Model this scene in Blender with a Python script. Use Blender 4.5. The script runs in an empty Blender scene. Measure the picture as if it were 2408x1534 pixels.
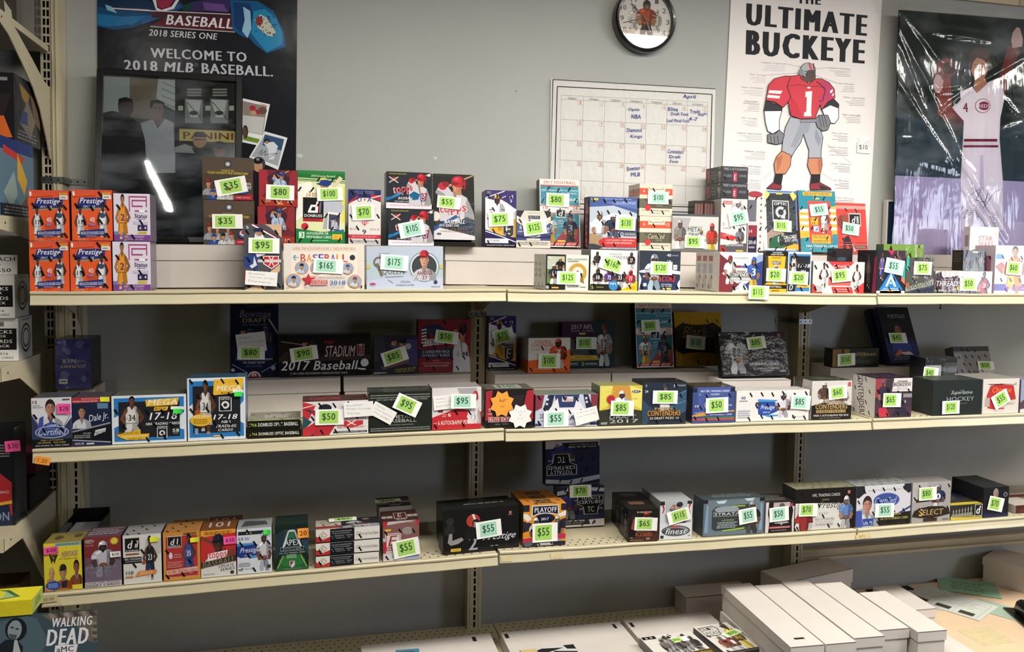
import bpy, bmesh, math, random
from mathutils import Matrix, Vector, Euler
random.seed(7)
C = bpy.context.scene.collection
scn = bpy.context.scene
# ------------------------------------------------------------------ camera
EYE = 1.60                       # camera height above the floor
F, CX, CY = 1948.0, 1204.0, 700.0
yaw, pit, rol = math.radians(13.71), math.radians(-3.08), math.radians(.856)
fw = Vector((math.sin(yaw)*math.cos(pit), math.cos(yaw)*math.cos(pit), math.sin(pit)))
rt0 = Vector((math.cos(yaw), -math.sin(yaw), 0)); up0 = rt0.cross(fw)
rt = rt0*math.cos(rol)+up0*math.sin(rol); up = -rt0*math.sin(rol)+up0*math.cos(rol)
CAM = Vector((0, -2.78, EYE))
cam = bpy.data.cameras.new('camera'); camo = bpy.data.objects.new('camera', cam); C.objects.link(camo)
camo.matrix_world = Matrix(((rt.x, up.x, -fw.x, CAM.x), (rt.y, up.y, -fw.y, CAM.y), (rt.z, up.z, -fw.z, CAM.z), (0, 0, 0, 1)))
cam.sensor_width = 36; cam.lens = F/2408*36; cam.shift_y = (CY-767)/2408; cam.clip_start = .02
scn.camera = camo
# ------------------------------------------------------------------ light and exposure
w = bpy.data.worlds.new('world'); scn.world = w; w.use_nodes = True
w.node_tree.nodes['Background'].inputs[0].default_value = (.8, .85, .9, 1)
w.node_tree.nodes['Background'].inputs[1].default_value = .2
scn.view_settings.view_transform = 'Standard'; scn.view_settings.look = 'None'
scn.view_settings.gamma = 1; scn.view_settings.use_curve_mapping = False
scn.view_settings.exposure = 0.13
CEIL = EYE+1.16
LAMPS = [(-.86, -2.5, 12, 1), (.5, -1.6, 44, 0), (1.70, -1.34, 26, 0), (2.9, -1.7, 40, 0), (4.3, -1.4, 34, 0), (1.5, -3.1, 3, 0), (-1.2, -5.0, 2, 1), (1.5, -5.2, 2, 0), (3.7, -3.4, 2, 0)]
for lx, ly, pw, tn in LAMPS:
    l = bpy.data.lights.new('tube_light', 'AREA'); l.shape = 'RECTANGLE'; l.size = .02 if tn else 1.15; l.size_y = .75 if tn else .3; l.energy = pw
    l.color = (1, .975, .905)
    o = bpy.data.objects.new('tube_light', l); C.objects.link(o); o.location = (lx, ly, CEIL-.07)
l = bpy.data.lights.new('window_daylight', 'AREA'); l.shape = 'RECTANGLE'; l.size = 1.0; l.size_y = 1.1; l.energy = 6; l.color = (.86, .92, 1)
o = bpy.data.objects.new('window_daylight', l); C.objects.link(o); o.location = (5.1, -3.42, 1.5); o.rotation_euler = (math.pi/2, 0, math.pi/2)

# ------------------------------------------------------------------ measuring helpers: a pixel of the photograph -> a point at a known depth
def ray(x, y): return rt*((x-CX)/F)-up*((y-CY)/F)+fw
def atY(x, y, Y):
    d = ray(x, y); return CAM+d*((Y-CAM.y)/d.y)
def proj(P):
    v = Vector(P)-CAM; d = v.dot(fw); return CX+F*v.dot(rt)/d, CY-F*v.dot(up)/d
def scale_at(P): return F/(Vector(P)-CAM).dot(fw)          # pixels per metre
def solve(fn, lo, hi):
    a = fn(lo)
    for _ in range(40):
        m = (lo+hi)/2; b = fn(m)
        if (a < 0) == (b < 0): lo = m
        else: hi = m
    return (lo+hi)/2

# ------------------------------------------------------------------ colour and materials
def lin(c):
    c /= 255.0
    return c/12.92 if c <= .04045 else ((c+.055)/1.055)**2.4
_cc = {}
def col(h):
    if h not in _cc:
        s = h.lstrip('#')
        if len(s) == 3: s = ''.join(q*2 for q in s)
        _cc[h] = (lin(int(s[0:2], 16)), lin(int(s[2:4], 16)), lin(int(s[4:6], 16)), 1)
    return _cc[h]
def mat(name, base=None, rough=.5, metal=0, coat=0, cr=.06, bump=0, bscale=60, vary=0, vscale=4, spec=.5, attr=False, transm=0, emit=0):
    m = bpy.data.materials.new(name); m.use_nodes = True; nt = m.node_tree; b = nt.nodes['Principled BSDF']
    b.inputs['Roughness'].default_value = rough; b.inputs['Metallic'].default_value = metal
    b.inputs['Coat Weight'].default_value = coat; b.inputs['Coat Roughness'].default_value = cr
    b.inputs['Specular IOR Level'].default_value = spec
    tc = nt.nodes.new('ShaderNodeTexCoord')
    src = None
    if attr:
        at = nt.nodes.new('ShaderNodeAttribute'); at.attribute_name = 'Col'; src = at.outputs['Color']
    elif base: b.inputs['Base Color'].default_value = col(base)
    if vary:
        n = nt.nodes.new('ShaderNodeTexNoise'); n.inputs['Scale'].default_value = vscale; n.inputs['Detail'].default_value = 6
        nt.links.new(tc.outputs['Object'], n.inputs['Vector'])
        r = nt.nodes.new('ShaderNodeMapRange'); r.inputs[1].default_value = .3; r.inputs[2].default_value = .7
        r.inputs[3].default_value = 1-vary; r.inputs[4].default_value = 1+vary*.6
        nt.links.new(n.outputs['Fac'], r.inputs[0])
        x = nt.nodes.new('ShaderNodeVectorMath'); x.operation = 'SCALE'
        if src: nt.links.new(src, x.inputs[0])
        else: x.inputs[0].default_value = col(base)[:3]
        nt.links.new(r.outputs[0], x.inputs['Scale']); src = x.outputs[0]
    if src: nt.links.new(src, b.inputs['Base Color'])
    if bump:
        n = nt.nodes.new('ShaderNodeTexNoise'); n.inputs['Scale'].default_value = bscale; n.inputs['Detail'].default_value = 3
        nt.links.new(tc.outputs['Object'], n.inputs['Vector'])
        bp = nt.nodes.new('ShaderNodeBump'); bp.inputs['Strength'].default_value = bump; bp.inputs['Distance'].default_value = .01
        nt.links.new(n.outputs['Fac'], bp.inputs['Height'])
        nt.links.new(bp.outputs[0], b.inputs['Normal']); nt.links.new(bp.outputs[0], b.inputs['Coat Normal'])
    if emit:
        b.inputs['Emission Color'].default_value = col(base); b.inputs['Emission Strength'].default_value = emit
    return m
def film(name, gl=.09, rough=.08, bump=.6, bscale=5, stretch=None, ior=1.5, haze=0):
    m = bpy.data.materials.new(name); m.use_nodes = True; nt = m.node_tree
    for n in list(nt.nodes):
        if n.type == 'BSDF_PRINCIPLED': nt.nodes.remove(n)
    out = nt.nodes['Material Output']
    g = nt.nodes.new('ShaderNodeBsdfGlossy'); g.inputs['Roughness'].default_value = rough
    t = nt.nodes.new('ShaderNodeBsdfTransparent'); mx = nt.nodes.new('ShaderNodeMixShader')
    fr = nt.nodes.new('ShaderNodeFresnel'); fr.inputs['IOR'].default_value = ior
    ad = nt.nodes.new('ShaderNodeMath'); ad.operation = 'ADD'; ad.inputs[1].default_value = gl; ad.use_clamp = True
    nt.links.new(fr.outputs[0], ad.inputs[0]); nt.links.new(ad.outputs[0], mx.inputs[0])
    nt.links.new(t.outputs[0], mx.inputs[1]); nt.links.new(g.outputs[0], mx.inputs[2]); last = mx.outputs[0]
    if haze:                                                         # bluish gloss in noise patches, imitating cloudy reflections
        g2 = nt.nodes.new('ShaderNodeBsdfGlossy'); g2.inputs['Roughness'].default_value = .42; g2.inputs['Color'].default_value = (.85, .9, 1, 1)
        tc2 = nt.nodes.new('ShaderNodeTexCoord'); mp2 = nt.nodes.new('ShaderNodeMapping'); mp2.inputs['Scale'].default_value = (1, 1, 2.6)
        n2 = nt.nodes.new('ShaderNodeTexNoise'); n2.inputs['Scale'].default_value = 3.6; n2.inputs['Detail'].default_value = 4
        r2 = nt.nodes.new('ShaderNodeMapRange'); r2.inputs[1].default_value = .45; r2.inputs[2].default_value = .72; r2.inputs[4].default_value = haze
        nt.links.new(tc2.outputs['Object'], mp2.inputs[0]); nt.links.new(mp2.outputs[0], n2.inputs['Vector']); nt.links.new(n2.outputs['Fac'], r2.inputs[0])
        m2 = nt.nodes.new('ShaderNodeMixShader'); nt.links.new(r2.outputs[0], m2.inputs[0]); nt.links.new(last, m2.inputs[1]); nt.links.new(g2.outputs[0], m2.inputs[2]); last = m2.outputs[0]
    nt.links.new(last, out.inputs[0])
    if bump:
        tc = nt.nodes.new('ShaderNodeTexCoord'); mp = nt.nodes.new('ShaderNodeMapping')
        if stretch: mp.inputs['Rotation'].default_value = stretch[0]; mp.inputs['Scale'].default_value = stretch[1]
        n = nt.nodes.new('ShaderNodeTexNoise'); n.inputs['Scale'].default_value = bscale; n.inputs['Detail'].default_value = 4
        nt.links.new(tc.outputs['Object'], mp.inputs[0]); nt.links.new(mp.outputs[0], n.inputs['Vector'])
        bp = nt.nodes.new('ShaderNodeBump'); bp.inputs['Strength'].default_value = bump; bp.inputs['Distance'].default_value = .02
        nt.links.new(n.outputs['Fac'], bp.inputs['Height'])
        nt.links.new(bp.outputs[0], g.inputs['Normal']); nt.links.new(bp.outputs[0], fr.inputs['Normal'])
    return m
M = {
 'wrap': mat('shrink_wrapped_print', attr=True, rough=.55, coat=.5, bump=.12, bscale=30, spec=.12),
 'card': mat('printed_card', attr=True, rough=.6, coat=.12, spec=.2),
 'foil': mat('foil_print', attr=True, rough=.22, metal=.75, coat=.6, bump=.08, bscale=40),
 'paper': mat('paper_print', attr=True, rough=.75),
 'poster': mat('poster_print', attr=True, rough=.6, coat=.22, cr=.2, bump=.2, bscale=6, spec=.1),
 'photo': mat('photo_print', attr=True, rough=.7, spec=.1),
 'white': mat('white_corrugated_card', 'c6beb8', rough=.8, vary=.05, vscale=8),
 'crease': mat('card_cut_edge', '6d6660', rough=.9),
 'metal': mat('cream_painted_steel', 'c3b898', rough=.42, coat=.15, vary=.05, vscale=7),
 'metald': mat('worn_cream_steel', 'b9ae92', rough=.55, vary=.09, vscale=9),
 'dark': mat('slot_shadow', '0e0c0b', rough=.9),
 'zinc': mat('galvanised_strap', '9a9c98', rough=.32, metal=.9, vary=.15, vscale=30),
 'wall': mat('grey_painted_wall', 'a5a5a0', rough=.62, vary=.05, vscale=1.6, bump=.05, bscale=120),
 'ceil': mat('ceiling_tile', 'b4aca0', rough=.9, vary=.04, vscale=60),
 'floor': mat('vinyl_floor', '4c4842', rough=.5, vary=.1),
 'room': mat('far_room_wall', '3f3d39', rough=.8, vary=.2, vscale=3),
 'black': mat('black_plastic', '101010', rough=.25, coat=.4),
 'blackm': mat('black_fabric', '0b0a0a', rough=.9),
 'glass': film('picture_glass', gl=.05, rough=.015, bump=0),
 'glassw': film('frame_glass', gl=.02, rough=.03, bump=.10, bscale=1.6, haze=.12),
 'bag': film('clear_poly_bag', gl=.0, rough=.09, bump=.25, haze=.05, bscale=4.5, stretch=((0, .9, 0), (3.2, 1, .55))),
 'lam': film('laminate_film', gl=-.015, rough=.25, bump=.2, bscale=60, ior=1.3),
 'tape': film('clear_tape', gl=.12, rough=.3, bump=.2, bscale=30),
 'lamp': mat('lit_diffuser', 'fff6e8', emit=3.0),
 'day': mat('daylit_glass', 'dfe9ff', emit=13),
}
# ------------------------------------------------------------------ object helpers
def tagp(o, label=None, cat=None, group=None, kind=None):
    if label: o['label'] = label
    if cat: o['category'] = cat
    if group: o['group'] = group
    if kind: o['kind'] = kind
    return o
def link(name, me, m, parent=None, mw=None):
    if m is not None: me.materials.append(M[m] if isinstance(m, str) else m)
    o = bpy.data.objects.new(name, me); C.objects.link(o)
    if parent: o.parent = parent
    if mw is not None: o.matrix_local = mw
    return o
class MB:
    "a mesh collected from coloured polygons"
    def __init__(s): s.v = []; s.f = []; s.c = []
    def face(s, pts, c):
        i = len(s.v); s.v += pts; s.f.append(tuple(range(i, i+len(pts)))); s.c.append(c)
    def box(s, x0, y0, z0, x1, y1, z1, c='fff', mx=None):
        p = [Vector(q) for q in ((x0, y0, z0), (x1, y0, z0), (x1, y1, z0), (x0, y1, z0), (x0, y0, z1), (x1, y0, z1), (x1, y1, z1), (x0, y1, z1))]
        if mx: p = [mx@q for q in p]
        cc = c if isinstance(c, (list, tuple)) else [c]*6       # front, right, back, left, top, bottom
        i = len(s.v); s.v += p
        for k, q in enumerate(((0, 1, 5, 4), (1, 2, 6, 5), (2, 3, 7, 6), (3, 0, 4, 7), (4, 5, 6, 7), (3, 2, 1, 0))):
            s.f.append(tuple(i+j for j in q)); s.c.append(cc[k])
    def build(s, name, m, parent=None, smooth=False, bev=0):
        me = bpy.data.meshes.new(name); me.from_pydata([tuple(q) for q in s.v], [], s.f)
        a = me.color_attributes.new('Col', 'FLOAT_COLOR', 'CORNER')
        buf = []
        for q, c in zip(s.f, s.c): buf += list(col(c))*len(q)
        a.data.foreach_set('color', buf)
        if bev:
            bm = bmesh.new(); bm.from_mesh(me)
            bmesh.ops.bevel(bm, geom=bm.edges[:], offset=bev, segments=1, affect='EDGES'); bm.to_mesh(me); bm.free()
        if smooth: me.shade_smooth()
        me.update(); return link(name, me, m, parent)

# ------------------------------------------------------------------ letters: each glyph of the built-in face measured once
GL = {}
def load_glyphs():
    chars = [chr(i) for i in range(33, 127)]
    obs = []
    for b in (0,):
        for ch in ['I']+chars:
            for s in ((ch,) if ch == 'I' and not obs else (ch, ch+'I')):
                cu = bpy.data.curves.new('g', 'FONT'); cu.body = s; cu.resolution_u = 2; cu.fill_mode = 'FRONT'
                o = bpy.data.objects.new('g', cu); C.objects.link(o); obs.append((b, s, o))
    dg = bpy.context.evaluated_depsgraph_get(); dg.update(); raw = {}
    for b, s, o in obs:
        me = o.evaluated_get(dg).to_mesh()
        vs = [(v.co.x, v.co.y) for v in me.vertices]; fs = [tuple(p.vertices) for p in me.polygons]
        raw[b, s] = (vs, fs); o.evaluated_get(dg).to_mesh_clear()
    for b, s, o in obs:
        cu = o.data; bpy.data.objects.remove(o); bpy.data.curves.remove(cu)
    for b in (0,):
        mi = max(v[0] for v in raw[b, 'I'][0])
        for ch in chars:
            adv = max(v[0] for v in raw[b, ch+'I'][0])-mi
            GL[ch] = (raw[b, ch][0], raw[b, ch][1], adv)
        GL[' '] = ([], [], .28)
load_glyphs()

class Art:
    "flat print drawn in the unit square of a face; to(u, v, h) gives the point h above the face"
    def __init__(s, mb, to, W, H, o=(0, 0, 1, 1), lay=None):
        s.mb, s.to, s.W, s.H, s.o = mb, to, W, H, o; s.lay = lay or [1]
    def sub(s, x0, y0, x1, y1):
        a, b, c, d = s.o
        return Art(s.mb, s.to, s.W*(x1-x0), s.H*(y1-y0), (a+c*x0, b+d*y0, c*(x1-x0), d*(y1-y0)), s.lay)
    def pt(s, x, y):
        a, b, c, d = s.o
        return s.to(min(1, max(0, a+c*x)), min(1, max(0, b+d*y)), s.lay[0]*.000022)
    def p(s, q, c):
        s.lay[0] += 1
        s.mb.face([s.pt(q[i], q[i+1]) for i in range(0, len(q), 2)], c); return s
    def r(s, x0, y0, x1, y1, c): return s.p([x0, y0, x1, y0, x1, y1, x0, y1], c)
    def e(s, cx, cy, rx, ry, c, n=18):
        q = []
        for i in range(n): t = 2*math.pi*i/n; q += [cx+rx*math.cos(t), cy+ry*math.sin(t)]
        return s.p(q, c)
    def circ(s, cx, cy, r, c, n=20): return s.e(cx, cy, r, r*s.W/s.H, c, n)
    def ln(s, x0, y0, x1, y1, wd, c):
        dx, dy = (x1-x0)*s.W, (y1-y0)*s.H; L = math.hypot(dx, dy) or 1; nx, ny = -dy/L*wd/2/s.W, dx/L*wd/2/s.H
        return s.p([x0-nx, y0-ny, x1-nx, y1-ny, x1+nx, y1+ny, x0+nx, y0+ny], c)
    def t(s, txt, x0, y0, x1, y1, c, sk=0, b=1, rot=0, out=None):
        "text fitted to the rectangle"
        if out: s.t(txt, x0-.012*.6/s.W*.1, y0-.0012/s.H, x1+.0012/s.W, y1+.0012/s.H, out, sk, b, rot)
        pen = 0; vs = []; fs = []; lv = []
        for ch in txt:
            g = GL.get(ch)
            if not g: continue
            for j in range(1+b):                                     # heavier strokes: the glyph printed again a little to the right
                k = len(vs); lv += [j]*len(g[0]); vs += [(x+pen+sk*y+j*.034, y) for x, y in g[0]]; fs += [tuple(k+i for i in f) for f in g[1]]
            pen += g[2]+b*.036
        if not vs: return s
        ax = min(v[0] for v in vs); bx = max(v[0] for v in vs); ay = min(v[1] for v in vs); by = max(v[1] for v in vs)
        s.lay[0] += 1; cs, sn = math.cos(math.radians(rot)), math.sin(math.radians(rot)); mx, my = (x0+x1)/2, (y0+y1)/2
        pp = []
        L0 = s.lay[0]
        for (x, y), j in zip(vs, lv):
            s.lay[0] = L0+j; u = x0+(x-ax)/(bx-ax)*(x1-x0); v = y0+(y-ay)/(by-ay)*(y1-y0)
            if rot:
                du, dv = (u-mx)*s.W, (v-my)*s.H; u = mx+(du*cs-dv*sn)/s.W; v = my+(du*sn+dv*cs)/s.H
            pp.append(s.pt(u, v))
        s.lay[0] = L0+b; i = len(s.mb.v); s.mb.v += pp
        for f in fs: s.mb.f.append(tuple(i+j for j in f)); s.mb.c.append(c)
        return s
    def lines(s, x0, y0, x1, y1, n, c, seed=1):
        "print too small to read: broken grey lines"
        rd = random.Random(seed); s.lay[0] += 1; h = (y1-y0)/n
        for i in range(n):
            y = y0+h*(i+.25); x = x0+(x1-x0)*rd.uniform(0, .08); e = x1-(x1-x0)*rd.uniform(0, .12)
            while x < e-.01:
                q = min(e, x+(x1-x0)*rd.uniform(.06, .2)); s.mb.face([s.pt(x, y), s.pt(q, y), s.pt(q, y+h*.5), s.pt(x, y+h*.5)], c)
                x = q+(x1-x0)*.025
        return s
    def tk(s, seed=1, d=-1, dens=.8, c='0e0d0d', sp=.037):
        "the small black bars printed all over the wrapping film"
        rd = random.Random(seed); s.lay[0] += 2; L, w_ = .015, .0043; a = math.radians(58)*d
        ny = max(1, int(s.H/sp)); nx = max(1, int(s.W/(sp*1.05)))
        for j in range(ny+1):
            for i in range(nx+1):
                if rd.random() > dens: continue
                x = (i+.25+.5*(j % 2))*sp*1.05+rd.uniform(-.003, .003); y = (j+.3)*sp+rd.uniform(-.004, .004)
                dx, dy = math.cos(a)*L/2, math.sin(a)*L/2; ex, ey = -math.sin(a)*w_/2, math.cos(a)*w_/2
                if not (.008 < x < s.W-.008 and .008 < y < s.H-.008): continue
                s.mb.face([s.pt((x+px)/s.W, (y+py)/s.H) for px, py in ((-dx-ex, -dy-ey), (dx-ex, dy-ey), (dx+ex, dy+ey), (-dx+ex, -dy+ey))], c)
        return s
    def star(s, cx, cy, r, c, n=5, inner=.42, rot=90):
        q = []
        for i in range(2*n):
            a = math.radians(rot+180*i/n); k = r if i % 2 == 0 else r*inner; q += [cx+k*math.cos(a), cy+k*math.sin(a)*s.W/s.H]
        return s.p(q, c)

# ------------------------------------------------------------------ pictures of players, as flat print
def dk(h, f=.7):
    h = ''.join(q*2 for q in h) if len(h) == 3 else h
    return ''.join('%02x' % max(0, min(255, int(int(h[k:k+2], 16)*f))) for k in (0, 2, 4))
def face(a, cx, cy, rx, ry, sk, hair='2a1d18', cap=None):
    a.e(cx, cy+ry*.18, rx*1.06, ry*1.0, hair); a.e(cx, cy-ry*.08, rx*.88, ry*.92, sk)
    a.p([cx+rx*.12, cy+ry*.7, cx+rx*.6, cy+ry*.5, cx+rx*.87, cy, cx+rx*.6, cy-ry*.7, cx+rx*.1, cy-ry*.98, cx+rx*.34, cy-ry*.4, cx+rx*.4, cy+ry*.1], dk(sk, .78))
    a.p([cx-rx*.8, cy+ry*.34, cx-rx*.3, cy+ry*.6, cx+rx*.4, cy+ry*.56, cx+rx*.82, cy+ry*.3, cx+rx*.6, cy+ry*.9, cx-rx*.5, cy+ry*.95], hair)
    for k in (-1, 1):
        a.e(cx+k*rx*.36, cy+ry*.07, rx*.15, ry*.055, dk(sk, .45), 8); a.ln(cx+k*rx*.2, cy+ry*.2, cx+k*rx*.55, cy+ry*.2, ry*.06*a.H, dk(hair, .8))
        a.e(cx+k*rx*.93, cy-ry*.05, rx*.12, ry*.17, dk(sk, .9), 8)
    a.p([cx-rx*.06, cy+ry*.05, cx+rx*.16, cy-ry*.26, cx-rx*.12, cy-ry*.28], dk(sk, .72)); a.e(cx, cy-ry*.5, rx*.28, ry*.06, '8a4038', 8); a.e(cx, cy-ry*.85, rx*.3, ry*.06, dk(sk, .7), 8)
    if cap:
        a.p([cx-rx*1.05, cy+ry*.35, cx-rx*1.0, cy+ry*.85, cx-rx*.5, cy+ry*1.22, cx+rx*.4, cy+ry*1.22, cx+rx*.98, cy+ry*.85, cx+rx*1.05, cy+ry*.35], cap)
        a.p([cx+rx*.1, cy+ry*1.22, cx+rx*.5, cy+ry*1.18, cx+rx*.98, cy+ry*.85, cx+rx*1.05, cy+ry*.35, cx+rx*.5, cy+ry*.4], dk(cap, .7))
        a.p([cx-rx*1.35, cy+ry*.28, cx-rx*.9, cy+ry*.5, cx+rx*.9, cy+ry*.42, cx+rx*.2, cy+ry*.24], dk(cap, .6))
def fb(a, x0, y0, x1, y1, J='222', Hc='888', num='', P='c8c8c8', sk='8a5a3c', N='fff', mask='1a1a1a', st=None, ball=True):
    s = a.sub(x0, y0, x1, y1)
    s.p([.34, .3, .5, .3, .5, .18, .44, .0, .26, .0, .25, .12], P); s.p([.5, .3, .66, .3, .76, .1, .74, .0, .56, .0, .5, .18], dk(P, .8)); s.p([.46, .3, .54, .3, .52, .1, .48, .12], dk(P, .62))
    s.p([.2, .56, .1, .42, .2, .27, .42, .31, .42, .39, .28, .38, .33, .55], sk); s.p([.2, .27, .42, .31, .42, .34, .22, .32], dk(sk)); s.p([.8, .56, .91, .42, .8, .27, .56, .33, .57, .41, .73, .4, .68, .55], dk(sk, .85))
    s.p([.12, .62, .22, .72, .38, .76, .62, .76, .78, .72, .88, .62, .9, .5, .72, .5, .68, .28, .32, .28, .28, .5, .1, .5], J)
    s.p([.62, .74, .78, .72, .88, .62, .9, .5, .72, .5, .68, .28, .58, .28, .62, .5], dk(J, .72)); s.p([.28, .5, .32, .28, .38, .28, .34, .5], dk(J, .82)); s.p([.24, .68, .44, .74, .4, .66, .28, .62], dk(J, 1.25))
    t_ = N if st else dk(J, 1.3)
    s.ln(.11, .56, .28, .58, .02*s.H, t_); s.ln(.89, .56, .72, .58, .02*s.H, dk(t_, .8)); s.ln(.12, .53, .27, .54, .01*s.H, t_)
    s.p([.4, .77, .6, .77, .5, .66], dk(sk, .6)); s.ln(.32, .3, .68, .3, .016*s.H, dk(P, .4))
    s.e(.5, .86, .15, .14, Hc, 18); s.p([.56, .99, .64, .94, .65, .84, .62, .76, .54, .8, .58, .88], dk(Hc, .68)); s.e(.43, .93, .05, .03, dk(Hc, 1.35), 10)
    s.p([.38, .86, .42, .88, .6, .88, .63, .84, .6, .74, .5, .71, .4, .74], dk(sk, .55)); s.e(.5, .8, .075, .06, sk, 12)
    if st: s.p([.46, .995, .54, .995, .55, .89, .45, .89], st)
    for i in range(3): s.ln(.37, .84-.04*i, .64, .83-.04*i, .011*s.H, mask)
    s.ln(.5, .86, .5, .73, .009*s.H, mask); s.ln(.37, .85, .4, .74, .009*s.H, mask)
    if num: s.t(num, .37, .4, .63, .63, N, b=2)
    if ball: s.e(.5, .33, .13, .06, '6b3a20', 14); s.ln(.44, .34, .56, .34, .008*s.H, 'd8c8b8')
def bk(a, x0, y0, x1, y1, J='fff', num='', sk='6e4630', N='333', T=None, sh=None, ball=1):
    s = a.sub(x0, y0, x1, y1); T = T or dk(J, .5); sh = sh or J
    s.p([.36, .1, .46, .1, .48, .3, .34, .3], sk); s.p([.54, .0, .63, .0, .67, .3, .54, .3], dk(sk, .8)); s.p([.34, .06, .47, .06, .46, .11, .36, .11], 'b8b8b8'); s.p([.52, .0, .66, .0, .63, .05, .54, .05], '888')
    s.p([.32, .42, .5, .42, .5, .28, .46, .15, .27, .18], sh); s.p([.5, .42, .68, .42, .73, .17, .53, .18, .5, .28], dk(sh, .78)); s.ln(.29, .2, .34, .4, .012*s.H, T)
    s.p([.34, .74, .28, .7, .15, .5, .26, .38, .35, .42, .26, .51, .36, .62], sk); s.p([.66, .74, .72, .7, .86, .52, .74, .4, .64, .44, .74, .53, .64, .62], dk(sk, .8))
    s.p([.36, .76, .42, .78, .5, .7, .58, .78, .64, .76, .64, .66, .69, .58, .68, .39, .32, .39, .31, .58, .36, .66], J)
    s.p([.56, .77, .64, .76, .64, .66, .69, .58, .68, .39, .58, .39, .62, .55], dk(J, .76)); s.ln(.36, .75, .37, .64, .012*s.H, T); s.ln(.64, .75, .63, .64, .012*s.H, T); s.ln(.32, .4, .68, .4, .014*s.H, T); s.p([.33, .56, .4, .5, .34, .46], dk(J, .88))
    s.p([.42, .79, .5, .69, .58, .79, .54, .84, .46, .84], sk); s.p([.46, .82, .54, .82, .55, .78, .5, .72], dk(sk, .7))
    face(s, .5, .9, .08, .095, sk, '16100e')
    if num: s.t(num, .4, .45, .6, .59, N, b=2)
    if ball: s.circ(.22, .41, .1, 'a5522a', 16); s.ln(.13, .41, .31, .42, .005*s.H, '3a1a10')
def bb(a, x0, y0, x1, y1, J='ddd', cap='b0202a', sk='c08868', num='', N='8a1a20', bat=True, hel=True):
    s = a.sub(x0, y0, x1, y1)
    if bat: s.ln(.34, .72, .98, 1.0, .05*s.W, 'c9a877'); s.ln(.34, .71, .98, .985, .014*s.W, '8a6a44')
    s.p([.2, 0, .18, .4, .3, .58, .45, .62, .6, .62, .82, .5, .96, .2, .98, 0], J); s.p([.82, .5, .96, .2, .98, 0, .74, 0, .76, .3], dk(J, .74)); s.p([.3, .3, .4, .1, .5, .34, .42, .42], dk(J, .86)); s.p([.56, .6, .62, .3, .66, .0, .63, .0, .58, .3, .5, .6], dk(J, .6))
    s.p([.22, .5, .1, .6, .2, .76, .4, .72, .5, .58, .34, .52], J); s.p([.22, .5, .1, .6, .15, .66, .3, .58, .34, .52], dk(J, .75)); s.e(.27, .74, .1, .085, cap if hel else sk, 12); s.e(.34, .78, .08, .06, dk(cap if hel else sk, .75), 12)
    s.p([.5, .56, .5, .68, .68, .68, .7, .56], dk(sk, .85))
    face(s, .6, .74, .115, .13, sk)
    s.e(.63, .84, .16, .12, cap, 18); s.p([.66, .96, .74, .93, .79, .84, .76, .76, .7, .8, .72, .88], dk(cap, .66)); s.e(.58, .9, .05, .03, dk(cap, 1.5), 10); s.p([.42, .79, .5, .84, .68, .8, .56, .765], dk(cap, .7))
    if hel: s.p([.68, .84, .8, .84, .78, .68, .7, .7], dk(cap, .85)); s.e(.74, .74, .025, .03, dk(cap, .4), 8)
    if num: s.t(num, .62, .12, .84, .38, N, b=2)
def port(a, x0, y0, x1, y1, J='ddd', sk='c08868', hair='2a1d18', cap=None, col2='888'):
    s = a.sub(x0, y0, x1, y1)
    s.p([0, 0, .04, .22, .2, .34, .38, .4, .62, .4, .8, .34, .96, .22, 1, 0], J); s.p([.6, .4, .8, .34, .96, .22, 1, 0, .72, 0, .68, .24], dk(J, .75)); s.p([.08, .0, .2, .2, .26, .0], dk(J, .85))
    s.p([.4, .36, .4, .5, .6, .5, .6, .36, .5, .26], dk(sk, .82)); s.p([.38, .4, .44, .42, .5, .26, .56, .42, .62, .4, .5, .16], col2)
    face(s, .5, .68, .18, .25, sk, hair, cap)
# ------------------------------------------------------------------ shelf heights (front edge), by bay
def lerp3(tab, X):
    a, b, c = tab; x = X
    if x < .549: t = (x+.69)/1.24; r = a
    elif x < 1.781: t = (x-.552)/1.227; r = b
    else: t = (x-1.784)/1.24; r = c
    return EYE+r[0]+(r[1]-r[0])*t
T1 = ((-.117, -.105), (-.107, -.116), (-.114, -.113))
T2 = ((-.521, -.511), (-.515, -.525), (-.524, -.526))
T3 = ((-.922, -.902), (-.897, -.908), (-.908, -.905))
def rollat(tab, X):
    r = tab[0 if X < .549 else 1 if X < 1.781 else 2]; return math.atan2(r[1]-r[0], 1.235)
FACES = {
 'front': lambda W, H, T: (lambda u, v, h: Vector((-W/2+u*W, -h, v*H)), W, H),
 'left': lambda W, H, T: (lambda u, v, h: Vector((-W/2-h, T-u*T, v*H)), T, H),
 'right': lambda W, H, T: (lambda u, v, h: Vector((W/2+h, u*T, v*H)), T, H),
 'top': lambda W, H, T: (lambda u, v, h: Vector((-W/2+u*W, v*T, H+h)), W, T)}
TC = {'g': 'a0cc5e', 'm': 'a2d0b8', 'p': 'f0529c', 'o': 'f59a33', 'y': 'dfe62c', 'n': '3fe04e', 'w': 'e8e6e2'}
PRINTN = {'front': 'front_print', 'left': 'side_print', 'right': 'side_print', 'top': 'top_print'}
ANAME = {'g': 'green', 'm': 'mint green', 'p': 'pink', 'o': 'orange', 'y': 'yellow', 'n': 'bright green', 'w': 'white'}
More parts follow.
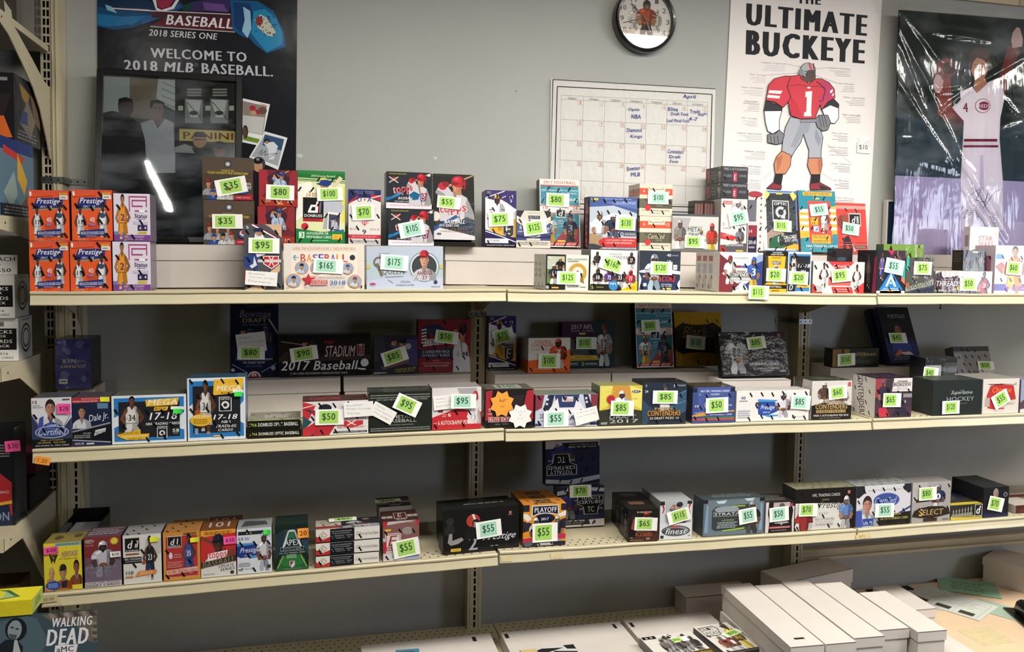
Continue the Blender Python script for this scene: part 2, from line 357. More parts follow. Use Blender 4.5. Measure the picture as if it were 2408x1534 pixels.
def place_tag(root, dims, q, k_=0):
    "q = (kind, px, py, w px, h px, rotation, text, face)"
    kind, px, py, wp, hp, rot, txt = q[:7]; fc = q[7] if len(q) > 7 else 'front'
    W, H, T = dims; mw = root.matrix_world.copy(); inv = mw.inverted()
    o = inv@CAM; d = (inv.to_3x3()@ray(px, py))
    if fc == 'front': k = -o.y/d.y; P = o+d*k; base = Matrix.Identity(3)
    elif fc == 'top': k = (H-o.z)/d.z; P = o+d*k; base = Matrix(((1, 0, 0), (0, 0, -1), (0, 1, 0)))
    sc = scale_at(mw@P); tw, th = wp/sc, hp/sc
    if fc == 'top': th = .03
    off = .0026+random.uniform(0, .001)+.0042*k_+(q[8] if len(q) > 8 else 0)
    R = Matrix.Rotation(math.radians(-rot), 3, 'Y') if fc == 'front' else Matrix.Rotation(math.radians(rot), 3, 'Z')
    mb = MB(); curl = random.uniform(.0008, .003)
    def to(u, v, h):
        i0 = min(4, int(u*5)); fr = u*5-i0; cv = lambda q: curl*(abs(q/5-.35)*1.6)**2
        x, z = (u-.5)*tw, (v-.5)*th; y = -h-(cv(i0)*(1-fr)+cv(i0+1)*fr)
        if fc == 'top': return P+R@Vector((x, z, off+h))
        return P+R@Vector((x, y-off, z))
    n = 5
    wc = {'note': 'e6e3df', 'star': TC['o'], 'wstar': 'e6e3df'}.get(kind, 'eeece6' if kind in 'gm' else TC.get(kind, 'eee'))
    A = Art(mb, to, tw, th)
    if kind in ('star', 'wstar'):
        q2 = []
        nn = 8
        for i in range(2*nn):
            a = math.radians(22+180*i/nn); k = .5 if i % 2 == 0 else .37; q2.append((.5+k*math.cos(a), .5+k*math.sin(a)))
        for i in range(2*nn):
            b = q2[(i+1) % (2*nn)]; c_ = q2[i]
            mb.face([to(.5, .5, 0), to(c_[0], c_[1], 0), to(b[0], b[1], 0)], wc)
            mb.face([to(c_[0], c_[1], 0), to(c_[0], c_[1], -.0005), to(b[0], b[1], -.0005), to(b[0], b[1], 0)], wc)
    else:
        for i in range(n):
            u0, u1 = i/n, (i+1)/n
            mb.face([to(u0, 0, 0), to(u1, 0, 0), to(u1, 1, 0), to(u0, 1, 0)], wc)
            mb.face([to(u0, 0, -.0005), to(u0, 1, -.0005), to(u1, 1, -.0005), to(u1, 0, -.0005)], wc)
            for v in (0, 1): mb.face([to(u0, v, 0), to(u0, v, -.0005), to(u1, v, -.0005), to(u1, v, 0)], wc)
        for u in (0, 1): mb.face([to(u, 0, 0), to(u, 0, -.0005), to(u, 1, -.0005), to(u, 1, 0)], wc)
    def strip(u0, v0, u1, v1, c):
        A.lay[0] += 1
        for i in range(n):
            a, b = max(u0, i/n), min(u1, (i+1)/n)
            if b > a: A.mb.face([A.pt(a, v0), A.pt(b, v0), A.pt(b, v1), A.pt(a, v1)], c)
    if kind in ('g', 'm'):
        l = random.Random(int(px)).uniform(.08, .2); strip(l, .1, l+.66, .9, TC[kind]); A.lay[0] += 1
        ic = '173a22'
        if txt: A.t(txt, l+.1, .26, l+.56, .76, ic)
        nm = 'price_tag'; lb = 'white price card reading %s on %s' % (txt, ANAME[kind])
    elif kind == 'note':
        A.lay[0] += 2; ls = txt.split('|')
        for i, s_ in enumerate(ls): A.t(s_, .1, .74-.27*i, min(.92, .14+.065*len(s_)), .88-.27*i, 'a09c9c', b=0, rot=random.uniform(-3, 3))
        nm = 'handwritten_note'; lb = 'small white card with faint pencil notes'
    elif kind == 'star': A.lay[0] += 2; A.t(txt, .24, .56, .78, .7, '4a2c10', b=0, rot=8); A.r(.42, .4, .6, .415, '4a2c10'); nm = 'star_note'; lb = 'orange star-shaped card reading 6 Autos'
    elif kind == 'wstar':
        A.lay[0] += 2
        for i, s_ in enumerate(txt.split('|')): A.t(s_, .26, .64-.13*i, .74, .71-.13*i, 'a8a4a4', b=0, rot=4)
        nm = 'star_note'; lb = 'white star-shaped card with faint pencil notes'
    else:
        A.lay[0] += 2
        if txt: A.t(txt, .16, .24, .84, .74, {'p': '5a0f3a', 'o': '5a2c10'}.get(kind, '222' if kind == 'w' else 'a5b020'), b=1)
        nm = 'price_sticker'; lb = ANAME[kind]+' price sticker'+(' reading '+txt if txt else '')
    o = mb.build(nm, 'paper', root); o['label'] = lb
    return o

def box(xl, xr, yt, Y, S, dep, label, art=None, cl=('ddd', 'ccc', 'bbb'), tags=(), lean=0, yaw=0, m='wrap', group=None, name='trading_card_box',
        top=None, left=None, right=None, cat='box', rolls=None, yb=None, H=None):
    """a carton: xl, xr = where its front bottom corners show in the photograph at depth Y, yt = its top edge; S = height of what it stands on"""
    tab = S if isinstance(S, tuple) else None
    Xm = atY((xl+xr)/2, 700, Y).x
    zb = lerp3(tab, Xm) if tab else S
    ln_, yw = math.radians(lean), math.radians(yaw)
    zf = zb+dep*math.sin(ln_)+.0004
    X0 = solve(lambda X: proj((X, Y, zf))[0]-xl, -2, 5)
    d = Vector((math.cos(yw), math.sin(yw), 0))
    W = solve(lambda k: proj(Vector((X0, Y, zf))+d*k)[0]-xr, .005, 2.5)
    mid = Vector((X0, Y, zf))+d*W/2; nrm = Vector((-math.sin(yw), math.cos(yw), 0))
    if H is None: H = solve(lambda k: proj(mid+nrm*(k*math.sin(ln_))+Vector((0, 0, k*math.cos(ln_))))[1]-yt, .004, 1.5)
    rl = rollat(tab, mid.x) if tab else (rolls or 0)
    R = Matrix.Rotation(yw, 4, 'Z')@Matrix.Rotation(-rl, 4, 'Y')@Matrix.Rotation(-ln_, 4, 'X')
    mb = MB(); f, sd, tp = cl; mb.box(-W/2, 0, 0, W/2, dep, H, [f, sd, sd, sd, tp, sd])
    root = mb.build(name, m, None, bev=.0009)
    root.matrix_world = Matrix.Translation(mid+Vector((0, 0, abs(rl)*W/2)))@R
    tagp(root, label, cat, group)
    for fc, fn in (('front', art), ('top', top), ('left', left), ('right', right)):
        if fn:
            to, w_, h_ = FACES[fc](W, H, dep); mb = MB(); a = Art(mb, to, w_, h_); fn(a)
            mb.build(PRINTN[fc], m, root)
    for k_, q in enumerate(tags): place_tag(root, (W, H, dep), q, k_)
    top_z = zf+H*math.cos(ln_)+abs(rl)*W*.9
    return {'top': top_z+.0006, 'o': root, 'W': W, 'H': H, 'X': (X0, X0+W), 'roll': rl}
def white_box(X0, X1, Y0, Y1, z0, z1, label, lid=.03, group=None, yaw=0, slots=(), name='card_storage_box', roll=0):
    "white corrugated storage box with a separate lid"
    cx, cy = (X0+X1)/2, (Y0+Y1)/2; hx, hy = (X1-X0)/2, (Y1-Y0)/2; h = z1-z0
    mb = MB(); e = .003
    mb.box(-hx+e, -hy+e, 0, hx-e, hy-e, h-.003)
    root = mb.build(name, 'white', None, bev=.001); root.location = (cx, cy, z0+.0005); root.rotation_euler = (0, -roll, math.radians(yaw)); root.location.z += abs(roll)*hx
    tagp(root, label, 'box', group)
    mb = MB(); t = .0022; b = h-lid
    for q in ((-hx, -hy, b, hx, -hy+t, h), (-hx, hy-t, b, hx, hy, h), (-hx, -hy+t, b, -hx+t, hy-t, h), (hx-t, -hy+t, b, hx, hy-t, h), (-hx+t, -hy+t, h-t, hx-t, hy-t, h)): mb.box(*q)
    l = mb.build('lid', 'white', root)
    mb = MB(); mb.box(-hx+.001, -hy-.0006, h-.0012, hx-.001, -hy+.0008, h+.0004); mb.build('lid_crease', 'crease', l)
    for (sx, sy, sw, sh) in slots:
        mb = MB(); mb.box(sx-sw/2, sy-sh/2, h, sx+sw/2, sy+sh/2, h+.0006); mb.build('hand_hole', 'dark', l)
    return root
M['cream'] = mat('lit_ceiling_cream', 'd8c4a2', rough=.7)  # pale cream that passes for lit ceiling
# ------------------------------------------------------------------ the room
def struct(o, kind='structure'): o['kind'] = kind; return o
def slab(name, m, x0, y0, z0, x1, y1, z1, parent=None):
    mb = MB(); mb.box(x0, y0, z0, x1, y1, z1); return mb.build(name, m, parent)
struct(slab('wall_back', 'wall', -3.2, 0, 0, 5.4, .12, CEIL))
struct(slab('floor', 'floor', -3.2, -8.2, -.05, 5.4, .12, 0))
tm = struct(slab('ceiling_standin_1', 'cream', -3.2, -.014, EYE+1.007, 5.4, -.0005, CEIL-.001))  # added board standing in for the brightly lit ceiling strip
for k in range(7): slab('joint_strip', 'metal', 2.30+.42*(k-3), -.017, EYE+1.009, 2.36+.42*(k-3), -.014, CEIL-.003, tm)
struct(slab('ceiling', 'ceil', -3.2, -8.2, CEIL, 5.4, .12, CEIL+.05))
struct(slab('wall_left', 'room', -3.3, -8.2, 0, -3.2, .12, CEIL))
struct(slab('wall_front', 'room', -3.2, -8.3, 0, 5.4, -8.2, CEIL))
wr = MB()
for q in ((5.2, -8.2, 0, 5.3, -3.95, CEIL), (5.2, -2.9, 0, 5.3, 0, CEIL), (5.2, -3.95, 0, 5.3, -2.9, .9), (5.2, -3.95, 2.12, 5.3, -2.9, CEIL)): wr.box(*q)
struct(wr.build('wall_right', 'room'))
wd = struct(slab('window_1', 'metal', 5.19, -3.44, .9, 5.25, -3.41, 2.12))
for y0, y1 in ((-3.95, -3.44), (-3.41, -2.9)): slab('window_pane', 'day', 5.22, y0, .9, 5.24, y1, 2.12, wd)
for k, (lx, ly, pw, tn) in enumerate(LAMPS):
    e = bpy.data.objects.new('ceiling_light', None); C.objects.link(e); e.location = (lx, ly, CEIL)
    tagp(e, ('narrow fluorescent strip whose reflection streaks the glass of the large picture frame', 'fluorescent fixture over the middle of the shelves, out of frame', 'fluorescent fixture mirrored low in the wall clock glass', 'fluorescent fixture over the right bay near the bagged poster', 'fluorescent fixture farthest right near the shelves, out of frame', 'fluorescent fixture above the photographer, out of frame', 'narrow fluorescent strip at the far left back of the shop', 'fluorescent fixture at the middle back of the shop', 'fluorescent fixture before the shop window on the right')[k], 'ceiling light', 'fluorescent ceiling lights')
    a, b = (.015, .38) if tn else (.6, .16)
    mb = MB()
    for q in ((-a-.02, -b-.02, a+.02, -b), (-a-.02, b, a+.02, b+.02), (-a-.02, -b, -a, b), (a, -b, a+.02, b)): mb.box(q[0], q[1], -.05, q[2], q[3], 0)
    mb.build('light_frame', 'metal', e)
    mb = MB(); mb.box(-a, -b, -.04, a, b, -.03); mb.build('diffuser', 'lamp', e)

# ------------------------------------------------------------------ gondola shelving
def shelf(X0, X1, tab, i, Yf, label, holes=(), cream='metal', scuffs=()):
    za, zb = EYE+tab[i][0], EYE+tab[i][1]; L = X1-X0; ang = math.atan2(zb-za, L); lh = .034
    e = bpy.data.objects.new('gondola_shelf', None); C.objects.link(e); e.location = (X0, Yf, za); e.rotation_euler = (0, -ang, 0)
    tagp(e, label, 'shelf', 'cream steel shelves on the grey wall')
    D = -.06-Yf
    mb = MB(); mb.box(.002, .004, -.018, L-.002, D, -.0005); mb.build('deck', 'metald', e)
    mb = MB(); n = 14                                                # rolled front lip, slightly wavy from knocks
    rd = random.Random(int(X0*100)+i*7)
    off = [rd.uniform(-.0008, .0008) for _ in range(n+1)]
    prof = [(.004, .0012), (-.001, .0016), (-.004, -.001), (-.0035, -.0055), (.0002, -.0065), (-.001, -.012), (-.003, -.022), (-.0055, -lh+.002), (-.0048, -lh), (.006, -lh), (.012, -lh+.004)]
    for k in range(n):
        a, b = .0015+(L-.003)*k/n, .0015+(L-.003)*(k+1)/n
        for (y0, z0), (y1, z1) in zip(prof, prof[1:]):
            mb.face([Vector((a, y0, z0+off[k])), Vector((a, y1, z1+off[k])), Vector((b, y1, z1+off[k+1])), Vector((b, y0, z0+off[k+1]))], 'fff')
    for a in (.0015, L-.0015):
        mb.face([Vector((a, y, z)) for y, z in prof], 'fff')
    mb.build('front_lip', cream, e)
    for xe in (.006, L-.009):                                        # end bracket under each end
        mb = MB(); mb.face([Vector((xe, y, z)) for y, z in ((.02, -.02), (.02, -.03), (D*.6, -.045), (D, -.09), (D, -.02))], 'fff')
        mb.face([Vector((xe+.003, y, z)) for y, z in ((D, -.02), (D, -.09), (D*.6, -.045), (.02, -.03), (.02, -.02))], 'fff')
        mb.build('bracket', 'metald', e)
    if holes:
        mb = MB()
        for (x0, x1, yy, st) in holes:
            k = 0; x = x0+(.0127 if st else 0)
            while x < x1:
                q = [Vector((x+.0035*math.cos(t*math.pi/4), yy+.0025*math.sin(t*math.pi/4), .0002)) for t in range(8)]; mb.face(q, '000'); x += .0254
        o = mb.build('perforations', 'dark', e); o['kind'] = 'stuff'
    for (x0, x1, z0, z1) in scuffs:
        mb = MB(); mb.face([Vector((x0, -.0062, z0)), Vector((x1, -.0062, z0)), Vector((x1-.004, -.0038, z1)), Vector((x0, -.0038, z1))], 'fff'); mb.build('label_residue', 'resid', e)
    return e
M['resid'] = mat('old_label_glue', 'c9b990', rough=.8, vary=.12, vscale=60)
XS = ((-.690, .549), (.552, 1.779), (1.783, 3.02))
nm = ('left', 'middle', 'right'); lv = ('top', 'second', 'third')
for i in range(3):
    for j, (tab, Yf) in enumerate(((T1, -.458), (T2, -.458), (T3, -.403))):
        hs = []
        if j == 0: hs = [(XS[i][0]*0+.95, 1.2, .02, 0)] if i == 0 else [(.02, .2, .02, 0)]
        if j == 1: hs = [(.02, 1.2, .018, 0), (.02, 1.2, .03, 1)]
        if j == 2: hs = [(.02, 1.2, .022, 0), (.02, 1.2, .042, 1), (.02, 1.2, .062, 0)]
        sc = {(1, 2): [(.005, .04, -.028, -.012), (.16, .20, -.03, -.014)], (0, 2): [(.004, .05, -.03, -.014)], (2, 2): [(.004, .05, -.03, -.014)]}.get((i, j), ())
        shelf(XS[i][0], XS[i][1], tab, i, Yf, '%s cream steel shelf of the %s bay' % (lv[j], nm[i]), hs, scuffs=sc)

def upright(X, z0, z1, label, cols=(0,), wd=.049, Yf=-.058, first=0):
    mb = MB(); h = wd/2; sw = .0036
    edges = [-h]
    for c_ in cols: edges += [c_-sw, c_+sw]
    edges.append(h)
    for k in range(0, len(edges), 2): mb.box(edges[k], 0, 0, edges[k+1], .002, z1-z0)
    z = 0.003
    for c_ in cols:
        z = first
        while z < z1-z0: mb.box(c_-sw, 0, z, c_+sw, .002, min(z+.0064, z1-z0)); z += .0254
    mb.box(-h, .002, 0, -h+.002, .056, z1-z0); mb.box(h-.002, .002, 0, h, .056, z1-z0)
    for g in (-.0145, .0145):
        if len(cols) == 1: mb.box(g-.001, -.0012, 0, g+.001, 0, z1-z0)
    o = mb.build('slotted_upright', 'metald'); o.location = (X, Yf, z0); tagp(o, label, 'upright', 'slotted steel uprights')
    i_ = MB(); i_.box(-h+.004, .012, 0, h-.004, .014, z1-z0); i_.build('slot_shade', 'dark', o)  # near-black sheet paints the shade seen through the slots
    return o
DK = EYE-1.29
upright(.548, DK, EYE-.155, 'slotted cream steel upright between the left and middle bays')
upright(1.785, DK, EYE-.16, 'slotted cream steel upright between the middle and right bays, its left flank in view')
upright(-.690, DK, EYE-.165, 'slotted cream upright just inside the left end of the shelves')
up_ = upright(-.743, DK, CEIL-.001, 'tall slotted cream upright with two slot rows rising up the left of the wall', cols=(-.016, -.006), wd=.054)
for g in (.006, .016): slab('rib', 'metal', g-.002, -.004, 0, g+.002, 0, CEIL-.001-DK, up_)
def strap(pts, z, label, t=.0014, hh=.009):
    mb = MB()
    for (x0, y0), (x1, y1) in zip(pts, pts[1:]):
        a, b, c_, d = Vector((x0, y0, z-hh)), Vector((x1, y1, z-hh)), Vector((x1, y1, z+hh)), Vector((x0, y0, z+hh)); n = Vector((0, t, 0)) if abs(x1-x0) > abs(y1-y0) else Vector((t, 0, 0))
        mb.face([a, b, c_, d], 'fff'); mb.face([a+n, d+n, c_+n, b+n], 'fff'); mb.face([d, c_, c_+n, d+n], 'fff'); mb.face([a, a+n, b+n, b], 'fff')
    o = mb.build('pipe_strap', 'zinc'); tagp(o, label, 'strap', 'galvanised pipe straps')
    mb = MB(); x = min(p[0] for p in pts)+.008
    while x < max(p[0] for p in pts)-.004:
        yy = [y0+(y1-y0)*(x-x0)/(x1-x0) for (x0, y0), (x1, y1) in zip(pts, pts[1:]) if abs(x1-x0) > 1e-6 and x0 <= x <= x1]
        if yy: mb.face([Vector((x+.0028*math.cos(t_*math.pi/4), yy[0]-.0006, z+.0028*math.sin(t_*math.pi/4))) for t_ in range(8)], '000')
        x += .019
    mb.build('strap_holes', 'dark', o)
strap([(-.772, -.062), (-.712, -.064), (-.708, -.004), (-.66, -.003)], EYE+.196, 'perforated metal strap tying the tall left upright to the wall')
strap([(.514, -.061), (.577, -.061)], EYE-.206, 'perforated metal strap across the upright between left and middle bays')
strap([(1.70, -.004), (1.757, -.006), (1.758, -.062), (1.812, -.062)], EYE-.238, 'perforated metal strap bent round the upright between middle and right bays')
# rail behind the right bay
za, zb = atY(1891, 1293, -.04).z, atY(1891, 1318, -.04).z
e = MB(); hgt = za-zb
e.box(0, 0, 0, 1.2, .03, .011); e.box(0, .012, .011, 1.2, .016, hgt-.006); e.box(0, 0, hgt-.006, 1.2, .03, hgt)
o = e.build('back_rail', 'metald'); o.location = (1.812, -.042, zb-.004); tagp(o, 'cream steel channel rail across the wall under the right bay', 'rail')
# base decks
for X0, X1, lb in ((-.69, .618, 'wide perforated base deck of the left bay'), (.622, 1.86, 'perforated base deck under the white lids of the middle bay')):
    e = bpy.data.objects.new('base_deck', None); C.objects.link(e); e.location = (X0, -.60, DK); tagp(e, lb, 'shelf', 'cream base decks')
    slab('deck', 'metal', 0, 0, -.02, X1-X0, .572, 0, e); slab('kick_plate', 'metald', .01, .02, -DK, X1-X0-.01, .03, -.02, e)
    mb = MB()
    for r_, yy in enumerate((.552, .528, .504, .48, .456)):
        x = .02+(.0127 if r_ % 2 else 0)
        while x < X1-X0-.01:
            mb.face([Vector((x+.0034*math.cos(t*math.pi/4), yy+.003*math.sin(t*math.pi/4), .0003)) for t in range(8)], '000'); x += .0254
    mb.build('perforations', 'dark', e)['kind'] = 'stuff'
M['board'] = mat('peach_work_top', 'dcc0a0', rough=.5, coat=.2, vary=.06, vscale=5)
o = slab('work_top', 'board', -.0, 0, -.03, 1.9, .85, 0); o.location = (1.862, -.88, DK); tagp(o, 'peach work top at the lower right carrying papers and white boxes', 'work top')
slab('panel', 'metald', .02, .05, -DK, 1.88, .80, -.03, o)
for (x, y, r_) in ((.62, .22, .011), (.7, .17, .006), (.66, .1, .007), (.5, .3, .006)):
    mb = MB(); mb.face([Vector((x+r_*math.cos(t*.785), y+r_*.8*math.sin(t*.785), .0003)) for t in range(8)], '000'); mb.build('stain', 'resid', o)
slab('tape_patch', 'resid', .33, .35, .0002, .46, .47, .0008, o)

# ------------------------------------------------------------------ pictures on the wall, measured on the wall plane
class PX:
    "draws on a face through positions measured in a crop of the photograph (ox, oy, scale)"
    def __init__(s, root, W, H, a, ox=0, oy=0, k=1):
        s.a = a; s.W, s.H = W, H; s.inv = root.matrix_world.inverted(); s.ox, s.oy, s.k = ox, oy, k
        s.o = s.inv@CAM; s.m3 = s.inv.to_3x3()
    def uv(s, x, y):
        d = s.m3@ray(s.ox+x/s.k, s.oy+y/s.k); P = s.o+d*(-s.o.y/d.y); return (P.x+s.W/2)/s.W, P.z/s.H
    def p(s, q, c):
        r = []
        for i in range(0, len(q), 2): r += s.uv(q[i], q[i+1])
        s.a.p(r, c); return s
    def r(s, x0, y0, x1, y1, c): return s.p([x0, y1, x1, y1, x1, y0, x0, y0], c)
    def e(s, cx, cy, rx, ry, c, n=20, rot=0):
        q = []; ct, st = math.cos(math.radians(rot)), math.sin(math.radians(rot))
        for i in range(n):
            t = -2*math.pi*i/n; a, b = rx*math.cos(t), ry*math.sin(t); q += [cx+a*ct-b*st, cy+a*st+b*ct]
        return s.p(q, c)
    def ln(s, x0, y0, x1, y1, w_, c):
        dx, dy = x1-x0, y1-y0; L = math.hypot(dx, dy) or 1; nx, ny = -dy/L*w_/2, dx/L*w_/2
        return s.p([x0-nx, y0-ny, x1-nx, y1-ny, x1+nx, y1+ny, x0+nx, y0+ny], c)
    def pl(s, q, w_, c):
        for i in range(0, len(q)-2, 2): s.ln(q[i], q[i+1], q[i+2], q[i+3], w_, c)
        return s
    def t(s, txt, xl, yl, xr, yr, h, c, sk=0, b=1):
        "base line from (xl, yl) to (xr, yr), letters h high"
        u0, v0 = s.uv(xl, yl); u1, v1 = s.uv(xr, yr); _, v2 = s.uv(xl, yl-h)
        rot = math.degrees(math.atan2((v1-v0)*s.H, (u1-u0)*s.W)); vm = (v0+v1)/2
        s.a.t(txt, u0, vm, u1, vm+(v2-v0), c, sk, b, rot=rot); return s
def sheet(name, label, cat, X0, Z0, W, H, ang, Y, basec, m='poster', thick=.0012):
    mb = MB(); mb.box(-W/2, 0, 0, W/2, thick, H, basec); o = mb.build(name, m)
    R = Matrix.Rotation(-math.radians(ang), 4, 'Y')
    o.matrix_world = Matrix.Translation(Vector((X0, Y, Z0)))@R@Matrix.Translation(Vector((W/2, 0, 0)))
    tagp(o, label, cat)
    mb = MB(); a = Art(mb, lambda u, v, h: Vector((-W/2+u*W, -h, v*H)), W, H)
    return o, mb, a

# -- dark baseball poster, top left
o, mb, a = sheet('wall_poster', 'dark glossy baseball poster welcoming the 2018 season, behind the picture frame', 'poster', -.632, EYE+.03, .585, .972, -.4, -.004, '14151c')
p = PX(o, .585, .972, a, 200, 0, 3.835)
p.p([105, 0, 560, 0, 700, 60, 560, 130, 400, 220, 250, 260, 110, 240], '10304e'); p.p([110, 60, 300, 90, 620, 120, 800, 40, 860, 20, 900, 60, 700, 160, 420, 250, 250, 270, 112, 235], '0f4a74')
p.p([112, 120, 330, 150, 560, 140, 430, 220, 200, 240, 112, 225], '1c6ea0'); p.p([180, 40, 240, 60, 290, 120, 200, 90], '8fb8d0'); p.p([500, 170, 700, 100, 830, 30, 860, 60, 700, 150, 520, 220], '2a5a92')
p.p([560, 0, 610, 0, 640, 95, 700, 110, 790, 90, 870, 0, 560, 0], '381c28')
p.p([240, 70, 560, 85, 640, 100, 700, 95, 690, 110, 240, 80], 'd8c8c0')
p.p([610, 0, 640, 0, 650, 70, 690, 90, 780, 60, 820, 0, 850, 0, 800, 80, 700, 108, 640, 90], 'e8e6ea'); p.p([645, 0, 660, 60, 690, 80, 760, 60, 800, 0], '9a2a44')
p.p([870, 60, 960, 20, 1080, 0, 1320, 0, 1300, 110, 1050, 100, 900, 100], '3a2a5c'); p.p([1060, 20, 1250, 40, 1290, 110, 1080, 90], '6a4a86'); p.p([880, 50, 980, 20, 960, 90, 880, 100], '17403c')
p.p([590, 235, 760, 130, 1330, 130, 1340, 280, 590, 245], '5a1c24'); p.p([600, 105, 800, 100, 1310, 125, 1310, 180, 600, 160], '43202a')
p.p([1310, 0, 1560, 10, 1700, 100, 1790, 280, 1810, 420, 1760, 440, 1640, 480, 1530, 400, 1480, 340, 1420, 330, 1330, 270], '0d5688')
p.p([1340, 20, 1480, 30, 1520, 130, 1480, 330, 1400, 290, 1340, 230], '123a6c'); p.p([1520, 100, 1620, 80, 1720, 160, 1780, 300, 1780, 400, 1640, 470, 1560, 380, 1500, 300], '1f86b4')
p.p([1530, 180, 1580, 130, 1640, 160, 1720, 290, 1690, 330, 1640, 320, 1560, 250], 'c9c4b4'); p.e(1570, 190, 34, 44, '8a3a34')
rd = random.Random(3)
for i in range(46): x_, y_ = rd.uniform(1530, 1720), rd.uniform(140, 310); p.r(x_, y_, x_+9, y_+9, '1b2030')
p.p([1425, 60, 1490, 100, 1500, 260, 1465, 345, 1415, 280, 1440, 180], '9cc4de')
p.ln(600, 98, 1312, 130, 7, 'e4dcdc'); p.ln(590, 240, 1350, 290, 6, 'e4dcdc')
p.t('BASEBALL', 728, 222, 1330, 262, 92, 'e6e2e6', sk=.22, b=2); p.t('2018 SERIES ONE', 575, 322, 1195, 360, 58, 'ddd8da', sk=.16)
p.t('WELCOME TO', 590, 520, 1458, 560, 88, 'c4c4c8', b=2); p.t('2018', 352, 632, 655, 645, 92, 'c0c0c6', b=2); p.t('MLB', 712, 646, 978, 655, 86, 'c0c0c6', sk=.16, b=2); p.t('BASEBALL.', 1052, 662, 1695, 692, 92, 'c0c0c6', b=2)
p.e(1004, 588, 15, 15, '888'); p.e(1004, 588, 11, 11, '14151c')
p.p([1425, 888, 1668, 942, 1588, 1318, 1420, 1284], 'e8e6e6'); p.p([1425, 912, 1640, 960, 1605, 1220, 1425, 1185], '8c7f74'); p.p([1425, 1040, 1620, 1060, 1600, 1215, 1425, 1180], 'c4c0bc')
p.e(1512, 975, 28, 24, 'a82834'); p.e(1560, 1010, 40, 22, 'a82834'); p.e(1520, 1020, 26, 20, 'c0906a'); p.e(1600, 1000, 40, 34, '6a4a3c'); p.p([1425, 1220, 1595, 1262, 1585, 1300, 1425, 1262], '6f8a2c'); p.t('topps', 1580, 950, 1640, 966, 20, 'c83244'); p.e(1445, 1190, 26, 60, '2a2422'); p.e(1440, 1195, 20, 48, '5c463a')
p.p([1622, 1186, 1826, 1244, 1742, 1534, 1480, 1420], 'e4e4e4'); p.p([1626, 1210, 1796, 1258, 1740, 1500, 1500, 1410], 'a2a6ac'); p.p([1620, 1215, 1796, 1258, 1770, 1360, 1600, 1310], '31506e')
p.p([1610, 1290, 1700, 1280, 1740, 1320, 1700, 1440, 1660, 1440, 1650, 1340], 'd4d6da'); p.e(1640, 1270, 24, 20, '1c2434'); p.e(1640, 1285, 15, 14, 'a87858')
p.pl([1560, 1388, 1600, 1350, 1582, 1400, 1630, 1360, 1620, 1400, 1700, 1385, 1735, 1385, 1660, 1418], 4, '222')
p.e(1565, 1480, 62, 64, '3a3f46'); p.e(1560, 1500, 42, 52, 'b88a68'); p.e(1560, 1452, 44, 28, '12151f'); p.r(1510, 1455, 1600, 1468, '12151f'); p.t('NY', 1548, 1450, 1574, 1450, 22, 'ddd')
mb.build('poster_print', 'poster', o)

# -- buckeye poster
o, mb, a = sheet('wall_poster', 'white football poster of a huge player in red headed THE ULTIMATE BUCKEYE', 'poster', 1.452, EYE-.02, .627, 1.02, -1.36, -.004, 'e7e0dc', m='paper')
p = PX(o, .627, 1.02, a, 1690, 0, 3.335)
p.t('THE', 612, 25, 800, 38, 70, '16141a', b=4); p.t('ULTIMATE', 210, 195, 1160, 285, 172, '141318', b=5); p.t('BUCKEYE', 208, 428, 1142, 502, 196, '141318', b=5)
rd = random.Random(5)
notes = [('Intelligence - Craig Krenzel', 335, 498, 520, 510), ('Vision - A.J. Hawk', 240, 590, 368, 602), ('Passion - Chris Spielman', 180, 692, 345, 702), ('Determination -', 205, 800, 318, 806), ('Cameron Heyward', 190, 815, 318, 826), ('Arm - Troy Smith', 180, 932, 300, 942), ('Toughness - Randy Gradishar', 140, 1050, 340, 1062), ('Athleticism - Cris Carter', 202, 1190, 366, 1202), ('Power - Nick Mangold', 175, 1308, 328, 1318), ('Speed - Ted Ginn, Jr.', 190, 1418, 330, 1428),
         ('Leadership - Woody Hayes', 862, 540, 1030, 552), ('Focus - Terry Glenn', 940, 662, 1062, 672), ('Tenacity - James Laurinaitis', 975, 770, 1145, 782), ('Heart - Archie Griffin', 970, 905, 1110, 916), ('Instinct - Jack Tatum', 885, 1050, 1010, 1060), ('Versatility - Hop Cassady', 855, 1160, 1012, 1170), ('Strength - Orlando Pace', 880, 1290, 1028, 1300), ('Leg - Mike Nugent', 905, 1420, 1022, 1430), ('Presence - Eddie George', 905, 1555, 1060, 1568)]
for s_, x0, y0, x1, y1 in notes:
    p.t(s_, x0, y0, x1, y1, 15, '9c8f90', b=0)
    for k in range(4): w_ = rd.uniform(.6, 1); yy = y0+14+k*13; p.ln(x0+(x1-x0)*(1-w_), yy, x1, yy+6, 4, 'cdc4c4')
for q in ([520, 500, 650, 525], [370, 588, 640, 572], [755, 540, 860, 530], [755, 590, 935, 655], [850, 1130, 1050, 1290], [240, 1110, 440, 1360][2:]+[560, 1130], [800, 1350, 905, 1420], [340, 1410, 470, 1290]): p.ln(q[0], q[1], q[2], q[3], 2, 'c4baba')
K = '1a1618'
def sh(q, c, w_=5): p.p(q, c); p.pl(q+q[:2], w_, K)
sh([560, 918, 660, 940, 740, 945, 770, 960, 790, 1010, 815, 1080, 800, 1180, 800, 1240, 700, 1250, 705, 1180, 680, 1110, 662, 1050, 640, 1120, 590, 1190, 565, 1240, 490, 1200, 500, 1100, 520, 1000], 'a9abb4')
p.p([640, 960, 720, 955, 700, 1040, 650, 1060, 600, 1160, 560, 1150, 610, 1040], '969aa6'); p.p([760, 1010, 800, 1090, 785, 1150, 750, 1080], '8e92a0')
